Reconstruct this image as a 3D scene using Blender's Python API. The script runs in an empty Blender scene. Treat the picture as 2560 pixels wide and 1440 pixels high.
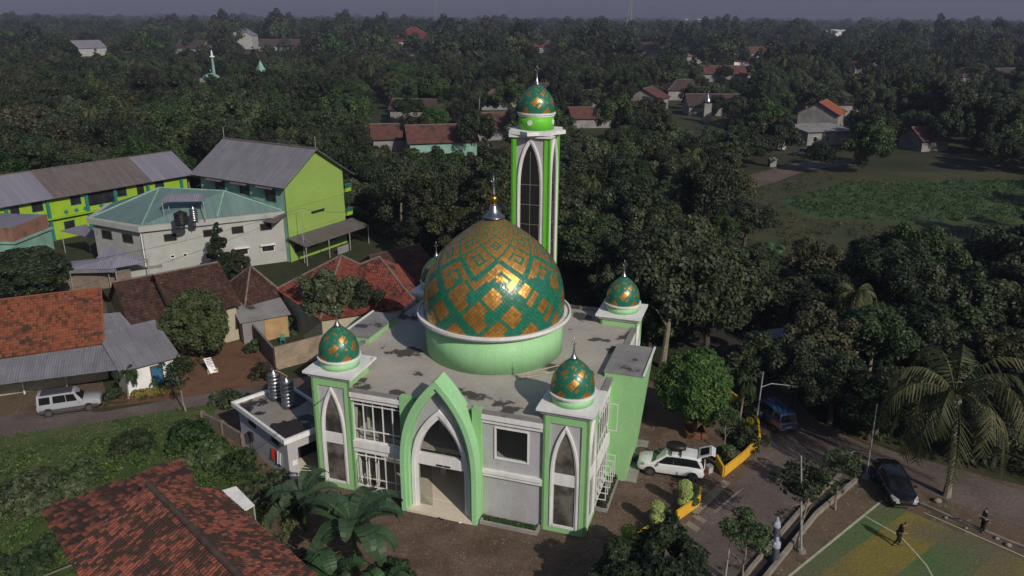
import bpy, math, random
import numpy as np
from mathutils import Vector, Matrix
HAZE = .00021
random.seed(7); RNG = np.random.default_rng(11)
S = bpy.context.scene
# ---------------------------------------------------------------- camera
CF, CP, CR, CH = 1945.6, .3370, .0052, 30.0
_f = np.array([0, math.cos(CP), -math.sin(CP)]); _r = np.array([1, 0, 0.]); _u = np.array([0, math.sin(CP), math.cos(CP)])
_r2 = _r*math.cos(CR)+_u*math.sin(CR); _u2 = -_r*math.sin(CR)+_u*math.cos(CR)
cam = bpy.data.cameras.new("camera"); cam.sensor_width = 36; cam.lens = 36*CF/2560; cam.clip_start = .5; cam.clip_end = 20000
camo = bpy.data.objects.new("camera", cam); S.collection.objects.link(camo)
camo.matrix_world = Matrix(((_r2[0], _u2[0], -_f[0], 0), (_r2[1], _u2[1], -_f[1], 0), (_r2[2], _u2[2], -_f[2], CH), (0, 0, 0, 1)))
S.camera = camo
# ---------------------------------------------------------------- sky and sun
SUN_AZ, SUN_EL = math.radians(146), math.radians(33)
W = bpy.data.worlds.new("World"); S.world = W; W.use_nodes = True
nt = W.node_tree; bg = nt.nodes['Background']
sky = nt.nodes.new('ShaderNodeTexSky'); sky.sky_type = 'NISHITA'; sky.sun_disc = False
sky.sun_elevation = SUN_EL; sky.sun_rotation = SUN_AZ; sky.air_density = 1.0; sky.dust_density = 1.5; sky.ozone_density = 2.0
tc = nt.nodes.new('ShaderNodeTexCoord'); sep = nt.nodes.new('ShaderNodeSeparateXYZ'); nt.links.new(tc.outputs['Generated'], sep.inputs[0])
cr = nt.nodes.new('ShaderNodeValToRGB'); nt.links.new(sep.outputs['Z'], cr.inputs[0])
e = cr.color_ramp.elements; e[0].position = 0.0; e[0].color = (.165, .155, .205, 1); e[1].position = .5; e[1].color = (.8, .8, .8, 1)
e2 = cr.color_ramp.elements.new(.12); e2.color = (.27, .245, .31, 1)
mx = nt.nodes.new('ShaderNodeMix'); mx.data_type = 'RGBA'; mx.blend_type = 'MULTIPLY'; mx.inputs[0].default_value = 1
nt.links.new(sky.outputs[0], mx.inputs[6]); nt.links.new(cr.outputs[0], mx.inputs[7])
nt.links.new(mx.outputs[2], bg.inputs[0]); bg.inputs[1].default_value = .1
sun = bpy.data.lights.new("sun", 'SUN'); sun.energy = 3.45; sun.angle = math.radians(.5); sun.color = (1, .93, .82)
suno = bpy.data.objects.new("sun", sun); S.collection.objects.link(suno)
_sd = Vector((math.sin(SUN_AZ)*math.cos(SUN_EL), math.cos(SUN_AZ)*math.cos(SUN_EL), math.sin(SUN_EL)))
suno.rotation_euler = _sd.to_track_quat('Z', 'Y').to_euler(); suno.location = (60, -80, 90)
S.view_settings.view_transform = 'Standard'; S.view_settings.look = 'None'; S.view_settings.exposure = 0.0; S.view_settings.gamma = 1
S.cycles.max_bounces = 7; S.cycles.diffuse_bounces = 4; S.cycles.glossy_bounces = 2; S.cycles.transparent_max_bounces = 6; S.cycles.transmission_bounces = 3; S.cycles.volume_bounces = 0
S.cycles.use_denoising = True
# ---------------------------------------------------------------- measured-point helpers
def G(px, py, z=0.):
    d = _f+_r2*(px-1280)/CF+_u2*(720-py)/CF; t = (z-CH)/d[2]
    return Vector((float(d[0]*t), float(d[1]*t), float(z)))
def PX(p):
    d = np.array(p)-np.array([0, 0, CH]); z = d@_f
    return 1280+CF*(d@_r2)/z, 720-CF*(d@_u2)/z
# ---------------------------------------------------------------- object helpers
COL = S.collection
def tag(o, label=None, cat=None, group=None, kind=None):
    if label: o['label'] = label
    if cat: o['category'] = cat
    if group: o['group'] = group
    if kind: o['kind'] = kind
    return o
def thing(name, label, cat, loc=(0, 0, 0), rz=0, group=None, scale=1):
    o = bpy.data.objects.new(name, None); COL.objects.link(o); o.location = loc; o.rotation_euler = (0, 0, rz)
    o.empty_display_size = .3
    if scale != 1: o.scale = (scale,)*3
    return tag(o, label, cat, group)
def copy_tree(o, parent=None):
    c = o.copy(); COL.objects.link(c); c.parent = parent
    for ch in o.children: copy_tree(ch, c)
    return c
def link(name, me, parent=None):
    o = bpy.data.objects.new(name, me); COL.objects.link(o)
    if parent: o.parent = parent
    return o
class MB:
    def __init__(s): s.v = []; s.f = []; s.m = []; s.r = []; s.mi = 0; s.sm = []; s.smooth = False
    def add(s, vs, fs, rnd=None):
        n = len(s.v); s.v += [tuple(p) for p in vs]
        for f in fs:
            s.f.append(tuple(i+n for i in f)); s.m.append(s.mi); s.r.append(random.random() if rnd is None else rnd); s.sm.append(s.smooth)
        return s
    def box(s, x0, y0, z0, x1, y1, z1):
        return s.add([(x0, y0, z0), (x1, y0, z0), (x1, y1, z0), (x0, y1, z0), (x0, y0, z1), (x1, y0, z1), (x1, y1, z1), (x0, y1, z1)],
                     [(0, 3, 2, 1), (4, 5, 6, 7), (0, 1, 5, 4), (1, 2, 6, 5), (2, 3, 7, 6), (3, 0, 4, 7)])
    def frame_xz(s, x0, z0, x1, z1, y0, y1, t):
        s.box(x0, y0, z0, x0+t, y1, z1); s.box(x1-t, y0, z0, x1, y1, z1); s.box(x0+t, y0, z0, x1-t, y1, z0+t); s.box(x0+t, y0, z1-t, x1-t, y1, z1); return s
    def frame_yz(s, y0, z0, y1, z1, x0, x1, t):
        s.box(x0, y0, z0, x1, y0+t, z1); s.box(x0, y1-t, z0, x1, y1, z1); s.box(x0, y0+t, z0, x1, y1-t, z0+t); s.box(x0, y0+t, z1-t, x1, y1-t, z1); return s
    def prism_z(s, pts, z0, z1):
        n = len(pts); return s.add([(x, y, z0) for x, y in pts]+[(x, y, z1) for x, y in pts],
            [tuple(range(n))[::-1], tuple(range(n, 2*n))]+[(i, (i+1) % n, n+(i+1) % n, n+i) for i in range(n)])
    def plate_xz(s, pts, y0, y1):
        n = len(pts); return s.add([(x, y0, z) for x, z in pts]+[(x, y1, z) for x, z in pts],
            [tuple(range(n)), tuple(range(n, 2*n))[::-1]]+[(i, (i+1) % n, n+(i+1) % n, n+i)[::-1] for i in range(n)])
    def strip_xz(s, a, b, y0, y1, closed=False):   # ring/arch between two outlines a (outer) and b (inner)
        n = len(a); vs = [(x, y0, z) for x, z in a]+[(x, y0, z) for x, z in b]+[(x, y1, z) for x, z in a]+[(x, y1, z) for x, z in b]
        fs = []
        for i in range(n if closed else n-1):
            j = (i+1) % n
            fs += [(i, n+i, n+j, j), (2*n+i, 2*n+j, 3*n+j, 3*n+i), (i, j, 2*n+j, 2*n+i), (n+i, 3*n+i, 3*n+j, n+j)]
        if not closed: fs += [(0, 2*n, 3*n, n), (n-1, 2*n-1, 4*n-1, 3*n-1)]
        return s.add(vs, fs)
    def tube(s, p, q, r, r2=None, n=8):
        r2 = r if r2 is None else r2; p = Vector(p); q = Vector(q); d = (q-p).normalized(); a = d.orthogonal().normalized(); b = d.cross(a)
        A = [p+(a*math.cos(t)+b*math.sin(t))*r for t in [2*math.pi*i/n for i in range(n)]]; B = [q+(a*math.cos(t)+b*math.sin(t))*r2 for t in [2*math.pi*i/n for i in range(n)]]
        return s.add(A+B, [(i, (i+1) % n, n+(i+1) % n, n+i) for i in range(n)]+[tuple(range(n))[::-1], tuple(range(n, 2*n))])
    def path(s, pts, rs, n=7):
        pts = [Vector(p) for p in pts]; vs = []; fs = []; a = None
        for k, p in enumerate(pts):
            d = (pts[min(k+1, len(pts)-1)]-pts[max(k-1, 0)]).normalized()
            if a is None: a = d.orthogonal().normalized()
            a = (a-d*a.dot(d)).normalized(); b = d.cross(a); r = rs[k] if hasattr(rs, '__len__') else rs
            vs += [p+(a*math.cos(2*math.pi*i/n)+b*math.sin(2*math.pi*i/n))*r for i in range(n)]
            if k: fs += [((k-1)*n+i, (k-1)*n+(i+1) % n, k*n+(i+1) % n, k*n+i) for i in range(n)]
        fs += [tuple(range(n))[::-1], tuple(range((len(pts)-1)*n, len(pts)*n))]
        return s.add(vs, fs)
    def lathe(s, prof, cx=0, cy=0, n=32, cap=True):
        vs = []; fs = []
        for r, z in prof: vs += [(cx+r*math.cos(2*math.pi*i/n), cy+r*math.sin(2*math.pi*i/n), z) for i in range(n)]
        for k in range(1, len(prof)): fs += [((k-1)*n+i, (k-1)*n+(i+1) % n, k*n+(i+1) % n, k*n+i) for i in range(n)]
        if cap: fs += [tuple(range(n))[::-1], tuple(range((len(prof)-1)*n, len(prof)*n))]
        return s.add(vs, fs)
    def poly(s, pts, t=0.):   # polygon in 3D with thickness t downwards along its normal
        P = [Vector(p) for p in pts]; n = len(P)
        if not t: return s.add(P, [tuple(range(n))])
        nn = (P[1]-P[0]).cross(P[2]-P[0]).normalized()
        if nn.z < 0: P = P[::-1]; nn = -nn
        return s.add(P+[p-nn*t for p in P], [tuple(range(n)), tuple(range(n, 2*n))[::-1]]+[(i, n+i, n+(i+1) % n, (i+1) % n) for i in range(n)])
    def tiles(s, pts, tu=.24, tv=.33, gap=0.):     # curved clay tiles laid over a planar polygon
        P = [Vector(p) for p in pts]; nn = Vector((0, 0, 0))
        for i in range(len(P)): nn += (P[i]-P[0]).cross(P[(i+1) % len(P)]-P[0])
        nn.normalize()
        if nn.z < 0: nn = -nn
        U = Vector((0, 0, 1)).cross(nn).normalized(); Vv = nn.cross(U); O = P[0]
        q = [((p-O).dot(U), (p-O).dot(Vv)) for p in P]
        def inside(x, y):
            c = False; j = len(q)-1
            for i in range(len(q)):
                if (q[i][1] > y) != (q[j][1] > y) and x < (q[j][0]-q[i][0])*(y-q[i][1])/(q[j][1]-q[i][1])+q[i][0]: c = not c
                j = i
            return c
        u0 = min(a for a, b in q); u1 = max(a for a, b in q); v0 = min(b for a, b in q); v1 = max(b for a, b in q)
        vs = []; fs = []; rr = []
        for j in range(int((v1-v0)/tv)+1):
            for i in range(int((u1-u0)/tu)+1):
                ua = u0+i*tu; va = v0+j*tv
                if not inside(ua+tu/2, va+tv/2): continue
                j1 = random.uniform(-.012, .012); l0 = .05+random.uniform(0, .02); n = len(vs)
                for (a, b, h) in ((0, -.03+j1, l0), (.5, -.03+j1, l0+.05), (1, -.03+j1, l0), (0, 1, .01), (.5, 1, .05), (1, 1, .01), (0, -.03+j1, l0-.04), (.5, -.03+j1, l0+.01), (1, -.03+j1, l0-.04)):
                    vs.append(O+U*(ua+a*tu)+Vv*(va+b*tv)+nn*h)
                fs += [(n, n+1, n+4, n+3), (n+1, n+2, n+5, n+4), (n+6, n+7, n+1, n), (n+7, n+8, n+2, n+1)]; rr += [random.random()]*4
        n0 = len(s.v); s.v += [tuple(p) for p in vs]
        for f, r in zip(fs, rr): s.f.append(tuple(i+n0 for i in f)); s.m.append(s.mi); s.r.append(r); s.sm.append(False)
        return s.poly(P, .12)
    def build(s, name, mats, parent=None, loc=None, rz=None):
        me = bpy.data.meshes.new(name); me.from_pydata(s.v, [], s.f)
        if not isinstance(mats, (list, tuple)): mats = [mats]
        for m in mats: me.materials.append(m)
        me.polygons.foreach_set('material_index', s.m); me.polygons.foreach_set('use_smooth', s.sm)
        at = me.attributes.new('rnd', 'FLOAT', 'FACE'); at.data.foreach_set('value', s.r)
        # metre UVs: u level along the face, v up the slope
        nl = len(me.loops); no = np.empty(len(me.polygons)*3, 'f'); me.polygons.foreach_get('normal', no); no = no.reshape(-1, 3)
        tot = np.empty(len(me.polygons), 'i'); me.polygons.foreach_get('loop_total', tot); vi = np.empty(nl, 'i'); me.loops.foreach_get('vertex_index', vi)
        co = np.array(s.v, 'f')[vi]; N = np.repeat(no, tot, 0)
        N = N*np.where(N[:, 2:3] < 0, -1, 1); U = np.stack([-N[:, 1], N[:, 0], np.zeros(nl)], 1); l = np.linalg.norm(U, axis=1, keepdims=True)
        U = np.where(l < .02, np.array([[1., 0, 0]]), U/np.maximum(l, 1e-6)); V2 = np.cross(N, U)
        uv = me.uv_layers.new(name='metres'); uv.data.foreach_set('uv', np.stack([(co*U).sum(1), (co*V2).sum(1)], 1).astype('f').ravel())
        me.update(); o = link(name, me, parent)
        if loc is not None: o.location = loc
        if rz is not None: o.rotation_euler = (0, 0, rz)
        return o
# ---------------------------------------------------------------- materials
def _new(name):
    m = bpy.data.materials.new(name); m.use_nodes = True; n = m.node_tree; return m, n, n.nodes['Principled BSDF']
def _noise(n, vec, scale, detail=5, rough=.6):
    t = n.nodes.new('ShaderNodeTexNoise'); t.inputs['Scale'].default_value = scale; t.inputs['Detail'].default_value = detail; t.inputs['Roughness'].default_value = rough
    if vec: n.links.new(vec, t.inputs['Vector'])
    return t.outputs[0]
def _ramp(n, fac, stops):
    r = n.nodes.new('ShaderNodeValToRGB'); n.links.new(fac, r.inputs[0]); e = r.color_ramp.elements
    while len(e) < len(stops): e.new(.5)
    for i, (p, c) in enumerate(stops): e[i].position = p; e[i].color = (*c, 1) if not isinstance(c, float) else (c, c, c, 1)
    return r.outputs[0]
def _mix(n, fac, a, b, mode='MIX'):
    x = n.nodes.new('ShaderNodeMix'); x.data_type = 'RGBA'; x.blend_type = mode
    for i, s_ in ((0, fac), (6, a), (7, b)):
        if isinstance(s_, (int, float)): x.inputs[i].default_value = s_
        elif isinstance(s_, tuple): x.inputs[i].default_value = (*s_, 1)
        else: n.links.new(s_, x.inputs[i])
    return x.outputs[2]
def _bump(n, b, h, strength, dist=.05):
    x = n.nodes.new('ShaderNodeBump'); x.inputs['Strength'].default_value = strength; x.inputs['Distance'].default_value = dist
    n.links.new(h, x.inputs['Height']); n.links.new(x.outputs[0], b.inputs['Normal'])
def pm(name, c1, c2=None, scale=1., rough=.8, metal=0., lo=.35, hi=.65, bump=.0, bscale=30., spec=.3, stain=None, sscale=.35, slo=.55, shi=.62, coat=0, grime=0.):
    """weathered paint / concrete: two tones mixed by noise, optional stain patches of their own colour"""
    m, n, b = _new(name); tc = n.nodes.new('ShaderNodeTexCoord').outputs['Object']
    c2 = c2 or tuple(x*.82 for x in c1)
    col = _ramp(n, _noise(n, tc, scale), [(lo, c1), (hi, c2)])
    fine = _ramp(n, _noise(n, tc, scale*14, 3), [(.3, .9), (.7, 1.06)])
    col = _mix(n, 1., col, fine, 'MULTIPLY')
    if grime:
        mp = n.nodes.new('ShaderNodeMapping'); n.links.new(tc, mp.inputs[0]); mp.inputs['Scale'].default_value = (2.6, 2.6, .22)
        col = _mix(n, _ramp(n, _noise(n, mp.outputs[0], 1.0, 6, .65), [(.45, 0.), (.75, grime)]), col, (.16, .17, .13)); col = _mix(n, _ramp(n, _noise(n, tc, .35, 5), [(.5, 0.), (.75, grime*.8)]), col, (.22, .22, .18))
    if stain:
        col = _mix(n, _ramp(n, _noise(n, tc, sscale, 6, .55), [(slo, 0.), (shi, 1.)]), col, stain)
    n.links.new(col, b.inputs['Base Color']); b.inputs['Roughness'].default_value = rough; b.inputs['Metallic'].default_value = metal
    b.inputs['Specular IOR Level'].default_value = spec; b.inputs['Coat Weight'].default_value = coat
    if bump: _bump(n, b, _noise(n, tc, bscale, 4), bump)
    return m
def tilemat(name, cols, moss, mlo, mhi, mscale=.45):
    m, n, b = _new(name); a = n.nodes.new('ShaderNodeAttribute'); a.attribute_name = 'rnd'; tc = n.nodes.new('ShaderNodeTexCoord').outputs['Object']
    k = len(cols); col = _ramp(n, a.outputs['Fac'], [(i/(k-1), c) for i, c in enumerate(cols)])
    ad = n.nodes.new('ShaderNodeMath'); ad.operation = 'MULTIPLY_ADD'; n.links.new(a.outputs['Fac'], ad.inputs[0]); ad.inputs[1].default_value = .29; n.links.new(_noise(n, tc, mscale, 6, .65), ad.inputs[2])
    f = _ramp(n, ad.outputs[0], [(mlo, 0.), (mhi, 1.)]); col = _mix(n, f, col, moss)
    col = _mix(n, 1., col, _ramp(n, _noise(n, tc, 9, 4), [(.25, .7), (.75, 1.2)]), 'MULTIPLY')
    n.links.new(col, b.inputs['Base Color']); b.inputs['Roughness'].default_value = .85; b.inputs['Specular IOR Level'].default_value = .2
    return m
def corrmat(name, c1, c2, period=.2, streak=(0.12, .1, .1), amt=.5, rough=.6, seam=1.8, metal=0.):
    """corrugated sheet: waves along u, sheet seams and rust streaks down the slope"""
    m, n, b = _new(name); uv = n.nodes.new('ShaderNodeUVMap').outputs[0]
    w = n.nodes.new('ShaderNodeTexWave'); w.inputs['Scale'].default_value = 1/period/ (2*math.pi)*6.2832/ 1.0 * .1592*2; w.bands_direction = 'X'; n.links.new(uv, w.inputs[0]); w.inputs['Distortion'].default_value = 0
    mp = n.nodes.new('ShaderNodeMapping'); n.links.new(uv, mp.inputs[0]); mp.inputs['Scale'].default_value = (1.1, .13, 1)
    col = _ramp(n, _noise(n, mp.outputs[0], 1.6, 6), [(.3, c1), (.7, c2)])
    col = _mix(n, _ramp(n, _noise(n, mp.outputs[0], 3.5, 5), [(.55, 0.), (.72, amt)]), col, streak)
    col = _mix(n, 1., col, _ramp(n, w.outputs['Fac'], [(.0, .8), (.6, 1.)]), 'MULTIPLY')
    br = n.nodes.new('ShaderNodeTexBrick'); n.links.new(uv, br.inputs[0]); br.inputs['Scale'].default_value = 1; br.inputs['Brick Width'].default_value = .9; br.inputs['Row Height'].default_value = seam
    br.inputs['Color1'].default_value = (1, 1, 1, 1); br.inputs['Color2'].default_value = (.84, .84, .84, 1); br.inputs['Mortar'].default_value = (.6, .58, .58, 1); br.inputs['Mortar Size'].default_value = .015; br.offset = 0
    col = _mix(n, 1., col, br.outputs[0], 'MULTIPLY')
    n.links.new(col, b.inputs['Base Color']); b.inputs['Roughness'].default_value = rough; b.inputs['Metallic'].default_value = metal; _bump(n, b, w.outputs['Fac'], .7, .04)
    return m
def brickmat(name, c1, c2, mortar, w=.4, h=.2, stain=(.1, .09, .07)):
    m, n, b = _new(name); uv = n.nodes.new('ShaderNodeUVMap').outputs[0]; tc = n.nodes.new('ShaderNodeTexCoord').outputs['Object']
    br = n.nodes.new('ShaderNodeTexBrick'); n.links.new(uv, br.inputs[0]); br.inputs['Scale'].default_value = 1; br.inputs['Brick Width'].default_value = w; br.inputs['Row Height'].default_value = h
    br.inputs['Color1'].default_value = (*c1, 1); br.inputs['Color2'].default_value = (*c2, 1); br.inputs['Mortar'].default_value = (*mortar, 1); br.inputs['Mortar Size'].default_value = .018
    col = _mix(n, _ramp(n, _noise(n, tc, .6, 6), [(.45, 0.), (.75, .8)]), br.outputs[0], stain)
    n.links.new(col, b.inputs['Base Color']); b.inputs['Roughness'].default_value = .9; _bump(n, b, br.outputs['Fac'], -.4, .02)
    return m
def leafmat(name, stops, trans=.25, rough=.55, ovar=.75, spec=.25):
    stops = [tuple(c*.8 for c in q) for q in stops] if name in ('dark_leaves', 'green_leaves', 'olive_brown_leaves') else stops
    m, n, b = _new(name); a = n.nodes.new('ShaderNodeAttribute'); a.attribute_name = 'rnd'; oi = n.nodes.new('ShaderNodeObjectInfo')
    k = len(stops); col = _ramp(n, a.outputs['Fac'], [(i/(k-1), c) for i, c in enumerate(stops)])
    h = n.nodes.new('ShaderNodeHueSaturation'); n.links.new(col, h.inputs['Color'])
    def mr(src, lo, hi):
        x = n.nodes.new('ShaderNodeMapRange'); n.links.new(src, x.inputs[0]); x.inputs[3].default_value = lo; x.inputs[4].default_value = hi; return x.outputs[0]
    n.links.new(mr(oi.outputs['Random'], 1-ovar*.55, 1+ovar*.6), h.inputs['Value'])
    mm = n.nodes.new('ShaderNodeMath'); mm.operation = 'MULTIPLY_ADD'; n.links.new(oi.outputs['Random'], mm.inputs[0]); mm.inputs[1].default_value = 7.31; mm.inputs[2].default_value = .2
    fr = n.nodes.new('ShaderNodeMath'); fr.operation = 'FRACT'; n.links.new(mm.outputs[0], fr.inputs[0])
    n.links.new(mr(fr.outputs[0], .5-.05*ovar, .5+.025*ovar), h.inputs['Hue'])
    n.links.new(mr(fr.outputs[0], .75, 1.1), h.inputs['Saturation'])
    n.links.new(h.outputs[0], b.inputs['Base Color']); b.inputs['Roughness'].default_value = rough; b.inputs['Specular IOR Level'].default_value = spec
    tr = n.nodes.new('ShaderNodeBsdfTranslucent'); n.links.new(h.outputs[0], tr.inputs[0]); ms = n.nodes.new('ShaderNodeMixShader'); ms.inputs[0].default_value = trans
    n.links.new(b.outputs[0], ms.inputs[1]); n.links.new(tr.outputs[0], ms.inputs[2]); n.links.new(ms.outputs[0], n.nodes['Material Output'].inputs[0])
    return m
def glass(name, tint, op, rough=.05):
    """window pane: see-through part and mirror part"""
    m, n, b = _new(name); b.inputs['Base Color'].default_value = (*tint, 1); b.inputs['Roughness'].default_value = rough; b.inputs['Specular IOR Level'].default_value = .6
    t = n.nodes.new('ShaderNodeBsdfTransparent'); t.inputs[0].default_value = (.96, .97, .96, 1); ms = n.nodes.new('ShaderNodeMixShader'); ms.inputs[0].default_value = op
    n.links.new(t.outputs[0], ms.inputs[1]); n.links.new(b.outputs[0], ms.inputs[2]); n.links.new(ms.outputs[0], n.nodes['Material Output'].inputs[0]); return m
K = {}
K['white'] = pm('white_paint', (.74, .73, .72), (.66, .65, .65), .8, .6, grime=.22)
K['grey_wall'] = pm('pale_grey_paint', (.43, .42, .44), (.38, .37, .39), .6, .7, grime=.22)
K['green'] = pm('green_paint', (.28, .53, .235), (.26, .49, .22), .5, .6, grime=.13)
K['litgreen'] = pm('lit_green_paint', (.31, .59, .30), (.29, .55, .28), .5, .6, grime=.13)  # the wall green again, lightened in colour where light falls stronger
K['vivid'] = pm('vivid_green_paint', (.13, .52, .03), (.11, .46, .03), .5, .5, grime=.2)
K['roofc'] = pm('roof_concrete', (.39, .36, .32), (.31, .285, .26), .35, .85, stain=(.065, .06, .055), sscale=.36, slo=.585, shi=.61, bump=.1, bscale=9)
K['slabc'] = pm('slab_concrete', (.24, .23, .225), (.17, .165, .165), .5, .85, stain=(.055, .05, .05), sscale=.5, slo=.60, shi=.63)
K['plinth'] = pm('cement', (.30, .28, .26), (.2, .19, .18), .8, .85)
K['floor'] = pm('cream_floor_tile', (.68, .60, .49), (.62, .54, .44), .4, .3)
K['inner'] = pm('interior_wall', (.66, .63, .58), None, .5, .8)
K['glass'] = glass('window_glass', (.02, .02, .02), .16)
K['glassd'] = glass('dark_glass', (.02, .02, .019), .93, .08)
K['towerglass'] = pm('tower_glass', (.15, .14, .12), (.045, .042, .036), .55, .1, lo=.42, hi=.58, spec=.6)
K['darkpane'] = pm('dark_pane', (.012, .013, .015), (.03, .03, .033), .9, .15, spec=.5)
K['steel'] = pm('stainless_steel', (.42, .42, .43), (.28, .28, .29), 2, .3, .95)
K['galv'] = pm('galvanised_pole', (.42, .43, .42), (.32, .32, .32), 2, .5, .3)
K['gold_ball'] = pm('brass', (.55, .30, .05), (.4, .2, .03), 3, .25, .9)
K['black'] = pm('black_plastic', (.012, .012, .013), (.02, .02, .02), 2, .4)
K['rust'] = pm('rusty_metal', (.18, .08, .04), (.1, .05, .03), 3, .8)
K['bark'] = pm('bark', (.10, .075, .055), (.05, .04, .03), 5, .9, bump=.6, bscale=12)
K['palebark'] = pm('pale_bark', (.26, .22, .17), (.15, .13, .10), 4, .85)
K['soil'] = pm('soil', (.12, .075, .05), (.07, .05, .035), 2, .95)
K['yellow'] = pm('yellow_paint', (.66, .38, .03), (.55, .30, .03), 1, .6)
K['kerb'] = pm('old_kerb', (.25, .22, .18), (.15, .13, .11), 1.2, .9, bump=.2)
K['cream'] = pm('cream_paint', (.42, .38, .27), (.33, .30, .22), .8, .8)
K['wallw'] = pm('lime_washed_wall', (.37, .375, .35), (.31, .315, .30), .5, .8, stain=(.2, .215, .19), sscale=.5, slo=.6, shi=.75)
K['lime'] = pm('lime_paint', (.27, .42, .02), (.22, .35, .018), .5, .7)
K['limetall'] = pm('faded_lime_paint', (.25, .38, .085), (.22, .33, .075), .3, .75)
K['teal'] = pm('teal_paint', (.02, .17, .16), (.02, .13, .12), 1, .6)
K['mint'] = pm('faded_mint_paint', (.22, .38, .31), (.15, .28, .23), .7, .8, stain=(.3, .33, .3), sscale=.6, slo=.58, shi=.7)
K['tealroof'] = corrmat('teal_sheet_roof', (.145, .225, .205), (.11, .175, .17), .25, (.2, .23, .22), .3, .5, 9)
K['corr'] = corrmat('grey_corrugated_sheet', (.23, .22, .245), (.17, .165, .185), .2, (.1, .085, .08), .5, .55, 2.0)
K['corrold'] = corrmat('brown_fibre_cement', (.15, .125, .12), (.10, .08, .08), .18, (.05, .04, .04), .9, .85, 1.8)
K['corrpur'] = corrmat('plain_purple_grey_sheet', (.22, .21, .255), (.18, .17, .215), .25, (.16, .15, .18), .2, .5, 9)
K['claybright'] = tilemat('orange_clay_tiles', [(.19, .06, .03), (.25, .08, .042), (.22, .07, .035), (.15, .05, .028), (.28, .10, .055)], (.055, .035, .025), .64, .86, .8)
K['clayred'] = tilemat('red_clay_tiles', [(.18, .048, .033), (.23, .062, .042), (.14, .04, .03), (.27, .078, .052)], (.05, .025, .022), .62, .85, .5)
K['claydark'] = tilemat('dark_mossy_tiles', [(.065, .03, .025), (.085, .04, .03), (.05, .025, .02), (.20, .14, .10)], (.035, .02, .018), .5, .8, 1.2)
K['clayold'] = tilemat('old_clay_tiles', [(.17, .052, .036), (.25, .078, .05), (.08, .038, .03), (.30, .105, .065), (.055, .034, .03)], (.045, .028, .022), .57, .70, .6)
K['ridge'] = pm('mossy_ridge_mortar', (.09, .06, .05), (.05, .035, .03), 2, .95, bump=.4, bscale=8)
K['ridgepale'] = pm('pale_ridge_mortar', (.19, .15, .13), (.11, .085, .075), 1.5, .95)
K['farwall'] = pm('dimmed_village_wall', (.27, .26, .25), (.18, .17, .17), .4, .9); K['farroof'] = pm('dimmed_village_roof', (.12, .045, .035), (.07, .035, .03), .9, .9, stain=(.04, .03, .025), sscale=.6); K['fardark'] = pm('dark_village_roof', (.06, .038, .035), (.04, .028, .026), .9, .9)  # far walls and roofs have distance dimness put into their colours
K['brick'] = brickmat('concrete_block_wall', (.34, .26, .18), (.28, .21, .15), (.2, .16, .12))
K['oldwall'] = brickmat('old_plastered_wall', (.20, .15, .12), (.16, .12, .10), (.12, .1, .08), .5, .25)
K['leaf'] = leafmat('dark_leaves', [(.014, .026, .012), (.026, .042, .018), (.042, .060, .026), (.075, .095, .042)], .2)
K['leafmid'] = leafmat('green_leaves', [(.020, .042, .014), (.038, .070, .022), (.058, .098, .032), (.098, .14, .05)], .25)
K['leafbright'] = leafmat('bright_green_leaves', [(.03, .065, .018), (.05, .10, .026), (.08, .145, .036), (.13, .20, .055)], .3, ovar=.1)  # livelier leaf green of the round tree and banana stems
K['leafyellow'] = leafmat('yellow_topiary_leaves', [(.22, .30, .04), (.32, .42, .07), (.42, .52, .10)], .3, ovar=.1)
K['leafgold'] = leafmat('yellow_flowering_leaves', [(.10, .12, .015), (.20, .17, .02), (.3, .2, .03)], .3, ovar=.2)
K['weed'] = leafmat('weed_leaves', [(.04, .072, .02), (.07, .115, .03), (.10, .15, .04), (.15, .18, .06)], .25)
K['leafbrown'] = leafmat('olive_brown_leaves', [(.028, .038, .016), (.048, .058, .022), (.075, .078, .032), (.11, .10, .05)], .2)
K['palmleaf'] = leafmat('palm_fronds', [(.025, .042, .012), (.055, .068, .018), (.14, .125, .04)], .25, ovar=.3)
K['banana'] = leafmat('banana_leaves', [(.025, .062, .026), (.045, .095, .04), (.085, .145, .06)], .3, .5, ovar=.2, spec=.35)
K['dryleaf'] = leafmat('dry_leaves', [(.12, .07, .03), (.2, .12, .05)], .2)
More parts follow.
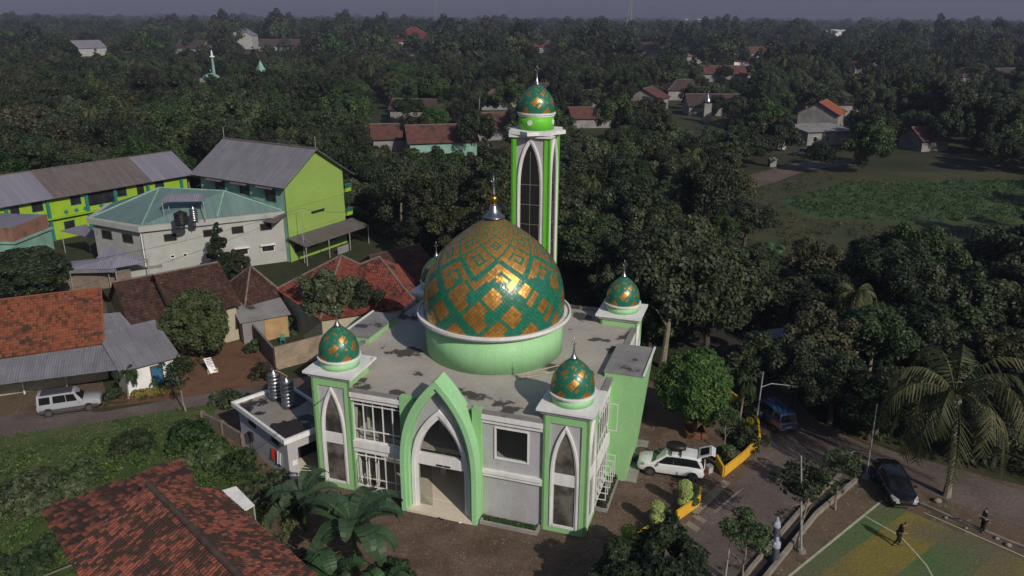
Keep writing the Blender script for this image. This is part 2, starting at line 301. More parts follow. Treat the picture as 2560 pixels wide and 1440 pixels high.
# ================================================================ ground sheets
def sheet(name, pts, mat, z, kind='structure', label=None, cat=None):
    mb = MB(); P = [G(x, y, 0) for x, y in pts]; mb.poly([(p.x, p.y, z) for p in P])
    o = mb.build(name, mat); o['kind'] = kind
    if label: tag(o, label, cat)
    return o
def groundmat(name, a, b, c, scale=.25, litter=None, lamt=.6, lscale=6., rough=.95, stops=(.35, .5, .65), paver=0):
    m, n, bs = _new(name); tc = n.nodes.new('ShaderNodeTexCoord').outputs['Object']
    col = _ramp(n, _noise(n, tc, scale, 8, .65), [(stops[0], a), (stops[1], b), (stops[2], c)])
    col = _mix(n, 1., col, _ramp(n, _noise(n, tc, scale*20, 4), [(.25, .72), (.75, 1.25)]), 'MULTIPLY')
    if paver:
        br = n.nodes.new('ShaderNodeTexBrick'); n.links.new(tc, br.inputs[0]); br.inputs['Scale'].default_value = 1; br.inputs['Brick Width'].default_value = paver*2; br.inputs['Row Height'].default_value = paver; br.inputs['Color1'].default_value = (1.08, 1.06, 1.05, 1); br.inputs['Color2'].default_value = (.88, .88, .9, 1); br.inputs['Mortar'].default_value = (.75, .75, .75, 1); br.inputs['Mortar Size'].default_value = .012
        col = _mix(n, 1., col, br.outputs[0], 'MULTIPLY')
    if litter:
        v = n.nodes.new('ShaderNodeTexVoronoi'); v.inputs['Scale'].default_value = lscale; n.links.new(tc, v.inputs[0])
        f = _ramp(n, v.outputs['Distance'], [(.16, lamt), (.3, 0.)])
        f2 = _mix(n, 1., f, _ramp(n, _noise(n, tc, .8, 4), [(.4, 0.), (.65, 1.)]), 'MULTIPLY')
        col = _mix(n, f2, col, litter)
    n.links.new(col, bs.inputs['Base Color']); bs.inputs['Roughness'].default_value = rough; bs.inputs['Specular IOR Level'].default_value = .2
    _bump(n, bs, _noise(n, tc, scale*30, 5), .5, .06)
    return m
K['g_forest'] = groundmat('forest_floor', (.022, .028, .013), (.035, .04, .018), (.06, .045, .03), .05)
K['g_yard'] = groundmat('brown_block_paving', (.085, .058, .042), (.115, .08, .06), (.15, .105, .08), .5, (.30, .22, .14), .8, 4.5, paver=.2)
K['g_road'] = groundmat('worn_asphalt_road', (.085, .065, .058), (.11, .086, .078), (.14, .11, .10), .22, rough=.75)
K['g_soil'] = groundmat('red_soil', (.09, .05, .035), (.15, .075, .045), (.10, .07, .04), .4)
K['g_grass'] = groundmat('rough_grass', (.03, .05, .014), (.055, .085, .024), (.10, .085, .045), .35)
K['g_path'] = groundmat('dirt_verge', (.09, .065, .045), (.12, .085, .06), (.05, .05, .025), .35, (.3, .25, .2), .6, 3)
g = MB(); n_ = 48; R_ = 9000
g.add([(0, 0, 0)]+[(R_*math.cos(2*math.pi*i/n_), R_*math.sin(2*math.pi*i/n_), 0) for i in range(n_)], [(0, 1+i, 1+(i+1) % n_) for i in range(n_)])
g.build('ground', K['g_forest'])['kind'] = 'structure'
sheet('yard', [(700, 1240), (520, 1440), (460, 1700), (1560, 1700), (1590, 1440), (1650, 1330), (1700, 1290), (1810, 1200), (1890, 1110), (1800, 1000), (1640, 960), (1500, 880), (1250, 780), (900, 840), (830, 960), (560, 985), (520, 1060)], K['g_yard'], .01)
sheet('verge', [(1590, 1440), (1650, 1330), (1700, 1290), (1810, 1200), (1890, 1110), (1870, 1000), (1960, 985), (2060, 1060), (2220, 1125), (2400, 1175), (2700, 1250), (2700, 1500), (2100, 1900), (1400, 1900)], K['g_path'], .014)
sheet('road', [(1610, 1440), (1740, 1300), (1840, 1210), (1905, 1120), (1890, 1020), (1860, 940), (1960, 950), (2040, 1060), (2160, 1110), (2300, 1150), (2700, 1270), (2700, 1370), (2340, 1240), (2180, 1180), (2080, 1190), (1960, 1290), (1860, 1440), (1660, 1900), (1400, 1900)], K['g_road'], .018)
sheet('lane', [(-300, 1075), (0, 1040), (95, 1032), (260, 1030), (420, 1000), (560, 978), (720, 950), (830, 930), (830, 960), (560, 1008), (430, 1025), (250, 1055), (0, 1092), (-300, 1150)], K['g_road'], .014)
sheet('grass_lot', [(-300, 1140), (0, 1085), (250, 1050), (430, 1020), (540, 1008), (640, 1060), (720, 1180), (700, 1300), (480, 1500), (-300, 1800)], K['g_grass'], .006)
sheet('soil_yard', [(430, 860), (560, 830), (640, 830), (700, 930), (720, 950), (560, 985), (420, 1000), (250, 1020), (250, 985), (440, 950)], K['g_soil'], .010)
sheet('house_yard', [(-300, 980), (0, 950), (250, 940), (270, 990), (230, 1030), (0, 1045), (-300, 1090)], K['g_path'], .010)
# field of young maize and its rough margin
K['g_field'] = groundmat('green_crop_field', (.03, .058, .022), (.04, .07, .025), (.05, .082, .03), .12)
K['g_margin'] = groundmat('dry_grass_margin', (.06, .055, .028), (.045, .05, .022), (.032, .042, .018), .15)
sheet('field_margin', [(1840, 530), (1900, 470), (2010, 440), (2200, 430), (2700, 430), (2700, 620), (2300, 600), (2100, 640), (1960, 640), (1850, 600)], K['g_margin'], .006)
sheet('crop_field', [(1950, 500), (2120, 455), (2700, 445), (2700, 560), (2250, 560), (2020, 545)], K['g_field'], .014)
sheet('village_road', [(1720, 480), (1900, 430), (2000, 405), (2110, 400), (2130, 412), (2020, 425), (1940, 455), (1760, 500)], K['g_road'], .014)
sheet('far_field', [(1930, 100), (2010, 96), (2080, 110), (1990, 122)], K['g_field'], .05); sheet('far_field', [(2270, 108), (2340, 104), (2340, 124), (2280, 124)], K['g_field'], .05)
0 and sheet('hill_clearing', [(840, 480), (900, 455), (990, 420), (1000, 405), (880, 420), (850, 445)], K['g_path'], .012)
# river
m, n, b = _new('river_water'); b.inputs['Base Color'].default_value = (.05, .045, .04, 1); b.inputs['Roughness'].default_value = .22; b.inputs['Specular IOR Level'].default_value = .5
_bump(n, b, _noise(n, n.nodes.new('ShaderNodeTexCoord').outputs['Object'], 1.2, 4), .15); K['water'] = m
sheet('river', [(1560, 780), (1700, 850), (1800, 905), (1880, 960), (1985, 978), (2020, 935), (2080, 900), (2040, 850), (1960, 820), (1850, 830), (1700, 780), (1570, 740)], K['water'], .02)
# sports court: green turf blocks with yellow diagonal bands
m, n, b = _new('court_turf'); tc_ = n.nodes.new('ShaderNodeTexCoord').outputs['Object']; mp = n.nodes.new('ShaderNodeMapping'); n.links.new(tc_, mp.inputs[0])
mp.inputs['Rotation'].default_value = (0, 0, math.radians(52)); wv = n.nodes.new('ShaderNodeTexWave'); wv.inputs['Scale'].default_value = .059; wv.inputs['Phase Offset'].default_value = 3.83; n.links.new(mp.outputs[0], wv.inputs[0]); wv.inputs['Distortion'].default_value = .35; wv.inputs['Detail Scale'].default_value = 2
c_ = _mix(n, _ramp(n, wv.outputs['Fac'], [(.46, 0.), (.54, 1.)]), (.06, .105, .03), (.16, .125, .02))
c_ = _mix(n, _ramp(n, _noise(n, tc_, .14, 4), [(.42, 0.), (.6, .85)]), c_, (.10, .085, .05))
c_ = _mix(n, 1., c_, _ramp(n, _noise(n, tc_, 7, 5), [(.3, .65), (.7, 1.3)]), 'MULTIPLY')
n.links.new(c_, b.inputs['Base Color']); b.inputs['Roughness'].default_value = .95; _bump(n, b, _noise(n, tc_, 14, 4), .6); K['court'] = m
sheet('sports_court', [(2205, 1253), (2700, 1455), (2700, 2300), (1700, 2300), (1760, 1640), (1975, 1440)], K['court'], .03)
def gline(mb, pts, w, z):
    P = [G(x, y) for x, y in pts]
    for a, c in zip(P[:-1], P[1:]):
        d = (c-a).normalized(); q = Vector((-d.y, d.x, 0))*w/2
        mb.add([(a.x-q.x, a.y-q.y, z), (c.x-q.x, c.y-q.y, z), (c.x+q.x, c.y+q.y, z), (a.x+q.x, a.y+q.y, z)], [(0, 1, 2, 3)])
mb = MB(); gline(mb, [(2205, 1253), (1975, 1440), (1760, 1640)], .16, .042)
for poly_ in ([(2310, 1283), (2700, 1455)], [(2163, 1292), (2230, 1330), (2258, 1350), (2290, 1385), (2316, 1415), (2335, 1450), (2345, 1500)]): gline(mb, poly_, .1, .046)
mb.build('court_lines', pm('worn_line_paint', (.40, .40, .30), (.28, .28, .2), 2, .9))['kind'] = 'structure'
# ================================================================ mosque
MA = (-12.939, 45.392); MTH = -.3166; MW, MD, TW = 18.35, 18.67, 2.76
_E1 = Vector((math.cos(MTH), math.sin(MTH), 0)); _E2 = Vector((-math.sin(MTH), math.cos(MTH), 0))
def ML(l, m_, z=0): return Vector((MA[0], MA[1], 0))+_E1*l+_E2*m_+Vector((0, 0, z))
def arch(cx, half, z0, zs, za, n=14, p=2.8):
    L_ = [(cx-half, z0)]
    for i in range(n+1):
        s_ = i/n; L_.append((cx-half*(1-s_**p), zs+(za-zs)*s_))
    return L_+[(2*cx-x, z) for x, z in L_[:-1][::-1]]
def merge(dst, src, ang, cx, cy):
    c, s_ = math.cos(ang), math.sin(ang); n0 = len(dst.v)
    dst.v += [(cx+(x-cx)*c-(y-cy)*s_, cy+(x-cx)*s_+(y-cy)*c, z) for x, y, z in src.v]
    dst.f += [tuple(i+n0 for i in f) for f in src.f]; dst.m += src.m; dst.r += src.r; dst.sm += src.sm
def dome_parts(parent, cx, cy, z0, R, h, N, rmin, pat, name='dome'):
    """onion dome clad in small enamelled diamond tiles"""
    T = np.linspace(0, 1, 4000); r = R*np.cos(np.pi/2*T**1.52); z = z0+h*T
    ds = np.hypot(np.diff(r), np.diff(z)); v = np.concatenate([[0], np.cumsum(ds/np.maximum(np.pi*(r[1:]+r[:-1])/2/N, 1e-5))])
    keep = r > rmin; vmax = v[keep][-1]; K_ = int(vmax)
    rk = np.interp(np.arange(-1, K_+2), v, r); zk = np.interp(np.arange(-1, K_+2), v, z)
    mb = MB()
    def P(k, c, o=0.):
        a = 2*math.pi*c/N; return Vector((cx+(rk[k+1]+o)*math.cos(a), cy+(rk[k+1]+o)*math.sin(a), zk[k+1]))
    for k in range(0, K_):
        for c in range(N):
            cc = c+.5*(k & 1); a = int(round(cc+k/2)); b_ = int(round(cc-k/2)); mb.mi = 0 if pat(a, b_, (zk[k+1]-z0)/h) else 1
            q = [P(max(k-1, 0), cc), P(k, cc+.5), P(k+1, cc), P(k, cc-.5)]; ce = (q[0]+q[1]+q[2]+q[3])/4; nn = Vector((ce.x-cx, ce.y-cy, .3*R)).normalized(); tl = [random.uniform(-1, 1)*.012*R/5*.6 for _ in range(4)]
            mb.add([ce+(p-ce)*.955+nn*(.02*R/5+t_) for p, t_ in zip(q, tl)], [(0, 1, 2, 3)])
    tl_ = mb.build('dome_tiles', [K['dgold'], K['dgreen']], None)
    cb = MB(); cb.smooth = True; cb.lathe([(max(a*.993, .01), b) for a, b in zip(r[::100], z[::100])], cx, cy, 64)
    d = cb.build(name, K['dgrout'], parent); tl_.parent = d
    return d
K['dgrout'] = pm('dome_joint', (.02, .06, .045), None, 3, .6)
m, n, b = _new('gold_enamel_tiles'); a_ = n.nodes.new('ShaderNodeAttribute'); a_.attribute_name = 'rnd'
n.links.new(_ramp(n, a_.outputs['Fac'], [(0, (.46, .22, .055)), (1, (.66, .34, .08))]), b.inputs['Base Color']); b.inputs['Metallic'].default_value = .75; b.inputs['Roughness'].default_value = .4; b.inputs['Coat Weight'].default_value = .3; K['dgold'] = m
m, n, b = _new('green_enamel_tiles'); a_ = n.nodes.new('ShaderNodeAttribute'); a_.attribute_name = 'rnd'
n.links.new(_ramp(n, a_.outputs['Fac'], [(0, (.012, .125, .075)), (1, (.018, .16, .095))]), b.inputs['Base Color']); b.inputs['Roughness'].default_value = .35; b.inputs['Coat Weight'].default_value = .25; b.inputs['Coat Roughness'].default_value = .15; K['dgreen'] = m
def pat_main(a, b, t):      # True = gold
    P_ = 12; p, q = a % P_, b % P_
    if t < .5:
        p8, q8 = a % 8, b % 8; h_ = ((a//8)*3+(b//8)*5) % 5
        if h_ == 1: return p8 >= 5 and q8 >= 3
        if h_ == 3: return (p8 >= 3 and q8 >= 6) or (p8 >= 4 and 2 <= q8 <= 4)
        if h_ == 2 and q8 <= 1 and 3 <= p8 <= 6: return True
        if h_ in (4, 0) and p8 <= 1 and 3 <= q8 <= 6: return True
        return p8 >= 3 and q8 >= 3 and not (h_ == 0 and p8 == 7 and q8 == 7)
    if t < .66:
        if p in (0, 1) or q in (0, 1): return False
        if h2(p, q): return False
        return True
    if p == 0 or q == 0: return False
    if 4 <= p <= 8 and 4 <= q <= 8 and (p in (4, 8) or q in (4, 8)): return False
    return True
def h2(p, q): return (5 <= p <= 9 and 5 <= q <= 9 and (p in (5, 9) or q in (5, 9))) and not (p == 7 and q == 5)
def pat_small(a, b, t):
    p, q = a % 8, b % 8
    if t > .8: return (p in (3, 4) and q in (2, 3, 4))
    return (2 <= p <= 5 and 2 <= q <= 4) or (p in (6,) and 2 <= q <= 4) or (q == 6 and 3 <= p <= 4) or (p == 0 and q in (0,))
def crescent(mb, cx, cy, cz, r, th):
    pts = []; rs = []
    for i in range(19):
        t = -math.pi/2-math.radians(150)+math.radians(300)*i/18; w = 1-abs(i-9)/9
        pts.append((cx+r*math.cos(t)*_E1.x/1*1, cy, cz+r*math.sin(t))) if False else pts.append((cx+r*math.cos(t), cy, cz+r*math.sin(t))); rs.append(th*(.2+.8*w))
    mb.path(pts, rs, 6)
def finial(parent, cx, cy, z0, s_, big=False):
    mb = MB(); mb.smooth = True
    if big:
        mb.lathe([(.78, z0-.02), (.74, z0+.04), (.52, z0+.2), (.36, z0+.42), (.27, z0+.68), (.2, z0+.9)], cx, cy, 20)
        mb.lathe([(.16, z0+1.45), (.12, z0+1.6), (.05, z0+2.0), (.02, z0+2.15), (.015, z0+3.0)], cx, cy, 12)
        mb.lathe([(.0, z0+2.12), (.07, z0+2.17), (.0, z0+2.25)], cx, cy, 10, False); crescent(mb, cx, cy, z0+2.52, .2, .035)
        f_ = mb.build('finial', K['steel'], parent)
        b_ = MB(); b_.smooth = True; b_.lathe([(.2*math.cos(t)*1.25+.02, z0+1.18+.33*math.sin(t)) for t in np.linspace(-1.5, 1.5, 10)], cx, cy, 16); b_.build('brass_ball', K['gold_ball'], f_)
    else:
        mb.lathe([(.26*s_, z0-.05), (.2*s_, z0+.05*s_), (.1*s_, z0+.22*s_), (.05*s_, z0+.5*s_), (.025*s_, z0+.78*s_), (.012*s_, z0+1.0*s_), (.01*s_, z0+1.35*s_)], cx, cy, 14)
        crescent(mb, cx, cy, z0+.97*s_, .12*s_, .028*s_); f_ = mb.build('finial', K['steel'], parent)
    return f_
mosque = thing('mosque', 'green and white mosque with a large gold and green tiled dome', 'mosque', (MA[0], MA[1], 0), MTH)
# floors, roof and hidden sides
mb = MB(); mb.box(.12, .55, 0, MW-.12, MD-.12, .22); mb.box(6.95, -1.0, 0, 11.4, .55, .2); mb.box(2.8, .2, 0, 6.3, .55, .2); mb.build('floor', K['floor'], mosque)
mb = MB(); mb.box(.3, 1.3, 3.3, MW-.3, MD-.3, 3.62); mb.box(2.9, 7.8, .22, MW-3, 8.0, 7.3);
for x in (7.6, 10.6): mb.box(x-.2, 3.4, .22, x+.2, 3.8, 7.3)
mb.build('interior_wall', K['inner'], mosque)
mb = MB(); mb.box(.28, .12, 7.38, MW-.35, MD-.12, 7.6); mb.build('roof', K['roofc'], mosque)
for q_ in ((0, TW, 0, .25, MD-TW, 7.5), (TW, MD-.25, 0, MW-TW, MD, 7.5), (MW-.25, 11.6, 0, MW, 12.4, 7.4), (MW-.25, 6.4, 0, MW, 6.85, 7.4), (6.32, -.15, 0, 7.3, .3, 7.66), (11.15, -.15, 0, 11.74, .3, 7.66)):
    mb = MB(); mb.box(*q_); mb.build('wall', K['green'], mosque)
for q_ in ((0, TW, 7.5, .28, 6.85, 7.8), (0, 11.6, 7.5, .28, MD-TW, 7.8), (TW, MD-.28, 7.5, MW-TW, MD, 7.85), (MW-.35, TW, 7.4, MW+.02, 6.85, 7.66), (MW-.35, 11.6, 7.4, MW+.02, MD-TW, 7.66), (TW+.06, -.02, 7.36, 6.3, .12, 7.6), (11.76, -.02, 7.36, MW-TW-.06, .12, 7.6)):
    mb = MB(); mb.box(*q_); mb.build('parapet', K['slabc'], mosque)
# front left bay, glazed
for (x0, x1) in ((TW+.01, 6.31), (11.75, MW-TW-.01)):
    mb = MB(); mb.box(x0, -.12, 7.05, x1, .35, 7.34); mb.box(x0, .02, 6.76, x1, .35, 7.05); mb.build('cornice', K['white'], mosque)
mb = MB(); mb.box(TW+.01, .0, 3.35, 6.31, .4, 3.82); mb.box(TW+.01, .12, 2.98, 6.31, .4, 3.35); mb.build('cornice', K['white'], mosque)
mb = MB(); mb.box(11.75, -.1, 3.3, MW-TW-.01, .3, 3.52); mb.box(11.75, .0, 3.06, MW-TW-.01, .3, 3.3); mb.build('cornice', K['white'], mosque)
def glazing(z0, z1, hs, parent, x0=TW+.02, x1=6.3, nx=5, y=.26):
    mb = MB(); w = .065
    for i in range(nx+1):
        x = x0+(x1-x0-w)*i/nx; mb.box(x, y, z0, x+w, y+.08, z1)
    for h_ in [z0, z1-w]+hs: mb.box(x0+w, y-.008, h_, x1-w, y+.072, h_+w)
    wd = mb.build('window', K['white'], parent); p = MB(); p.box(x0+.03, y+.03, z0+.03, x1-.03, y+.05, z1-.03); p.build('pane', K['glass'], wd); return wd
glazing(3.83, 6.75, [6.38, 4.55], mosque); wd = glazing(.35, 2.97, [2.62, .95], mosque)
mb = MB()
for x, an in ((3.05, .9), (3.75, 1.1), (4.45, 1.2)):      # casements standing open
    s_ = MB(); s_.frame_xz(x, .95, x+.62, 2.6, .2, .24, .05); merge(mb, s_, -an, x, .22)
mb.build('open_casement', K['white'], wd)
mb = MB(); mb.box(TW+.01, .14, .0, 6.31, .4, .34); mb.build('plinth', K['grey_wall'], mosque)
# front right bay, solid with square window
mb = MB(); y0, y1 = .18, .42; x0, x1 = 11.75, MW-TW-.01
mb.box(x0, y0, 0, x1, y1, 3.05); mb.box(x0, y0, 3.53, 12.54, y1, 6.75); mb.box(14.65, y0, 3.53, x1, y1, 6.75); mb.box(12.54, y0, 3.53, 14.65, y1, 4.36); mb.box(12.54, y0, 6.5, 14.65, y1, 6.75)
mb.build('front_wall', K['grey_wall'], mosque)
mb = MB(); mb.frame_xz(12.5, 4.32, 14.69, 6.54, .1, .3, .09); wd = mb.build('window', K['white'], mosque); p = MB(); p.box(12.57, .24, 4.4, 14.62, .26, 6.47); p.build('pane', K['glass'], wd)
# great arch
mb = MB(); mb.strip_xz(arch(9.15, 2.55, 0, 2.6, 9.55, 18), arch(9.15, 2.24, 0, 2.6, 9.05, 18), -1.0, .42)
mb.strip_xz(arch(9.15, 2.238, 0, 2.6, 9.045, 18), arch(9.15, 2.05, 0, 2.6, 8.75, 18), -.86, .3); mb.build('great_arch', K['litgreen'], mosque)
mb = MB(); mb.strip_xz(arch(9.1, 2.1, 0, 2.6, 8.85, 18), arch(9.1, 1.72, .2, 2.4, 7.0, 18), -.3, -.1); mb.build('arch_panel', K['grey_wall'], mosque)
mb = MB(); mb.strip_xz(arch(9.1, 1.95, .2, 2.4, 7.35, 18), arch(9.1, 1.74, .2, 2.4, 6.98, 18), -.52, -.305); mb.strip_xz(arch(9.1, 1.738, .2, 2.4, 6.975, 18), arch(9.1, 1.6, .2, 2.4, 6.72, 18), -.42, .0)
mb.box(7.55, -.34, 3.28, 10.66, .06, 3.98); ar = mb.build('door_arch', K['white'], mosque)
A_ = arch(9.1, 1.6, 3.98, 3.99, 6.72, 18); p = MB(); p.plate_xz([(x, z) for x, z in arch(9.1, 1.6, 2.41, 2.41, 6.72, 18) if z > 3.9], -.16, -.14); p.build('pane', K['glass'], ar)
p = MB(); p.box(8.8, -.365, 3.34, 9.25, -.342, 3.46); p.box(9.3, -.365, 3.34, 9.75, -.342, 3.46); p.build('air_vent', K['black'], ar)
p = MB(); p.box(7.5, -.2, .22, 8.4, -.18, 3.28); p.build('glass_door', K['glass'], mosque)
# right side glazing with open casements
for (a0, a1) in ((TW+.02, 6.4), (12.42, MD-TW-.02)):
    for q_ in ((MW-.3, a0, 6.76, MW-.02, a1, 7.38), (MW-.3, a0, 3.0, MW+.08, a1, 3.8), (MW-.3, a0, 0, MW-.04, a1, .4)):
        mb = MB(); mb.box(*q_); mb.build('side_band', K['white'], mosque)
    for (z0, z1, hs) in ((3.82, 6.74, [6.3, 4.6]), (.42, 2.98, [2.55, 1.0])):
        mb = MB(); w = .065
        for i in range(6):
            y = a0+(a1-a0-w)*i/5; mb.box(MW-.12, y, z0, MW-.05, y+w, z1)
        for h_ in [z0, z1-w]+hs: mb.box(MW-.125, a0+w, h_, MW-.045, a1-w, h_+w)
        wd = mb.build('side_window', K['white'], mosque); p = MB(); p.box(MW-.1, a0+.03, z0+.03, MW-.08, a1-.03, z1-.03); p.build('pane', K['glass'], wd)
        c_ = MB()
        if a0 < 5:
            for i in range(5 if z0 < 1 else 1):
                y = a0+.02+(a1-a0)*(i if z0 < 1 else 4)/5; c_.frame_yz(y, z0+.6, y+.66, z1-.45, MW-.02, MW+.02, .045) if False else c_.frame_xz(MW, z0+.55, MW+.66, z1-.4, y, y+.04, .045)
            c_.build('open_casement', K['white'], wd)
# stair blocks on both flanks (tapering outwards upwards)
mb = MB(); mb.add([(MW-.3, 6.85, 0), (19.55, 6.85, 0), (19.55, 11.6, 0), (MW-.3, 11.6, 0), (17.8, 6.85, 7.96), (20.32, 6.85, 7.96), (20.32, 11.6, 7.96), (17.8, 11.6, 7.96)], [(0, 3, 2, 1), (4, 5, 6, 7), (0, 1, 5, 4), (1, 2, 6, 5), (2, 3, 7, 6), (3, 0, 4, 7)])
bl = mb.build('stair_block', K['green'], mosque); mb = MB(); mb.box(17.74, 6.8, 7.962, 20.4, 11.66, 8.04); mb.build('stair_roof', K['slabc'], bl); mb = MB(); mb.box(20.3, 6.78, 8.042, 20.43, 11.68, 8.12); mb.build('stair_trim', K['white'], bl)
mb = MB(); mb.add([(.3, 6.85, 0), (-.9, 6.85, 0), (-.9, 11.6, 0), (.3, 11.6, 0), (.55, 6.85, 7.96), (-1.6, 6.85, 7.96), (-1.6, 11.6, 7.96), (.55, 11.6, 7.96)], [(0, 1, 2, 3), (4, 7, 6, 5), (0, 4, 5, 1), (1, 5, 6, 2), (2, 6, 7, 3), (3, 7, 4, 0)])
bl = mb.build('stair_block', K['green'], mosque); mb = MB(); mb.box(-1.68, 6.8, 7.962, .58, 11.66, 8.04); mb.build('stair_roof', K['slabc'], bl); mb = MB(); mb.box(-1.72, 6.78, 8.042, -1.58, 11.68, 8.12); mb.build('stair_trim', K['white'], bl)
# corner towers
def arch_face(W_, top, ar, zt=7.5, za=7.42, zs=3.3, half=.79, pb=.38, gl='glassd', mull=None, border=.42, z0a=.4, ap=2.8):
    """one tower face in local x 0..W_, facing -y at y=0: green border, grey panel, white arch, glass"""
    g_, p_, w_, gl_ = MB(), MB(), MB(), MB()
    g_.box(0, 0, 0, border, .14, top); g_.box(W_-border, 0, 0, W_, .14, top) if border else None; g_.box(border, 0, zt, W_-border, .14, top); g_.box(border, 0, 0, W_-border, .14, .36)
    p_.box(border, .1, .36, W_-border, .16, zt)
    c = W_/2; w_.strip_xz(arch(c, half+.09, z0a, zs, za, 16, ap), arch(c, half-.03, z0a, zs, za-.25, 16, ap), -.06, .1); w_.strip_xz(arch(c, half-.032, z0a, zs, za-.252, 16, ap), arch(c, half-.13, z0a, zs, za-.45, 16, ap), .0, .1)
    w_.box(c-half+.05, .0, z0a-.05, c+half-.05, .1, z0a+.12)
    gl_.plate_xz(arch(c, half-.13, z0a+.1, zs, za-.45, 16, ap), .07, .09)
    return g_, p_, w_, gl_
def tower(l0, m0):
    cx, cy = l0+TW/2, m0+TW/2; G_, P_, W2, GL, B_ = MB(), MB(), MB(), MB(), MB()
    g_, p_, w_, gl_ = arch_face(TW, 8.07, None)
    for k in range(4):
        for src, dst in ((g_, G_), (p_, P_), (w_, W2), (gl_, GL)):
            t_ = MB(); t_.v = [(x+l0, y+m0, z) for x, y, z in src.v]; t_.f = src.f; t_.m = src.m; t_.r = src.r; t_.sm = src.sm; merge(dst, t_, k*math.pi/2, cx, cy)
        s_ = MB(); s_.box(cx-.66, m0+.03, 3.35, cx+.66, m0+.068, 4.15); merge(W2, s_, k*math.pi/2, cx, cy)
    T = G_.build('corner_tower', K['green'], mosque); P_.build('panel', K['grey_wall'], T); W2.build('arch_frame', K['white'], T); GL.build('pane', K['towerglass'], T)
    c = MB(); c.box(l0-.12, m0-.12, 8.072, l0+TW+.12, m0+TW+.12, 8.2); c.box(l0-.22, m0-.22, 8.2, l0+TW+.22, m0+TW+.22, 8.34); c.box(l0-.36, m0-.36, 8.34, l0+TW+.36, m0+TW+.36, 8.49); c.build('tower_cornice', K['white'], T)
    d = MB(); d.smooth = True; d.lathe([(1.26, 8.49), (1.26, 8.98)], cx, cy, 40); d.build('drum', K['litgreen'], T)
    r_ = MB(); r_.lathe([(1.27, 8.96), (1.36, 8.99), (1.36, 9.06), (1.42, 9.08), (1.42, 9.16), (1.2, 9.17)], cx, cy, 40); r_.build('ring', K['white'], T)
    dome_parts(T, cx, cy, 9.12, 1.3, 2.2, 40, .1, pat_small); finial(T, cx, cy, 11.2, 1.0)
for l0, m0 in ((0, 0), (MW-TW, 0), (0, MD-TW), (MW-TW, MD-TW)): tower(l0, m0)
# main dome
DX, DY = 9.25, 9.3
mb = MB(); mb.smooth = True; mb.lathe([(4.85, 7.6), (4.85, 10.1)], DX, DY, 96); mb.build('dome_drum', K['litgreen'], mosque)
mb = MB(); mb.lathe([(4.86, 9.95), (5.05, 10.0), (5.08, 10.12), (5.3, 10.16), (5.42, 10.3), (5.42, 10.5), (5.32, 10.5), (5.3, 10.35), (4.6, 10.33)], DX, DY, 96); mb.build('dome_ring', K['white'], mosque)
dome_parts(mosque, DX, DY, 10.36, 4.93, 7.0, 96, .42, pat_main, 'main_dome'); finial(mosque, DX, DY, 17.12, 1, True)
# loose bamboo poles left on the roof
for i, (a, c_) in enumerate((((12.6, 4.6), (15.1, 6.9)), ((12.2, 4.9), (14.8, 7.6)), ((12.9, 5.4), (14.2, 6.0)))):
    mb = MB(); mb.tube(ML(a[0], a[1], 7.66), ML(c_[0], c_[1], 7.68+i*.05), .035); o = mb.build('bamboo_pole', K['cream'])
    tag(o, ['longest pale bamboo pole lying on the mosque roof against the round drum', 'second bamboo pole on the mosque roof, lying closer to the round drum', 'short bamboo piece on the mosque roof crossing the long poles'][i], 'pole', 'bamboo poles on the mosque roof')
# ---------------------------------------------------------------- minaret
MC = ML(8.9, 20.3); mi = thing('minaret', 'slim green and white minaret with black arched windows standing behind the mosque', 'minaret', (MC.x, MC.y, 0), MTH)
w = 3.1; G_, P_, W2, GL = MB(), MB(), MB(), MB()
g_, p_, w_, gl_ = arch_face(w, 21.3, None, 21.15, 21.1, 15.4, .93, gl='glassd', z0a=1.0, ap=4.2); ml_ = MB(); ml_.box(w/2-.015, .055, 1.2, w/2+.015, .068, 20)
for zz in np.arange(3, 19, 1.6): ml_.box(w/2-.8, .05, zz, w/2+.8, .066, zz+.03)
B_ = MB()
for k in range(4):
    for src, dst in ((g_, G_), (p_, P_), (w_, W2), (gl_, GL), (ml_, B_)):
        t_ = MB(); t_.v = [(x-w/2, y-w/2, z) for x, y, z in src.v]; t_.f = src.f; t_.m = src.m; t_.r = src.r; t_.sm = src.sm; merge(dst, t_, k*math.pi/2, 0, 0)
G_.build('shaft', K['vivid'], mi); P_.build('panel', K['grey_wall'], mi); W2.build('arch_frame', K['white'], mi); pn = GL.build('pane', K['glassd'], mi); B_.build('glazing_bars', K['slabc'], pn)
mb = MB(); st = [((2.4 if i % 2 == 0 else 1.98)*math.cos(math.pi*i/8), (2.4 if i % 2 == 0 else 1.98)*math.sin(math.pi*i/8)) for i in range(16)]; mb.prism_z(st, 21.32, 21.6); mb.box(-1.7, -1.7, 21.1, 1.7, 1.7, 21.318); mb.build('star_deck', K['white'], mi)
mb = MB(); mb.smooth = True; mb.lathe([(1.38, 21.6), (1.38, 22.75)], 0, 0, 48); dr = mb.build('drum', K['vivid'], mi)
for an in (-95, -5, 85, 175):
    mb = MB(); t = math.radians(an); c = Vector((1.36*math.cos(t), 1.36*math.sin(t), 22.2)); mb.tube(c, c+Vector((math.cos(t), math.sin(t), 0))*.06, .2, .2, 16)
    mb.build('porthole', K['white'], dr)
mb = MB(); mb.lathe([(1.38, 22.6), (1.44, 22.64), (1.44, 22.75), (1.52, 22.78), (1.52, 22.9), (1.3, 22.92)], 0, 0, 48); mb.build('ring', K['white'], mi)
dome_parts(mi, 0, 0, 22.85, 1.42, 2.3, 40, .12, pat_small); finial(mi, 0, 0, 25.0, 1.15)
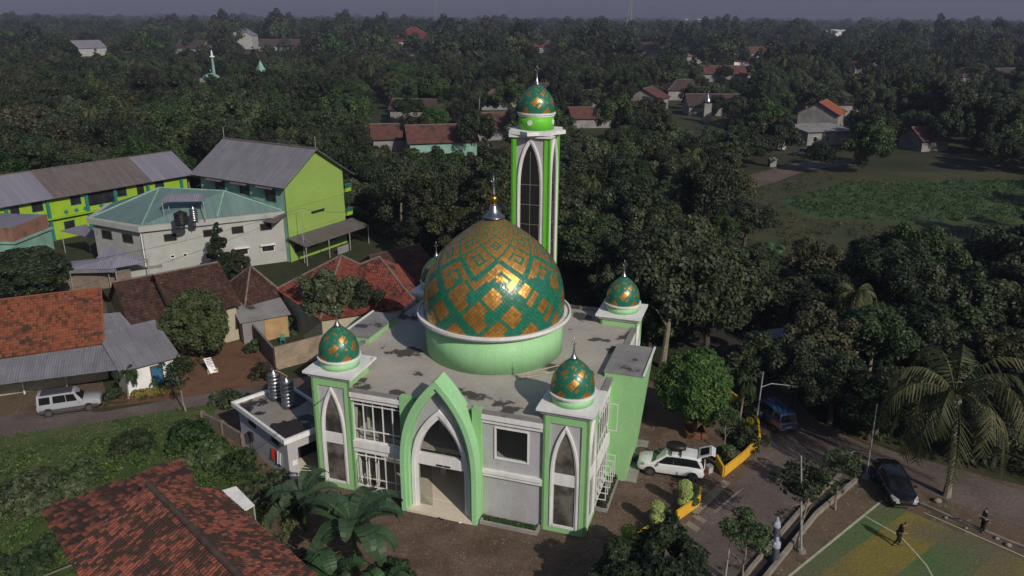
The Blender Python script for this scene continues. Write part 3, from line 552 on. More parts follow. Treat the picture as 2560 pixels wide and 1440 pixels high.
# ================================================================ houses
def ang_of(a, b): return math.atan2(b.y-a.y, b.x-a.x)
def add_window(parent, face, pos, z, w, h, L_, D_, fm=None, ledge=False, name='window', t=.07):
    f = MB(); p = MB(); e = .05
    if face in 'fb':
        s_ = -1 if face == 'f' else 1; y = 0 if face == 'f' else D_
        a, b = sorted((y-s_*.05, y+s_*e)); f.frame_xz(pos, z, pos+w, z+h, a, b, t); a, b = sorted((y-s_*.04, y+s_*.02)); p.box(pos+t, a, z+t, pos+w-t, b, z+h-t)
        if ledge: a, b = sorted((y, y+s_*.45)); f.box(pos-.15, a, z+h+.1, pos+w+.15, b, z+h+.2)
    else:
        s_ = -1 if face == 'l' else 1; x = 0 if face == 'l' else L_
        a, b = sorted((x-s_*.05, x+s_*e)); f.frame_yz(pos, z, pos+w, z+h, a, b, t); a, b = sorted((x-s_*.04, x+s_*.02)); p.box(a, pos+t, z+t, b, pos+w-t, z+h-t)
        if ledge: a, b = sorted((x, x+s_*.45)); f.box(a, pos-.15, z+h+.1, b, pos+w+.15, z+h+.2)
    o = f.build(name, fm or K['white'], parent); p.build('pane', K['darkpane'], o); return o
def house(name, label, cat, O, rz, L_, D_, hw, rise, kind, wallm, roofm, tile=False, ov=.5, wins=(), group=None, ridgem=None, cap=True, doors=(), fm=None, th=.1):
    H = thing(name, label, cat, (O.x, O.y, 0), rz, group); w = MB(); r = MB(); sl = rise/(D_/2)
    if kind == 'gable':
        w.add([(x, y, z) for x in (0, L_) for (y, z) in ((0, 0), (D_, 0), (D_, hw), (D_/2, hw+rise-.12), (0, hw))], [(0, 1, 2, 3, 4)[::-1], (5, 6, 7, 8, 9), (0, 4, 9, 5), (1, 6, 7, 2), (2, 7, 8, 3), (3, 8, 9, 4)])
        A = (-ov, -ov, hw-sl*ov); B = (L_+ov, -ov, hw-sl*ov); Cc = (L_+ov, D_/2, hw+rise); D2 = (-ov, D_/2, hw+rise); E_ = (L_+ov, D_+ov, hw-sl*ov); F_ = (-ov, D_+ov, hw-sl*ov)
        faces = [[A, B, Cc, D2], [E_, F_, D2, Cc]]; caps = [(D2, Cc)]
    elif kind == 'hip':
        w.box(0, 0, 0, L_, D_, hw); k = min(D_/2, L_/2-.05); z0 = hw-sl*ov
        A = (-ov, -ov, z0); B = (L_+ov, -ov, z0); E_ = (L_+ov, D_+ov, z0); F_ = (-ov, D_+ov, z0); R0 = (k, D_/2, hw+rise); R1 = (L_-k, D_/2, hw+rise)
        faces = [[A, B, R1, R0], [E_, F_, R0, R1], [F_, A, R0], [B, E_, R1]]; caps = [(R0, R1), (A, R0), (F_, R0), (B, R1), (E_, R1)]
    elif kind == 'shed':
        w.add([(0, 0, 0), (L_, 0, 0), (L_, D_, 0), (0, D_, 0), (0, 0, hw), (L_, 0, hw), (L_, D_, hw+rise), (0, D_, hw+rise)], [(0, 3, 2, 1), (0, 1, 5, 4), (1, 2, 6, 5), (2, 3, 7, 6), (3, 0, 4, 7), (4, 5, 6, 7)]); sl = rise/D_
        faces = [[(-ov, -ov, hw-sl*ov+.03), (L_+ov, -ov, hw-sl*ov+.03), (L_+ov, D_+ov, hw+rise+sl*ov+.03), (-ov, D_+ov, hw+rise+sl*ov+.03)]]; caps = []
    w.build('wall', wallm, H)
    for f in faces:
        if tile: r.tiles(f)
        else: r.poly(f, th)
    R = r.build('roof', roofm, H)
    if cap and caps:
        c = MB()
        for a, b in caps: c.tube((a[0], a[1], a[2]+.03), (b[0], b[1], b[2]+.03), .11, n=6)
        c.build('ridge_cap', ridgem or K['ridge'], R)
    for q in wins: add_window(H, *q[:5], L_, D_, fm, ledge=len(q) > 5)
    for (face, pos, wd_, hd_, dm) in doors:
        d = MB()
        if face == 'f': d.box(pos, -.05, .05, pos+wd_, .03, hd_)
        elif face == 'r': d.box(L_-.03, pos, .05, L_+.05, pos+wd_, hd_)
        else: d.box(-.05, pos, .05, .03, pos+wd_, hd_)
        d.build('door', dm, H)
    return H
K['bluedoor'] = pm('blue_door', (.03, .12, .22), None, 2, .6); K['wood'] = pm('brown_wood', (.10, .05, .03), (.06, .035, .02), 3, .7); K['ply'] = pm('plywood', (.42, .28, .13), (.32, .2, .1), 1, .8)
K['salmon'] = pm('worn_salmon_plaster', (.24, .12, .08), (.18, .10, .075), .6, .9, stain=(.12, .075, .06), sscale=.7)
K['maroon'] = pm('maroon_sheet', (.14, .03, .03), (.10, .025, .025), 1, .7); K['redcloth'] = pm('red_cloth', (.55, .03, .02), None, 3, .9)
def wrap(P0, P1, ov, D_=None):      # eave corners in the picture -> wall origin, angle, wall length
    a = ang_of(P0, P1); ux = Vector((math.cos(a), math.sin(a), 0)); uy = Vector((-ux.y, ux.x, 0)); O = P0+ux*ov+uy*ov
    return O, a, (P1-P0).length-2*ov
# --- annex with flat roof beside the mosque
P0, P1 = G(577, 1005, 3.4), G(710, 1103, 3.4); aA = ang_of(P0, P1); LA = Vector((P1.x-P0.x, P1.y-P0.y, 0)).length; DA = 4.5
an = thing('annex', 'low grey flat-roofed washroom with white rim attached to the left side of the mosque', 'building', (P0.x, P0.y, 0), aA)
mb = MB(); mb.box(.35, .35, 0, LA-.35, .5, 3.1); mb.box(.35, .5, 0, .5, DA, 3.1); mb.box(LA-.5, .5, 2.3, LA-.35, DA, 3.1); mb.box(LA-.5, .5, 0, LA-.35, 1.1, 2.3); mb.box(LA-.5, 2.9, 0, LA-.35, DA, 2.3); mb.box(.5, DA-.15, 0, LA-.5, DA, 3.1); mb.build('wall', K['grey_wall'], an)
mb = MB(); mb.box(LA-2.4, .5, .02, LA-.5, DA-.15, .1); mb.build('floor', K['floor'], an)
mb = MB(); mb.box(LA-2.6, .5, .1, LA-2.45, DA-.15, 3.1); mb.build('dark_inside_panel', K['darkpane'], an)  # near-black panel; its colour makes the doorway look dark inside
mb = MB(); mb.box(.2, .2, 3.1, LA-.2, DA, 3.2); rf = mb.build('roof', pm('stained_slab', (.27, .24, .21), (.2, .185, .17), .5, .5, stain=(.025, .02, .018), sscale=.33, slo=.47, shi=.49), an)
mb = MB(); mb.box(0, 0, 3.08, LA, .2, 3.42); mb.box(0, .2, 3.08, .2, DA, 3.42); mb.box(LA-.2, .2, 3.08, LA, DA, 3.42); mb.box(.2, DA-.15, 3.2, LA-.2, DA, 3.42); mb.build('roof_rim', K['white'], an)
for x in (1.9, 5.2): add_window(an, 'f', x, 2.25, 1.0, .42, LA, DA, K['black']); an.children[-1].location.y = .35
mb = MB(); mb.box(LA-.36, .62, 1.1, LA-.33, .98, 1.45); mb.build('notice', K['white'], an)
def rag(name, label, x, z0, z1, wd_, mat_):
    mb = MB(); v = []; f = []
    for i in range(9):
        for j in range(6): v.append((x+wd_*i/8, .3-.04*math.sin(i*1.9)-.015*j, z1+(z0-z1)*j/5*(1+.1*math.sin(i*1.3))))
    for i in range(8):
        for j in range(5): k = i*6+j; f += [(k, k+1, k+7, k+6)]
    mb.add(v, f); o = mb.build(name, mat_); o.matrix_world = Matrix.Translation((P0.x, P0.y, 0)) @ Matrix.Rotation(aA, 4, 'Z'); tag(o, label, 'cloth')
rag('hanging_cloth', 'red cloth hanging on the grey washroom wall', 5.15, .95, 1.75, .55, K['redcloth']); rag('hanging_cloth', 'white cloth hanging on the washroom wall right of the red cloth', 5.85, .9, 1.8, .85, K['white'])
mb = MB(); mb.tube((2.0, .3, 1.55), (2.0, .12, 1.55), .17, n=14); mb.box(2.15, .1, 1.05, 2.4, .32, 1.7); mb.tube((2.0, .27, 1.0), (2.0, .27, 1.4), .03); mb.tube((2.28, .22, .2), (2.28, .22, 1.05), .025); o = mb.build('water_meter', K['black']); tag(o, 'small dark meter box with round dial on the washroom wall', 'meter'); o.matrix_world = Matrix.Translation((P0.x, P0.y, 0)) @ Matrix.Rotation(aA, 4, 'Z')
def tank(name, loc, label, h=2.0, r=.47, mat_='steel', leg=0., group=None, dia='conical'):
    T = thing(name, label, 'water tank', loc, .3, group); mb = MB(); mb.smooth = True; pr = []
    n_ = 7
    for i in range(n_):
        z = leg+h*i/n_; pr += [(r, z), (r, z+h/n_*.86), (r*1.025, z+h/n_*.9), (r*1.025, z+h/n_*.96), (r, z+h/n_)]
    mb.lathe(pr, 0, 0, 28); mb.build('tank_body', K[mat_], T)
    mb = MB(); mb.smooth = True; mb.lathe([(r*1.02, leg+h), (r*.95, leg+h+.05), (r*.25, leg+h+.28), (.12, leg+h+.3), (.12, leg+h+.36), (.02, leg+h+.37)], 0, 0, 28); mb.build('tank_lid', K[mat_], T)
    if leg:
        mb = MB()
        for k in range(4): mb.tube((r*.8*math.cos(k*1.571), r*.8*math.sin(k*1.571), 0), (r*.8*math.cos(k*1.571), r*.8*math.sin(k*1.571), leg), .03)
        mb.build('stand', K['galv'], T)
    return T
a = G(690, 997, 3.2); tank('water_tank', (a.x, a.y, 3.2), 'ribbed steel water tank on the washroom roof, the farther of two', group='steel tanks on the washroom roof')
a = G(722, 1017, 3.2); tank('water_tank', (a.x, a.y, 3.2), 'ribbed steel water tank on the washroom roof, the nearer of two', group='steel tanks on the washroom roof')
mb = MB(); mb.path([G(678, 922, 5.5), G(700, 930, 5.5), G(718, 941, 5.45)], .03, 6); tag(mb.build('water_pipe', K['cream']), 'thin pale pipe running across the tops of the two steel tanks', 'pipe')
# garden walls beside the annex
def wall_run(name, label, cat, pts, h, t, mat_, z0=0, post=None, coping=None):
    W_ = thing(name, label, cat, (0, 0, 0)); mb = MB(); P = [G(x, y) for x, y in pts]
    for i, (a, c) in enumerate(zip(P[:-1], P[1:])):
        d = (c-a).normalized(); q = Vector((-d.y, d.x, 0))*t/2; e_ = d*(.002*(i+1))
        mb = MB(); mb.prism_z([(a-q+e_)[:2], (c-q-e_)[:2], (c+q-e_)[:2], (a+q+e_)[:2]], z0, h+.003*i); mb.build('wall_panel', mat_, W_)
        if coping: c_ = MB(); q2 = q*1.35; c_.prism_z([(a-q2)[:2], (c-q2)[:2], (c+q2)[:2], (a+q2)[:2]], h+.004*i+.004, h+.1+.004*i); c_.build('coping', coping, W_)
    if post:
        for a in P: c_ = MB(); c_.box(a.x-t*.7, a.y-t*.7, 0, a.x+t*.7, a.y+t*.7, h+post); c_.build('post', mat_, W_)
    return W_
wall_run('garden_wall', 'worn brown block wall with posts descending beside the grey washroom', 'wall', [(510, 1060), (560, 1085), (610, 1115)], 1.0, .18, K['oldwall'], post=.12)
wall_run('garden_wall', 'low yellow-edged planter wall beside the lane near the washroom', 'wall', [(498, 1048), (520, 1066)], .5, .15, K['yellow'])
wall_run('brick_wall', 'tall tan block wall casting a diagonal shadow behind the left mosque tower', 'wall', [(690, 925), (775, 902), (890, 868)], 2.2, .2, K['brick'])
wall_run('brick_wall', 'dark mossy side wall running back from the tan block wall', 'wall', [(690, 922), (640, 862), (628, 838)], 2.0, .2, K['oldwall'])
wall_run('brick_wall', 'grey plastered yard wall behind the red-tiled house', 'wall', [(150, 728), (250, 722), (332, 712)], 2.0, .2, K['oldwall'])
# --- white building with teal hipped roof
a = G(372, 700); P_ = [G(215, 545, 6.6), G(345, 568, 6.6), G(718, 528, 6.6)]; nb = (P_[2]-P_[1]).normalized(); nb = Vector((-nb.y, nb.x, 0))
pl = [P_[0], P_[1], P_[2], P_[2]+nb*9, P_[0]+nb*9+Vector((3, 0, 0))]
H = thing('white_building', 'whitewashed two-storey building with a teal hipped roof', 'building')
ins = lambda k: [tuple((p+(sum(pl, Vector())/5-p).normalized()*k)[:2]) for p in pl]
mb = MB(); mb.prism_z(ins(.6), 0, 6.0); mb.build('wall', K['wallw'], H)
mb = MB(); mb.prism_z(ins(0), 5.95, 6.6); mb.prism_z(ins(.25), 6.602, 6.62); mb.build('parapet', K['wallw'], H)
R0 = G(398, 470, 9.2); R1 = G(560, 478, 9.2); c0, c1, c2, c2b, c3 = [Vector((*q, 6.66)) for q in ins(.7)]
mid = c1+(c2-c1)*.52
rf = MB(); 
for f in ([c0, c1, R0], [c1, mid, R1, R0], [mid, c2, R1], [c2, c2b, R1], [c2b, c3, R0, R1], [c3, c0, R0]):
    rf.poly(f if len(f) < 4 else [f[0], f[1], f[2]], .06)
    if len(f) == 4: rf.poly([f[0], f[2], f[3]], .06)
R_ = rf.build('roof', K['tealroof'], H); mb = MB()
for p, q in ((R0, R1), (c1, R0), (c0, R0), (mid, R1), (c2, R1)): mb.tube(p+Vector((0, 0, .06)), q+Vector((0, 0, .06)), .1, n=6)
mb.build('ridge_cap', K['mint'], R_)
A_ = Vector((*ins(.6)[1], 0)); B2 = Vector((*ins(.6)[2], 0)); C_ = Vector((*ins(.6)[0], 0)); aw = ang_of(A_, B2)
def win_on(parent, O, rz, x, z, w, h, ledge=False, fm=None, name='window'):
    o = add_window(parent, 'f', x, z, w, h, 0, 0, fm, ledge, name); o.matrix_basis = Matrix.Translation((O.x, O.y, 0)) @ Matrix.Rotation(rz, 4, 'Z'); return o
for x, z, w_, h_ in ((2.2, 4.4, 1.4, .9), (6.6, 4.4, 1.4, .9), (9.9, 4.4, 1.4, .9), (13.3, 4.4, 1.4, .9)): win_on(H, A_, aw, x, z, w_, h_, fm=K['wood'])
for x in (6.5, 10.0, 13.2): win_on(H, A_, aw, x, 1.6, 1.6, .8, True)
for x in (2.6, 4.0): win_on(H, A_, aw, x, 2.3, .5, .4, name='vent')
al = ang_of(C_, A_); ll = (A_-C_).length
for x in (1.4, ll-3.6): win_on(H, C_, al, x, 4.2, 1.8, 1.1, fm=K['wood'])
mb = MB(); mb.tube(A_+Vector((-.15, -.12, 0)), A_+Vector((-.15, -.12, 6)), .07); mb.build('downpipe', K['white'], H)
# sheds leaning on the white building
def canopy(name, label, pts, mat_, th=.06, posts=True, pm_=None, h0=0, cat='canopy'):
    C2 = thing(name, label, cat); mb = MB(); P = [G(*p) for p in pts]; mb.poly(P, th); mb.build('roof_sheet', mat_, C2)
    if posts:
        ce = sum(P, Vector())/len(P)
        for p in P:
            q = p+(ce-p)*.05; m_ = MB(); m_.tube((q.x, q.y, h0), (q.x, q.y, q.z-th), .05, n=6); m_.build('post', pm_ or K['galv'], C2)
    return C2
canopy('metal_canopy', 'plain purple-grey sheet canopy left of the white building', [(150, 577, 3.0), (215, 560, 3.8), (250, 590, 3.8), (245, 598, 3.0)], K['corrpur'])
canopy('metal_canopy', 'long purple-grey sheet roof below the white building corner', [(160, 655, 2.8), (300, 640, 3.6), (375, 655, 2.9), (270, 673, 2.5), (160, 673, 2.5)], K['corrpur'])
canopy('metal_canopy', 'triangular grey sheet roof against the left wall of the white building', [(240, 645, 3.2), (272, 613, 4.3), (372, 650, 3.2)], K['corrpur'])
canopy('metal_canopy', 'narrow pale sheet strip roof above the yard wall', [(172, 683, 2.3), (168, 674, 2.5), (290, 670, 2.5), (292, 680, 2.3)], K['corr'])
a = G(340, 700); house('storage_room', 'small whitewashed lean-to room at the foot of the white building', 'shed', G(330, 708), aw, 3.4, 2.5, 1.6, .2, 'shed', K['wallw'], K['slabc'], ov=.1)
# tank stand on the teal roof
st = canopy('tank_shelter', 'small purple sheet roof on posts sheltering tanks above the teal roof', [(402, 505, 9.0), (415, 487, 9.6), (508, 483, 9.6), (510, 503, 9.0)], K['corrpur'], h0=6.6, cat='shelter')
for px_, py_, lb, mt, hh, rr_ in ((455, 566, 'squat black water tank under the small shelter on the teal roof', 'black', 1.3, .75), (487, 560, 'slim ribbed steel water tank under the small shelter on the teal roof', 'steel', 1.5, .45)):
    a = G(px_, py_, 6.66); tank('water_tank', (a.x, a.y, 6.66), lb, hh, rr_, mt, .25)
# --- tall lime building
O = Vector((-28.3, 95.2, 0)); TL = thing('tall_lime_building', 'tall lime green and mint three-storey building with a grey corrugated gable roof', 'building', (O.x, O.y, 0), math.radians(150))
# local: x runs along the long mint side (away to the left), y>0 is to the camera side -> use negative y for depth
LT_, DT_, HT_ = 15.5, 10.6, 10.4
mb = MB(); mb.add([(0, 0, 0), (LT_, 0, 0), (LT_, 0, HT_), (0, 0, HT_)], [(0, 1, 2, 3)]); mb.add([(LT_, 0, 0), (LT_, -DT_, 0), (LT_, -DT_, HT_), (LT_, -DT_/2, HT_+3.3), (LT_, 0, HT_)], [(0, 1, 2, 3, 4)]); mb.add([(0, -DT_, 0), (LT_, -DT_, 0), (LT_, -DT_, HT_), (0, -DT_, HT_)], [(0, 1, 2, 3)[::-1]]); mb.build('side_wall', K['mint'], TL)
mb = MB(); mb.add([(0, 0, 0), (0, -DT_, 0), (0, -DT_, HT_), (0, -DT_/2, HT_+3.3), (0, 0, HT_), (.2, 0, 0), (.2, -DT_, 0), (.2, -DT_, HT_), (.2, -DT_/2, HT_+3.3), (.2, 0, HT_)], [(0, 4, 3, 2, 1), (0, 5, 9, 4), (1, 2, 7, 6)]); mb.box(-.06, -DT_+.05, 6.9, 0, -.05, 7.0); mb.box(-.05, -DT_+.05, 3.7, 0, -.05, 3.78); mb.build('gable_wall', K['limetall'], TL)
s_ = 3.4/(DT_/2); mb = MB(); ov = .9
mb.poly([(-.8, ov, HT_-s_*ov), (LT_+1, ov, HT_-s_*ov), (LT_+1, -DT_/2, HT_+3.4), (-.8, -DT_/2, HT_+3.4)], .06); mb.poly([(-.8, -DT_-ov-.6, HT_-s_*(ov+.6)), (LT_+1, -DT_-ov-.6, HT_-s_*(ov+.6)), (LT_+1, -DT_/2, HT_+3.4), (-.8, -DT_/2, HT_+3.4)], .06); R_ = mb.build('roof', K['corr'], TL)
mb = MB(); mb.tube((-.8, -DT_/2, HT_+3.43), (LT_+1, -DT_/2, HT_+3.43), .13, n=6); mb.build('ridge_cap', K['corrold'], R_)
for x in (-.6, LT_+.8): mb = MB(); mb.tube((x, -DT_/2, HT_+3.4), (x, -DT_/2, HT_+5.0), .035); mb.build('lightning_rod', K['galv'], R_)
for x in (1.6, 6.2, 10.8):
    add_window(TL, 'b', x, 7.6, 1.9, 1.7, 0, 0, K['teal']); mb = MB(); mb.poly([(x-.4, 0, 10.0), (x+2.5, 0, 10.0), (x+2.5, 1.1, 9.5), (x-.4, 1.1, 9.5)], .06); mb.build('window_hood', K['corrold'], TL)
mb = MB(); mb.poly([(0, .02, 6.4), (LT_, .02, 6.4), (LT_, 2.2, 5.6), (0, 2.2, 5.6)], .06); mb.build('side_lean_to', K['corrold'], TL)
mb = MB(); mb.box(-.08, -6.6, 5.45, .0, -4.2, 5.75); mb.build('vent_grille', K['darkpane'], TL)
for z in (3.9, 7.2):
    mb = MB(); mb.box(-.4, -DT_-1.1, z, 3.5, -DT_, z+.12); mb.box(-.4, -DT_-1.1, z+.12, -.32, -DT_, z+.5); bb = mb.build('balcony', K['lime'], TL); mb = MB()
    for k in range(5): mb.box(-.4, -DT_-1.1+k*.25, z+.5, -.34, -DT_-1.0+k*.25, z+1.0)
    mb.box(-.42, -DT_-1.1, z+1.0, -.3, -DT_, z+1.1); mb.build('balustrade', K['teal'], bb)
mb = MB(); mb.poly([(-.02, .4, 3.3), (-.02, -DT_-1.6, 3.3), (-3.0, -DT_-1.4, 2.5), (-3.0, .2, 2.5)], .06); lt = mb.build('porch_roof', K['corrold'], TL)
for y in (.1, -4, -8, -DT_-1.2): mb = MB(); mb.tube((-2.9, y, 0), (-2.9, y, 2.5), .06); mb.build('post', K['galv'], lt)
mb = MB(); mb.box(-2.95, -DT_+3, 0, -2.85, -5.5, 1.0); mb.build('porch_parapet', K['slabc'], lt)
for y in (-2.2, -5, -8.2): add_window(TL, 'l', y, 1.0, 1.5, 1.1, 0, 0, K['teal'])
# --- long lime school block
P0, P1 = G(-200, 545, 6.4), G(483, 430, 6.4); O, a, L_ = wrap(P0, P1, .8)
SC = house('school_block', 'long lime green two-storey school block with teal columns at the left edge', 'building', O, a, L_, 9.5, 6.5, 2.6, 'gable', K['lime'], K['corrold'], ov=.9, cap=True, ridgem=K['corrold'])
# pale purple sheets on both ends of its roof
s_ = 2.6/4.75; mb = MB()
for x0, x1, nm in ((L_-6.2, L_+.95, 0), (-.95, 14.8, 1)):
    mb = MB(); mb.poly([(x0, -.95, 6.5-s_*.95+.04), (x1, -.95, 6.5-s_*.95+.04), (x1, 4.75, 9.14), (x0, 4.75, 9.14)], .03); mb.build('roof_sheet', K['corrpur'], SC)
def xs(px, py, O=O, a=a):    # distance along the facade of a picture column
    best = 0
    for i in range(400):
        x = L_*i/400; p = PX((O.x+math.cos(a)*x, O.y+math.sin(a)*x, 4))
        if p[0] < px: best = x
    return best
for px_ in (98, 195, 310, 405): add_window(SC, 'f', xs(px_-15, 0), 4.4, 1.5, 1.5, L_, 9.5, K['teal'])
for px_ in (30, 345): mb = MB(); mb.box(xs(px_, 0), -.06, 3.6, xs(px_, 0)+1.1, .03, 5.7); mb.build('door', K['darkpane'], SC)
for px_ in (110, 168): add_window(SC, 'f', xs(px_-15, 0), 1.0, 1.5, 1.4, L_, 9.5, K['teal'])
for px_ in (60,): mb = MB(); mb.box(xs(px_, 0), -.06, .1, xs(px_, 0)+1.1, .03, 2.2); mb.build('door', K['darkpane'], SC)
for px_ in (20, 122, 218, 290, 372, 455): mb = MB(); mb.box(xs(px_, 0)-.2, -.28, 0, xs(px_, 0)+.2, -.0, 6.2); mb.build('column', K['teal'], SC)
mb = MB(); mb.box(xs(222, 0), -.08, 3.9, xs(286, 0), .05, 6.1); mb.build('veranda_dark_panel', K['darkpane'], SC)  # solid dark panel; the veranda's inner shade is put into its colour
mb = MB(); mb.box(0, -.6, 3.05, L_, -.001, 3.2); mb.build('floor_band', K['lime'], SC)
for px_ in (60, 86, 112, 165, 190, 212, 252, 285):
    x = xs(px_, 0); mb = MB(); mb.plate_xz([(x-.35, 3.65), (x, 3.3), (x+.35, 3.65), (x, 4.0)], -.05, .02); mb.build('diamond_vent', K['teal'], SC)
# --- salmon and mint building at the left edge
P0, P1 = G(-160, 600, 3.4), G(48, 600, 3.4); O, a, L_ = wrap(P0, P1, 0)
H = thing('salmon_building', 'small salmon and mint flat-roofed building cut off by the left edge', 'building', (O.x, O.y, 0), a-.1); mb = MB(); mb.box(0, 0, 0, L_, 7, 3.2); mb.build('wall', K['mint'], H); mb = MB(); mb.box(-.2, -.25, 3.2, L_+.25, 7.2, 3.45); mb.build('ledge', K['mint'], H); mb = MB(); mb.box(0, 0, 3.45, L_, 6.8, 5.2); mb.build('upper_wall', K['salmon'], H); mb = MB(); mb.box(.15, .15, 5.2, L_-.15, 6.6, 5.28); mb.build('roof', K['corrpur'], H)
# --- red-tiled house with porch, and its white neighbour
P0, P1 = G(-110, 910, 3.5), G(262, 857, 3.5); O, a, L_ = wrap(P0, P1, .35)
RH = house('red_tiled_house', 'cream house with a bright orange clay roof at the left edge', 'house', O, a, L_, 11.0, 3.65, 2.9, 'gable', K['cream'], K['claybright'], tile=True, ov=.35, wins=(('f', 6.3, 1.0, .9, 1.2), ('f', 7.7, .9, 1.9, 1.5), ('f', 10.1, 1.0, .9, 1.2), ('f', 12.6, 1.1, 1.3, 1.2), ('f', 3.0, .9, 1.5, 1.2)), ridgem=K['claybright'], fm=K['wood'])
mb = MB(); P = [G(-110, 912, 3.35), G(268, 857, 3.35), G(308, 922, 2.55), G(0, 955, 2.5), G(-110, 975, 2.5)]; mb.poly([P[0], P[1], P[2], P[4]], .04); o = mb.build('porch_roof', K['corr'], RH); o.matrix_parent_inverse = RH.matrix_world.inverted() if False else (Matrix.Translation((O.x, O.y, 0)) @ Matrix.Rotation(a, 4, 'Z')).inverted()
for px_, py_ in ((62, 985), (168, 968), (270, 945)):
    q = G(px_, py_); m_ = MB(); m_.tube(q, (q.x, q.y, 2.6), .07); pp = m_.build('post', K['white'], o)
P0, P1 = G(300, 925, 2.6), G(445, 888, 2.6); O, a, L_ = wrap(P0, P1, .3)
WH = house('white_cottage', 'small white cottage with blue door under grey corrugated sheets', 'house', O, a, L_, 5.4, 2.6, 1.2, 'shed', K['white'], K['corr'], ov=.45, doors=(('f', 2.1, .8, 2.0, K['bluedoor']),))
mb = MB(); mb.frame_xz(2.0, 0, 3.0, 2.1, -.07, .0, .1); mb.build('door_frame', K['wood'], WH)
canopy('sheet_roof', 'pale grey sheet roof between the orange roof and the dark tiled roof', [(262, 833, 3.3), (250, 785, 4.1), (300, 780, 4.1), (330, 815, 3.3)], K['corr'], posts=True, cat='roof')
# --- dark tiled houses
P0, P1 = G(325, 816, 3.2), G(432, 793, 3.2); O, a, L_ = wrap(P0, P1, .3)
house('dark_tiled_house', 'dark mossy tiled gable house just right of the orange roof', 'house', O, a, L_+1.5, 8.2, 3.3, 2.9, 'gable', K['cream'], K['claydark'], tile=True, ov=.35, ridgem=K['ridgepale'])
P0, P1 = G(440, 800, 3.6), G(600, 762, 3.6); O, a, L_ = wrap(P0, P1, .3)
house('dark_tiled_house', 'larger dark mossy tiled gable house behind the round yellow-green tree', 'house', O, a, L_, 8.4, 3.8, 3.0, 'gable', K['cream'], K['claydark'], tile=True, ov=.35, ridgem=K['ridgepale'])
P0, P1 = G(612, 763, 3.0), G(705, 742, 3.0); O, a, L_ = wrap(P0, P1, .3)
house('small_hipped_house', 'small dark hipped-roof house left of the big red roof', 'house', O, a, L_+.6, 6.0, 3.1, 2.6, 'hip', K['cream'], K['claydark'], tile=True, ov=.35, ridgem=K['ridgepale'])
P0, P1 = G(600, 805, 2.5), G(725, 783, 2.5); O, a, L_ = wrap(P0, P1, .2)
SH = house('outhouse', 'low outhouse with a flat cement-sheet roof and plywood side', 'shed', O, a, L_, 3.6, 2.45, .5, 'shed', K['slabc'], K['slabc'], ov=.25)
mb = MB(); mb.box(L_-2.3, -.1, .1, L_-.1, -.02, 2.2); mb.build('plywood_panel', K['ply'], SH)
# --- big red hipped roof with two peaks
EL, EF, ER = G(690, 724, 3.5), G(800, 800, 3.5), G(1045, 765, 3.5); p1, p3 = G(853, 640, 6.8), G(948, 643, 6.8)
BR = thing('big_red_roof_house', 'long house under a wide red hipped tile roof behind the mosque', 'house'); ce = (EL+EF+ER)/3; back = EL+(p1-EL)*1.0+(p1-EF)*.55; bk = Vector((p1.x-.5, p1.y+5.5, 3.5)); bk2 = Vector((p3.x+2.5, p3.y+6, 3.5))
mb = MB(); w_ = [q+(Vector((ce.x, ce.y+3, q.z))-q)*.06 for q in (EL, EF, ER, bk2, bk)]; mb.prism_z([tuple(q[:2]) for q in w_], 0, 3.4); mb.build('wall', K['cream'], BR)
mb = MB(); val = (p1+p3)/2+Vector((0, -.4, -.75))
for f in ([EL, EF, p1], [EF, val, p1], [EF, ER, val], [ER, p3, val], [EL, p1, bk], [bk, p1, val], [bk, val, p3], [bk, p3, bk2], [ER, bk2, p3]): mb.tiles(f, .26, .34)
R_ = mb.build('roof', K['clayred'], BR); mb = MB()
for p, q in ((EF, p1), (EL, p1), (p1, val), (val, p3), (p3, ER)): mb.tube(p+Vector((0, 0, .06)), q+Vector((0, 0, .06)), .12, n=6)
mb.build('ridge_cap', K['ridgepale'], R_)
P0, P1 = G(985, 720, 3.4), G(1075, 700, 3.4); O, a, L_ = wrap(P0, P1, .3)
house('rear_tiled_house', 'shaded maroon tiled house tucked between the big red roof and the mosque', 'house', O, a+.1, L_+2, 8.0, 3.4, 2.5, 'gable', K['cream'], K['claydark'], tile=True)
# --- foreground house
FH = thing('foreground_house', 'old weathered red tiled house in the lower left foreground', 'house')
R0, RE = G(370, 1212, 6.6), None; E1 = G(545, 1222, 4.1); E1b = G(790, 1440, 4.1); rd = (E1b-E1).normalized(); RE = R0+rd*17; E1c = E1+rd*17; E2 = G(165, 1390, 4.3); E2c = E2+rd*17
mb = MB(); mb.tiles([R0, E1, E1c, RE], .22, .30); mb.tiles([R0, RE, E2c, E2], .22, .30); R_ = mb.build('roof', K['clayold'], FH)
mb = MB(); mb.tube(R0+Vector((0, 0, .08)), RE+Vector((0, 0, .08)), .17, n=8); mb.build('ridge_cap', K['ridge'], R_)
S0, S1, S2, S3 = G(105, 1275, 3.0), G(458, 1155, 3.0), G(490, 1208, 4.1), G(168, 1392, 4.1)
mb = MB(); mb.tiles([S0, S1, S2, S3], .34, .42); mb.build('lean_to_roof', K['clayold'], FH)
ce = (R0+E1c+E2)/3; mb = MB(); w_ = [q+(Vector((ce.x, ce.y, q.z))-q).normalized()*.7 for q in (E1, E1c, E2c, E2)]; mb.prism_z([tuple(q[:2]) for q in w_], 0, 3.6); mb.build('wall', K['cream'], FH)
canopy('white_canopy', 'small white sheet canopy behind the foreground tiled roof', [(548, 1228, 2.9), (590, 1215, 3.0), (636, 1262, 2.9), (600, 1285, 2.7)], K['white'])
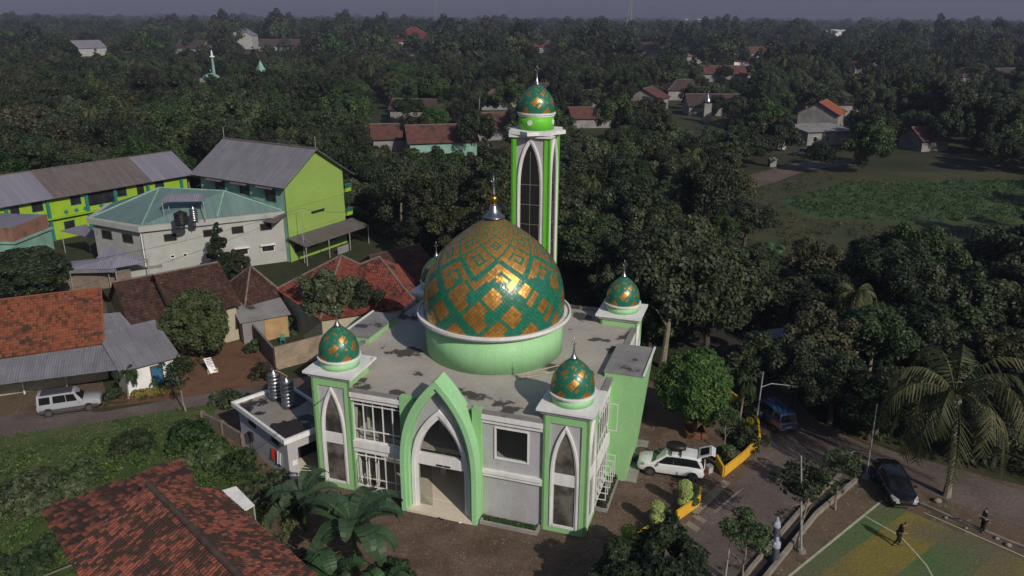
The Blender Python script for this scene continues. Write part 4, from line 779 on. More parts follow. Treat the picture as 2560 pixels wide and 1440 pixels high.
mb = MB(); mb.tube(G(110, 1440, 1.5), G(190, 1408, 4.4), .05); mb.tube(G(190, 1375, 4.2), G(207, 1445, 3.8), .04); tag(mb.build('bamboo_pole', K['cream']), 'crossed bamboo poles leaning at the left eave of the foreground roof', 'pole')
# --- yellow kerb planters, paving, drain
K['planter'] = K['yellow']
wall_run('planter_wall', 'long yellow planter wall right of the white car', 'wall', [(1790, 1160), (1808, 1192), (1860, 1150), (1897, 1112), (1893, 1070), (1840, 1010), (1790, 970)], .75, .14, K['yellow'])
wall_run('planter_wall', 'short yellow planter wall beside the yellow topiary bushes', 'wall', [(1690, 1303), (1748, 1262), (1750, 1240)], .75, .14, K['yellow'])
wall_run('planter_wall', 'low yellow planter wall half hidden by the dark tree at the bottom', 'wall', [(1595, 1352), (1620, 1334)], .6, .14, K['yellow'])
wall_run('planter_wall', 'corner piece of yellow planter wall at the bottom edge left of the dark tree', 'wall', [(1505, 1424), (1522, 1442), (1560, 1470)], .6, .14, K['yellow'])
K['paver'] = pm('pale_apron', (.24, .20, .16), (.17, .14, .11), 1.2, .9)
sheet('entrance_apron', [(1808, 1200), (1826, 1208), (1742, 1290), (1722, 1275)], K['paver'], .03); sheet('road_edge_strip', [(1862, 1218), (1840, 1232), (1780, 1282), (1790, 1284)], K['paver'], .026)
for q in ([(1722, 1302), (1752, 1322), (1742, 1332), (1712, 1312)], [(1740, 1285), (1768, 1302), (1758, 1310), (1730, 1292)]): sheet('pale_paving', q, K['paver'], .03)
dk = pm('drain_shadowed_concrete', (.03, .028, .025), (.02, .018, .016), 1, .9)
wall_run('drain_kerb', 'concrete kerb of the roadside drain on the court side', 'kerb', [(2140, 1205), (2040, 1290), (1920, 1440), (1850, 1530)], .32, .22, K['kerb'])
wall_run('drain_kerb', 'concrete kerb of the roadside drain on the road side', 'kerb', [(2100, 1190), (2000, 1280), (1880, 1420), (1810, 1510)], .22, .2, K['kerb'])
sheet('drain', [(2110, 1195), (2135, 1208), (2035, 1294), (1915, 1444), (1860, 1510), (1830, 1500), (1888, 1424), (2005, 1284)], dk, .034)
wall_run('court_edge', 'rough stone edging between the court and the dirt road', 'kerb', [(2300, 1262), (2420, 1315), (2700, 1430)], .18, .2, K['kerb'])
# --- poles and wires
def pole(label, bx, by, tx, ty, r=.06, arm=None, foot=True):
    b_ = G(bx, by); lo, hi = 0, 16
    for _ in range(40):
        z = (lo+hi)/2
        if PX((b_.x, b_.y, z))[1] > ty: lo = z
        else: hi = z
    z = lo; t_ = G(tx, ty, z); P = thing('light_pole' if arm else 'metal_pole', label, 'pole', (b_.x, b_.y, 0)); mb = MB(); mb.tube((0, 0, 0), (t_.x-b_.x, t_.y-b_.y, z), r, r*.7, 10); mb.build('shaft', K['galv'], P)
    if foot: mb = MB(); mb.lathe([(.28, 0), (.22, .22)], 0, 0, 10); mb.build('footing', K['kerb'], P)
    if arm:
        mb = MB(); a0 = Vector((t_.x-b_.x, t_.y-b_.y, z*arm[0])); mb.path([a0, a0+Vector((arm[1]*.3, -.1, .35)), a0+Vector((arm[1], -.3, .25))], [.04, .035, .03]); mb.build('arm', K['galv'], P)
        mb = MB(); e_ = a0+Vector((arm[1], -.3, .25)); mb.box(e_.x-.1, e_.y-.1, e_.z-.08, e_.x+.4, e_.y+.1, e_.z+.02); mb.build('lamp_head', K['galv'], P)
    return P
pole('galvanised pole standing between the drain and the thin roadside tree', 2003, 1380, 2003, 1140)
pole('leaning galvanised pole beside the black car', 2165, 1195, 2193, 1010)
pole('galvanised street lamp pole with side arm near the blue van', 1890, 1062, 1908, 930, arm=(.72, 2.3))
pole('short galvanised pole at the bottom edge right of the dark tree', 1812, 1452, 1826, 1350)
pole('slim utility pole in front of the lime gable wall', 762, 658, 752, 517, .05, foot=False)
pole('far grey utility pole left of the small white house', 1197, 305, 1199, 245, .09, foot=False)
def wire(label, a, b, sag=.6, r=.018):
    mb = MB(); P = [a+(b-a)*t-Vector((0, 0, sag*4*t*(1-t))) for t in np.linspace(0, 1, 16)]; mb.path(P, r, 5); tag(mb.build('overhead_wire', K['black']), label, 'wire')
wire('thin black wire crossing the left mosque tower from the roof corner', G(932, 893, 8.6), G(560, 1180, 3.5), .25)
wire('overhead wire from the utility pole across the white building', G(752, 520, 7.0), G(-60, 690, 6.0), 1.0); wire('overhead wire from the utility pole to the lime building balcony', G(752, 520, 7.0), G(862, 530, 8.0), .2)
# --- concrete tree planter box
b_ = G(1737, 1085); mb = MB()
for (x0, y0, x1, y1) in ((-.8, -.8, .8, -.65), (-.8, .65, .8, .8), (-.8, -.65, -.65, .65), (.65, -.65, .8, .65)): mb.box(b_.x+x0, b_.y+y0, 0, b_.x+x1, b_.y+y1, .5)
tag(mb.build('tree_planter', K['rust']), 'square rust-brown planter round the trunk of the big round tree', 'planter')
# --- plants bed kerb at front wall
mb = MB(); mb.box(11.8, -.75, 0, MW-TW-.05, -.6, .25); mb.box(11.8, -.6, 0, 11.95, .1, .249); mb.box(MW-TW-.2, -.6, 0, MW-TW-.05, .1, .249); mb.build('flower_bed_kerb', K['plinth'], mosque)
mb = MB(); mb.box(MW+.65, TW+.3, 0, MW+.78, 6.7, .25); mb.box(MW, TW+.15, 0, MW+.78, TW+.3, .249); mb.build('flower_bed_kerb', K['plinth'], mosque)
# --- background houses
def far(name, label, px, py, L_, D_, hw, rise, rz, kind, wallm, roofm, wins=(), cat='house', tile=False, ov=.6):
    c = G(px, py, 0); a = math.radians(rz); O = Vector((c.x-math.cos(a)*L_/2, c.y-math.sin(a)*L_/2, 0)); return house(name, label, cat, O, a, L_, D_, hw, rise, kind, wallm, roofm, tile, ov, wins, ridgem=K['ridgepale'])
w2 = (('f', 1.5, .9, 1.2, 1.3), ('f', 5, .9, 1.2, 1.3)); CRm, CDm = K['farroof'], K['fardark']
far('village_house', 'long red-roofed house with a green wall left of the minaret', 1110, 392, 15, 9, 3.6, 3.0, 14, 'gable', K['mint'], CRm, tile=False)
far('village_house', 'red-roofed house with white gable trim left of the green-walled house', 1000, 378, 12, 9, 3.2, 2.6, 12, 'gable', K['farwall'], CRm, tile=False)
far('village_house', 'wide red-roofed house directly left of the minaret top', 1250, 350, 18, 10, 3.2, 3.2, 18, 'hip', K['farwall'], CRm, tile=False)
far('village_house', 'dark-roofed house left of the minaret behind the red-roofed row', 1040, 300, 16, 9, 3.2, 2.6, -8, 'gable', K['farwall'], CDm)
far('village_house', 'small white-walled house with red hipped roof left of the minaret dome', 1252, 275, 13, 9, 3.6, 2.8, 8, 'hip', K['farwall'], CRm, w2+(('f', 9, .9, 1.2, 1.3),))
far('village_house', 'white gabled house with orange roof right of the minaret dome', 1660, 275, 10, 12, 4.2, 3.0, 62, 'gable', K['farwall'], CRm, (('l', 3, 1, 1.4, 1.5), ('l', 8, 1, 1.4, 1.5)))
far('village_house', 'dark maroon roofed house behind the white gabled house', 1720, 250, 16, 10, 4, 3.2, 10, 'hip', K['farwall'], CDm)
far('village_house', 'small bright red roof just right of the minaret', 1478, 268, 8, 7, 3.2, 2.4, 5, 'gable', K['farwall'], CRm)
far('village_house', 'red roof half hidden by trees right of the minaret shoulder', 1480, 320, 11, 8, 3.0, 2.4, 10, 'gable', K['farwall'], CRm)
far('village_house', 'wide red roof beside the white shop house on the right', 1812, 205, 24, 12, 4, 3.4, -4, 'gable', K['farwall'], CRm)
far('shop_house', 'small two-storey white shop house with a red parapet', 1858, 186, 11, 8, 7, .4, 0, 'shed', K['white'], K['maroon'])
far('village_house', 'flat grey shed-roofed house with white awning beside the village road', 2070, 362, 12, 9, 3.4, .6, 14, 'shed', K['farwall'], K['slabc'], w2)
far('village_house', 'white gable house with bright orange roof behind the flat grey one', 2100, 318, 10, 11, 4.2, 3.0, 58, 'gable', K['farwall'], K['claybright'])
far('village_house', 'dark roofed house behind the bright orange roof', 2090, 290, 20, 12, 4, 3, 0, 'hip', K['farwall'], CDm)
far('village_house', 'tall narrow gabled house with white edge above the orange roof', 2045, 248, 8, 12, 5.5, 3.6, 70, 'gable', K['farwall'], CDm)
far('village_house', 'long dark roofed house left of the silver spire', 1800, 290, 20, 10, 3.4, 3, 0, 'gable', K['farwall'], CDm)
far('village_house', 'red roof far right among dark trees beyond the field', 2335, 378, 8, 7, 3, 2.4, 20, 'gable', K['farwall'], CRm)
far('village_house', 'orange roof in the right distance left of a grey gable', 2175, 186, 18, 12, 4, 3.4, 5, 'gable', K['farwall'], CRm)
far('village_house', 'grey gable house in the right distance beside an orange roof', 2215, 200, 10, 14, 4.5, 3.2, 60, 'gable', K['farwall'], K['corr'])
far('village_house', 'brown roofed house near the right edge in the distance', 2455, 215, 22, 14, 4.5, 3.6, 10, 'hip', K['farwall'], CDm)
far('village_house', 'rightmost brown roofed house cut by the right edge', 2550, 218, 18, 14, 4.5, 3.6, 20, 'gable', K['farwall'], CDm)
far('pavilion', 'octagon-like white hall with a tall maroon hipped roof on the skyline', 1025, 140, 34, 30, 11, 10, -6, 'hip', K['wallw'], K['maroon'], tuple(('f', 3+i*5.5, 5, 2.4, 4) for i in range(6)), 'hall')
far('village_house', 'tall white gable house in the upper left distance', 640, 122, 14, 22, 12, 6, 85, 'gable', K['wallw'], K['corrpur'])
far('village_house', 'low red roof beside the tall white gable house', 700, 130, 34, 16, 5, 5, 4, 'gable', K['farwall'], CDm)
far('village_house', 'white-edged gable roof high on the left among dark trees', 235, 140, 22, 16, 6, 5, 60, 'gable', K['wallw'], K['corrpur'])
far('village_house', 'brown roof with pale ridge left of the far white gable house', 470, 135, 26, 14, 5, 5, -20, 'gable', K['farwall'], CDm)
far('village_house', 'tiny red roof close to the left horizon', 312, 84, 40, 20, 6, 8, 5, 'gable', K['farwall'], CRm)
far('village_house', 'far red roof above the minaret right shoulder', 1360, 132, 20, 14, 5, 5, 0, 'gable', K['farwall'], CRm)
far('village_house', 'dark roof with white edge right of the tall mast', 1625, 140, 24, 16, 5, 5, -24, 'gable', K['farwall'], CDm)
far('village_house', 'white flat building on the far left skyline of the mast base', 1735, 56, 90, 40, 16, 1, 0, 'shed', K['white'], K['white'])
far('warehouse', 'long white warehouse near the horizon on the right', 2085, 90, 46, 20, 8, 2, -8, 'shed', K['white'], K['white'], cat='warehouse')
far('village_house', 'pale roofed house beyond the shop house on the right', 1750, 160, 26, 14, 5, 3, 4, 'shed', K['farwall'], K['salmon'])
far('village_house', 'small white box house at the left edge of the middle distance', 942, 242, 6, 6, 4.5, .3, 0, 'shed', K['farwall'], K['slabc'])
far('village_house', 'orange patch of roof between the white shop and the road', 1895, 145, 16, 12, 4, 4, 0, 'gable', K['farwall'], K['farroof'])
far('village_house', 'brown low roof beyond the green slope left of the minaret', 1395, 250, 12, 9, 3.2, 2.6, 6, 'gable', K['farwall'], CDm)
# small distant mosques and a silver spire
def spire(name, label, px, py, hb, r, hdome, mat_, col=None, cat='dome', n=16):
    c = G(px, py); T = thing(name, label, cat, (c.x, c.y, 0)); mb = MB(); mb.box(-r*1.2, -r*1.2, 0, r*1.2, r*1.2, hb); mb.build('base', K['farwall'], T); mb = MB(); mb.smooth = n > 4; mb.lathe([(r*1.2, hb), (r*1.1, hb+hdome*.2), (r*.6, hb+hdome*.45), (r*.15, hb+hdome*.6), (r*.08, hb+hdome*.9), (.03, hb+hdome)] if n > 4 else [(r*1.5, hb), (r*1.45, hb+.2), (.1, hb+hdome)], 0, 0, n); mb.build('dome', K[mat_], T); return T
spire('prayer_house_dome', 'small silver onion spire poking above dark roofs on the right', 1765, 305, 5.5, .9, 3.6, 'steel')
spire('prayer_house_dome', 'pale teal pyramid roof of a small prayer house on the left', 657, 226, 7, 1.7, 5, 'mint', n=4); spire('prayer_house_dome', 'pale green domed prayer house below a slim tower on the left', 532, 226, 5, 3.0, 3.4, 'mint')
c = G(541, 235); T = thing('slim_tower', 'slim pale green tower with a small cap beside a domed prayer house', 'tower', (c.x, c.y, 0)); mb = MB(); mb.lathe([(.8, 0), (.45, 12), (.45, 14)], 0, 0, 8); mb.build('shaft', K['mint'], T); mb = MB(); mb.lathe([(1.0, 14), (1.0, 14.3), (.4, 14.6), (.35, 15.2), (.45, 15.3), (.05, 16.8)], 0, 0, 12); mb.build('cap', K['white'], T)
# lattice masts
def mast(label, px, py, h, w0):
    c = G(px, py); T = thing('lattice_mast', label, 'mast', (c.x, c.y, 0)); mb = MB(); n_ = 14
    for k in range(n_):
        z0, z1 = h*k/n_, h*(k+1)/n_; a0 = w0*(1-.75*k/n_); a1 = w0*(1-.75*(k+1)/n_); cs = [(-1, -1), (1, -1), (1, 1), (-1, 1)]
        for i in range(4):
            p, q = cs[i], cs[(i+1) % 4]; mb.tube((p[0]*a0, p[1]*a0, z0), (p[0]*a1, p[1]*a1, z1), w0*.09, n=4); mb.tube((p[0]*a0, p[1]*a0, z0), (q[0]*a1, q[1]*a1, z1), w0*.05, n=4); mb.tube((p[0]*a1, p[1]*a1, z1), (q[0]*a1, q[1]*a1, z1), w0*.05, n=4)
    mb.build('tower_frame', K['slabc'], T)
mast('tall dark lattice telecom mast on the skyline right of the minaret', 1570, 110, 72, 3.4); mast('thin faint lattice mast on the skyline left of the minaret', 1090, 72, 90, 1.8)
mast('thin faint lattice mast near the minaret top on the skyline', 1325, 65, 90, 1.4)
# ================================================================ vegetation meshes
def cloud_mesh(name, cen, rad, cnt, size, mat, up=.35, inner=.55, squash=.85, asp=.62, crand=None):
    cen = np.asarray(cen, float); rad = np.asarray(rad, float); cnt = np.asarray(cnt, int); idx = np.repeat(np.arange(len(cen)), cnt); n = len(idx)
    d = RNG.normal(size=(n, 3)); d[:, 2] += up; d /= np.linalg.norm(d, axis=1, keepdims=True); rr = inner+(1.05-inner)*RNG.random(n)**.6
    P = cen[idx]+d*(rad[idx]*rr)[:, None]*np.array([1, 1, squash]); nn = d*1.0+RNG.normal(size=(n, 3))*.55+np.array([0, 0, .45]); nn /= np.linalg.norm(nn, axis=1, keepdims=True)
    t = np.cross(nn, RNG.normal(size=(n, 3))); t /= np.linalg.norm(t, axis=1, keepdims=True); b = np.cross(nn, t); s = (size*(.6+.8*RNG.random(n)))[:, None]
    V = np.stack([P+t*s, P+b*s*asp, P-t*s, P-b*s*asp], 1).reshape(-1, 3)
    cr = RNG.random(len(cen)) if crand is None else crand; r = np.clip(.5*cr[idx]+.5*RNG.random(n), 0, 1)
    return quads_mesh(name, V, r, mat)
def quads_mesh(name, V, r, mat):
    n = len(V)//4; me = bpy.data.meshes.new(name); me.vertices.add(4*n); me.vertices.foreach_set('co', V.astype('f').ravel()); me.loops.add(4*n); me.loops.foreach_set('vertex_index', np.arange(4*n, dtype='i'))
    me.polygons.add(n); me.polygons.foreach_set('loop_start', np.arange(0, 4*n, 4, dtype='i')); me.materials.append(mat)
    at = me.attributes.new('rnd', 'FLOAT', 'FACE'); at.data.foreach_set('value', r.astype('f')); me.update(calc_edges=True); return me
def crown_clusters(R, H, n, rc, seed, top=1.0, flat=.0, hollow=.35, full=False):
    g = np.random.default_rng(seed); d = g.normal(size=(n, 3)); d[:, 2] = d[:, 2]*.9+.1 if full else np.abs(d[:, 2])*.9-.35; d /= np.linalg.norm(d, axis=1, keepdims=True); k = hollow+(1-hollow)*g.random(n)**.5
    lob = 1+.22*np.sin(3*np.arctan2(d[:, 1], d[:, 0])+g.random()*6)+.12*np.sin(5*np.arctan2(d[:, 1], d[:, 0])+g.random()*6)
    c = d*k[:, None]*np.stack([R*lob, R*lob, np.full(n, H)], 1); return c, rc*(.65+.7*g.random(n))
def trunk_mesh(name, h, r, branches, spread, mat, seed, zc, lean=.3, n=8):
    g = random.Random(seed); mb = MB(); p = [Vector((0, 0, -.1))]; x = y = 0
    for i in range(1, 6): x += g.uniform(-lean, lean)*h/12; y += g.uniform(-lean, lean)*h/12; p.append(Vector((x, y, h*i/5)))
    mb.path(p, [r*1.35, r, r*.85, r*.7, r*.55, r*.25], n)
    for i in range(branches):
        t = g.uniform(.45, .95); a = p[int(t*5)]; an = g.uniform(0, 6.28); e = Vector((math.cos(an)*spread*g.uniform(.5, 1), math.sin(an)*spread*g.uniform(.5, 1), a.z+g.uniform(.15, .5)*(zc-a.z+spread)))
        m_ = (a+e)/2+Vector((0, 0, .15*spread)); mb.path([a, m_, e], [r*.4, r*.25, r*.07], 5)
    b = mb.build(name, mat); me = b.data; bpy.data.objects.remove(b); return me
def proto(kind, R, H, zc, n, rc, leaves, size, mat, seed, tr=.22, br=7, tmat='bark', up=.35, hollow=.35, squash=.85, full=False):
    c, rad = crown_clusters(R, H, n, rc, seed, hollow=hollow, full=full); c[:, 2] += zc; c[:, 2] = np.maximum(c[:, 2], rad*.5)
    per = np.maximum((leaves*rad**2/np.sum(rad**2)).astype(int), 5)
    return dict(kind=kind, crown=cloud_mesh(kind+'_crown', c, rad, per, size, K[mat], up=up, squash=squash), trunk=trunk_mesh(kind+'_trunk', zc+H*.3, tr, br, R*.7, K[tmat], seed, zc), R=R, top=zc+H)
def cone_proto(kind, R, H, n, rc, leaves, size, mat, seed, z0=.8, tr=.15, p=.8):
    g = np.random.default_rng(seed); t = g.random(n)**1.3; a = g.random(n)*6.283; rr = R*(1-t)**p*(.5+.5*g.random(n)); c = np.stack([rr*np.cos(a), rr*np.sin(a), z0+t*(H-z0)], 1); rad = rc*(1.15-.7*t)
    per = np.maximum((leaves*rad**2/np.sum(rad**2)).astype(int), 5)
    return dict(kind=kind, crown=cloud_mesh(kind+'_crown', c, rad, per, size, K[mat]), trunk=trunk_mesh(kind+'_trunk', H*.85, tr, 4, R*.5, K['bark'], seed, H*.6, .1), R=R, top=H)
def palm_proto(kind, h, fr=20, L_=4.2, seed=1, lean=(.8, .3), col='palmleaf', tr=.2, nuts=True, droop=1.0):
    g = random.Random(seed); V = []; Rn = []; mb = MB(); top = Vector((lean[0], lean[1], h)); tp = [Vector((lean[0]*t**1.8, lean[1]*t**1.8, h*t)) for t in np.linspace(0, 1, 8)]; tp[0].z = -.1
    rb = MB()
    for k in range(fr):
        az = 6.283*k*.382*1.0+g.uniform(-.2, .2); el = math.radians(g.uniform(-12, 78)); L1 = L_*g.uniform(.85, 1.1); d = Vector((math.cos(az), math.sin(az), 0)); p = top.copy(); pts = [p.copy()]; e = el
        for i in range(14): e -= droop*(.05+.045*i*(.4+.6*math.cos(max(e, -1.2)))); e = max(e, -1.45); p = p+(d*math.cos(e)+Vector((0, 0, math.sin(e))))*L1/14; pts.append(p.copy())
        rb.path(pts, [.045*(1-i/16) for i in range(15)], 4); side = Vector((-d.y, d.x, 0)); cr = g.random()
        for i in range(2, 15):
            for sgn in (-1, 1):
                for q_ in (0, .5):
                    if i == 14 and q_: continue
                    a = pts[i] if not q_ else (pts[i]+pts[min(i+1, 14)])/2; f = (pts[min(i+1, 14)]-pts[i-1]).normalized(); ln = L_*.19*math.sin(math.pi*min(1, (i+1)/15.5))**.5*g.uniform(.8, 1.15)
                    tip = a+side*sgn*ln*.62+f*ln*.4+Vector((0, 0, -ln*g.uniform(.35, .85))); w_ = f*.075; V += [a-w_, a+w_, tip+w_*.3, tip-w_*.3]; Rn.append(.5*cr+.5*g.random())
    me = quads_mesh(kind+'_fronds', np.array([tuple(v) for v in V]), np.array(Rn), K[col]); mb.path(tp, [tr*1.5]+[tr*(1-.25*t) for t in np.linspace(0, 1, 7)], 9)
    b = mb.build(kind+'_trunk', K['palebark']); tm = b.data; bpy.data.objects.remove(b); b = rb.build('rachis', K[col]); rm = b.data; bpy.data.objects.remove(b)
    nm = None
    if nuts:
        nb = MB(); nb.smooth = True
        for k in range(9): a_ = k*.7; c = top+Vector((math.cos(a_)*.32, math.sin(a_)*.32, -.35-.1*(k % 2))); nb.lathe([(.14*math.cos(t)+.001, c.z+.17*math.sin(t)) for t in np.linspace(-1.57, 1.57, 6)], c.x, c.y, 8, False)
        b = nb.build('nuts', K['cream']); nm = b.data; bpy.data.objects.remove(b)
    return dict(kind=kind, crown=me, trunk=tm, R=L_*.8, top=h+1.5, extra=[('rachis', rm)]+([('coconut_bunch', nm)] if nm else []), cname='fronds')
def banana_proto(kind, h, nl, L_, seed, Wd=.32):
    g = random.Random(seed); V = []; Rn = []; rb = MB(); rb.path([(0, 0, -.1), (.03, .02, h*.5), (.0, .05, h)], [.16, .13, .07], 8)
    for k in range(nl):
        az = 2.4*k+g.uniform(-.3, .3); e = math.radians(g.uniform(18, 78)); L1 = L_*g.uniform(.75, 1.1); d = Vector((math.cos(az), math.sin(az), 0)); p = Vector((0, .05, h*g.uniform(.85, 1))); pts = [p.copy()]; cr = g.random()
        for i in range(14): e -= .02+.022*i; p = p+(d*math.cos(e)+Vector((0, 0, math.sin(e))))*L1/14; pts.append(p.copy())
        rb.path(pts, [.035*(1-i/17) for i in range(15)], 4); side = Vector((-d.y, d.x, 0)); tear = [g.random() < .28 for _ in range(16)]
        for i in range(2, 14):
            w0, w1 = [Wd*L_/2.4*2*math.sin(math.pi*((j-1.6)/13.2)**.75)**.7 if j < 14 else .03 for j in (i, i+1)]
            f = (pts[i+1]-pts[i]); up_ = side.cross(f).normalized()
            for sgn in (-1, 1):
                dz = up_*(.07 if up_.z > 0 else -.07); sh = f*(.16 if tear[i] else 0); dr = Vector((0, 0, -.08*g.random() if tear[i] else 0))
                V += [pts[i], pts[i+1]-sh, pts[i+1]-sh*1.5+side*sgn*w1+dz*w1*3+dr, pts[i]+side*sgn*w0+dz*w0*3+dr]; Rn.append(.6*cr+.4*g.random())
    b = rb.build('stem', K['leafbright']); tm = b.data; bpy.data.objects.remove(b)
    return dict(kind=kind, crown=quads_mesh(kind+'_leaves', np.array([tuple(v) for v in V]), np.array(Rn), K['banana']), trunk=tm, R=L_*.8, top=h+L_*.6, cname='leaves', tname='stem')
def plant(pr, name, label, cat, loc, scale=1, rz=None, group=None, sz=None, matname=None):
    T = thing(name, label, cat, loc, random.uniform(0, 6.28) if rz is None else rz, group); T.scale = (scale, scale, scale*(sz or 1))
    c = link(pr.get('cname', 'crown'), pr['crown'], T); link(pr.get('tname', 'trunk'), pr['trunk'], T)
    if matname: c.material_slots[0].link = 'OBJECT'; c.material_slots[0].material = K[matname]
    for nm, me in pr.get('extra', []): link(nm, me, c if nm != 'coconut_bunch' else T)
    return T
# ---- near, individually recognisable trees
big = proto('round_tree', 2.0, 2.5, 4.1, 190, .55, 42000, .115, 'leafbright', 5, .16, 9, hollow=.86, up=.2, full=True)
plant(big, 'round_tree', 'bright green dense round tree standing in the square planter right of the mosque', 'tree', G(1735, 1085), 1.0, .4)
mango = proto('mango_tree', 2.1, 2.5, 3.2, 120, .62, 30000, .13, 'leafmid', 9, .2, 8, hollow=.75, full=True)
plant(mango, 'mango_tree', 'round yellow-green topped tree in the red soil yard left of the mosque', 'tree', G(508, 895), 1.1, 0, matname='weed')
plant(mango, 'mango_tree', 'wide dark green tree behind the orange roof at the left', 'tree', G(95, 752), 1.5, 1.9, sz=.7, matname='leaf')
conA = cone_proto('conical_tree', 1.8, 7.2, 60, .5, 11000, .13, 'leaf', 3, tr=.14)
plant(conA, 'conical_tree', 'tall dark conical tree in front of the white building', 'tree', G(560, 712), 1.05, 0); plant(conA, 'conical_tree', 'conical green tree beside the big red roof left of the far left dome', 'tree', G(985, 800), .85, 2, matname='leafmid')
air = proto('airy_tree', 2.3, 2.6, 3.9, 46, .6, 9000, .14, 'leafmid', 21, .13, 8, hollow=.45)
plant(air, 'airy_tree', 'loose olive tree right of the conical tree at the white building', 'tree', G(598, 708), .62, 0, matname='leafbrown')
plant(air, 'airy_tree', 'bushy green tree growing in front of the big red roof', 'tree', G(838, 850), 1.12, 1); plant(air, 'airy_tree', 'darker bushy tree between the big red roof and the tan block wall', 'tree', G(775, 790), .75, 3, matname='leaf')
plant(air, 'airy_tree', 'dark bushy tree against the mosque left wall under the conical tree', 'tree', G(905, 845), .9, 4, matname='leaf')
thin = proto('slender_tree', 1.25, 1.35, 3.9, 26, .42, 1700, .10, 'leafmid', 31, .07, 9, 'palebark', hollow=.3)
plant(thin, 'slender_tree', 'slender pale-trunked tree at the lane edge near the leaning banner', 'tree', G(465, 1028), .92, 0)
plant(thin, 'slender_tree', 'slender roadside tree with pale forked trunk left of the tall thin pole', 'tree', G(1988, 1372), 1.15, 2.4); plant(thin, 'slender_tree', 'slender roadside tree right of the tall thin pole', 'tree', G(2088, 1275), .85, 4.4); plant(thin, 'slender_tree', 'slender tree at the bottom edge right of the dark tree', 'tree', G(1850, 1470), .95, 1.0)
plant(thin, 'slender_tree', 'thin bent-trunk sapling inside the yellow planter behind the white car', 'tree', G(1812, 1132), .7, 5)
darkt = proto('dark_tree', 2.5, 2.2, 3.0, 70, .6, 15000, .14, 'leaf', 41, .2, 9, hollow=.6)
plant(darkt, 'dark_tree', 'dark dense tree at the bottom edge beside the yellow topiaries', 'tree', G(1640, 1540), 1.0, 0, sz=.9); plant(darkt, 'dark_tree', 'lower dark tree at the bottom edge left of the denser one', 'tree', G(1560, 1550), .7, 2.1)
pap = palm_proto('papaya', 2.3, 14, 1.5, 4, (.15, .1), 'leafmid', .07, False, .9); plant(pap, 'papaya_tree', 'small papaya tree in front of the white cottage', 'tree', G(322, 997), 1, .3)
spk = palm_proto('spiky', .3, 16, 1.5, 6, (0, 0), 'leafmid', .08, False, .35); plant(spk, 'spiky_plant', 'spiky star-shaped plant beside the blue door of the cottage', 'plant', G(405, 965), 1, 0)
smp = palm_proto('small_palm', 4.0, 16, 1.7, 8, (.2, .0), 'leafmid', .09, False, 1.1); plant(smp, 'small_palm', 'small feather palm beside the street lamp near the blue van', 'tree', G(1846, 1075), 1, 0)
coco = palm_proto('coconut_palm', 7.6, 25, 6.3, 12, (-1.0, -.2), 'palmleaf', .2, True, .62); plant(coco, 'coconut_palm', 'big coconut palm with drooping olive fronds above the black car', 'tree', G(2366, 1240), 1.0, 0)
plant(coco, 'coconut_palm', 'coconut palm cut by the right edge of the photo', 'tree', G(2700, 1210), .95, 2.2)
ban = [banana_proto('banana', 2.4, 15, 3.4, s, .165) for s in (3, 14)]
for i, (x, y, sc, b_, lb) in enumerate([(890, 1425, 1.15, 0, 'largest banana plant in front of the mosque with long arching leaves'), (765, 1325, .95, 1, 'shaded banana plant between the white sheet canopy and the largest one'), (840, 1520, .8, 1, 'low banana plant at the bottom edge under the largest one'), (965, 1530, .6, 0, 'small banana plant at the bottom edge nearest the paved yard')]):
    plant(ban[b_], 'banana_plant', lb, 'plant', G(x, y), sc, i*1.3+.4, group='banana plants in front of the mosque')
bal = cloud_mesh('topiary', [(0, 0, .75), (0.05, 0, 1.5)], [.45, .4], [1500, 1300], .07, K['leafyellow'], up=0, inner=.8, squash=1)
bal2 = cloud_mesh('topiary_b', [(0, 0, .55), (-.03, .1, 1.15), (0, 0, 1.7)], [.38, .42, .42], [1100, 1300, 1300], .07, K['leafyellow'], up=0, inner=.8, squash=1)
stm = MB(); stm.tube((0, 0, 0), (0, 0, 1), .05); so = stm.build('trunk', K['bark']); stmm = so.data; bpy.data.objects.remove(so)
for x, y, me, lb in ((1641, 1318, bal, 'two-ball yellow topiary bush in the middle of the three'), (1708, 1272, bal2, 'tall yellow topiary bush nearest the white car'), (1567, 1378, bal, 'two-ball yellow topiary bush farthest from the white car')):
    T = thing('topiary_bush', lb, 'bush', G(x, y), random.random()*6, 'yellow topiary bushes'); link('crown', me, T); link('trunk', stmm, T)
def bush(label, px, py, R, H, n, mat, size=.12, leaves=1500, name='bush', cat='bush'):
    c, rad = crown_clusters(R, H, n, R*.45, int(px+py)); c[:, 2] += H*.35; c[:, 2] = np.maximum(c[:, 2], .1); me = cloud_mesh(name, c, rad, np.full(n, leaves//n), size, K[mat]); o = link(name, me); o.location = G(px, py); return tag(o, label, cat)
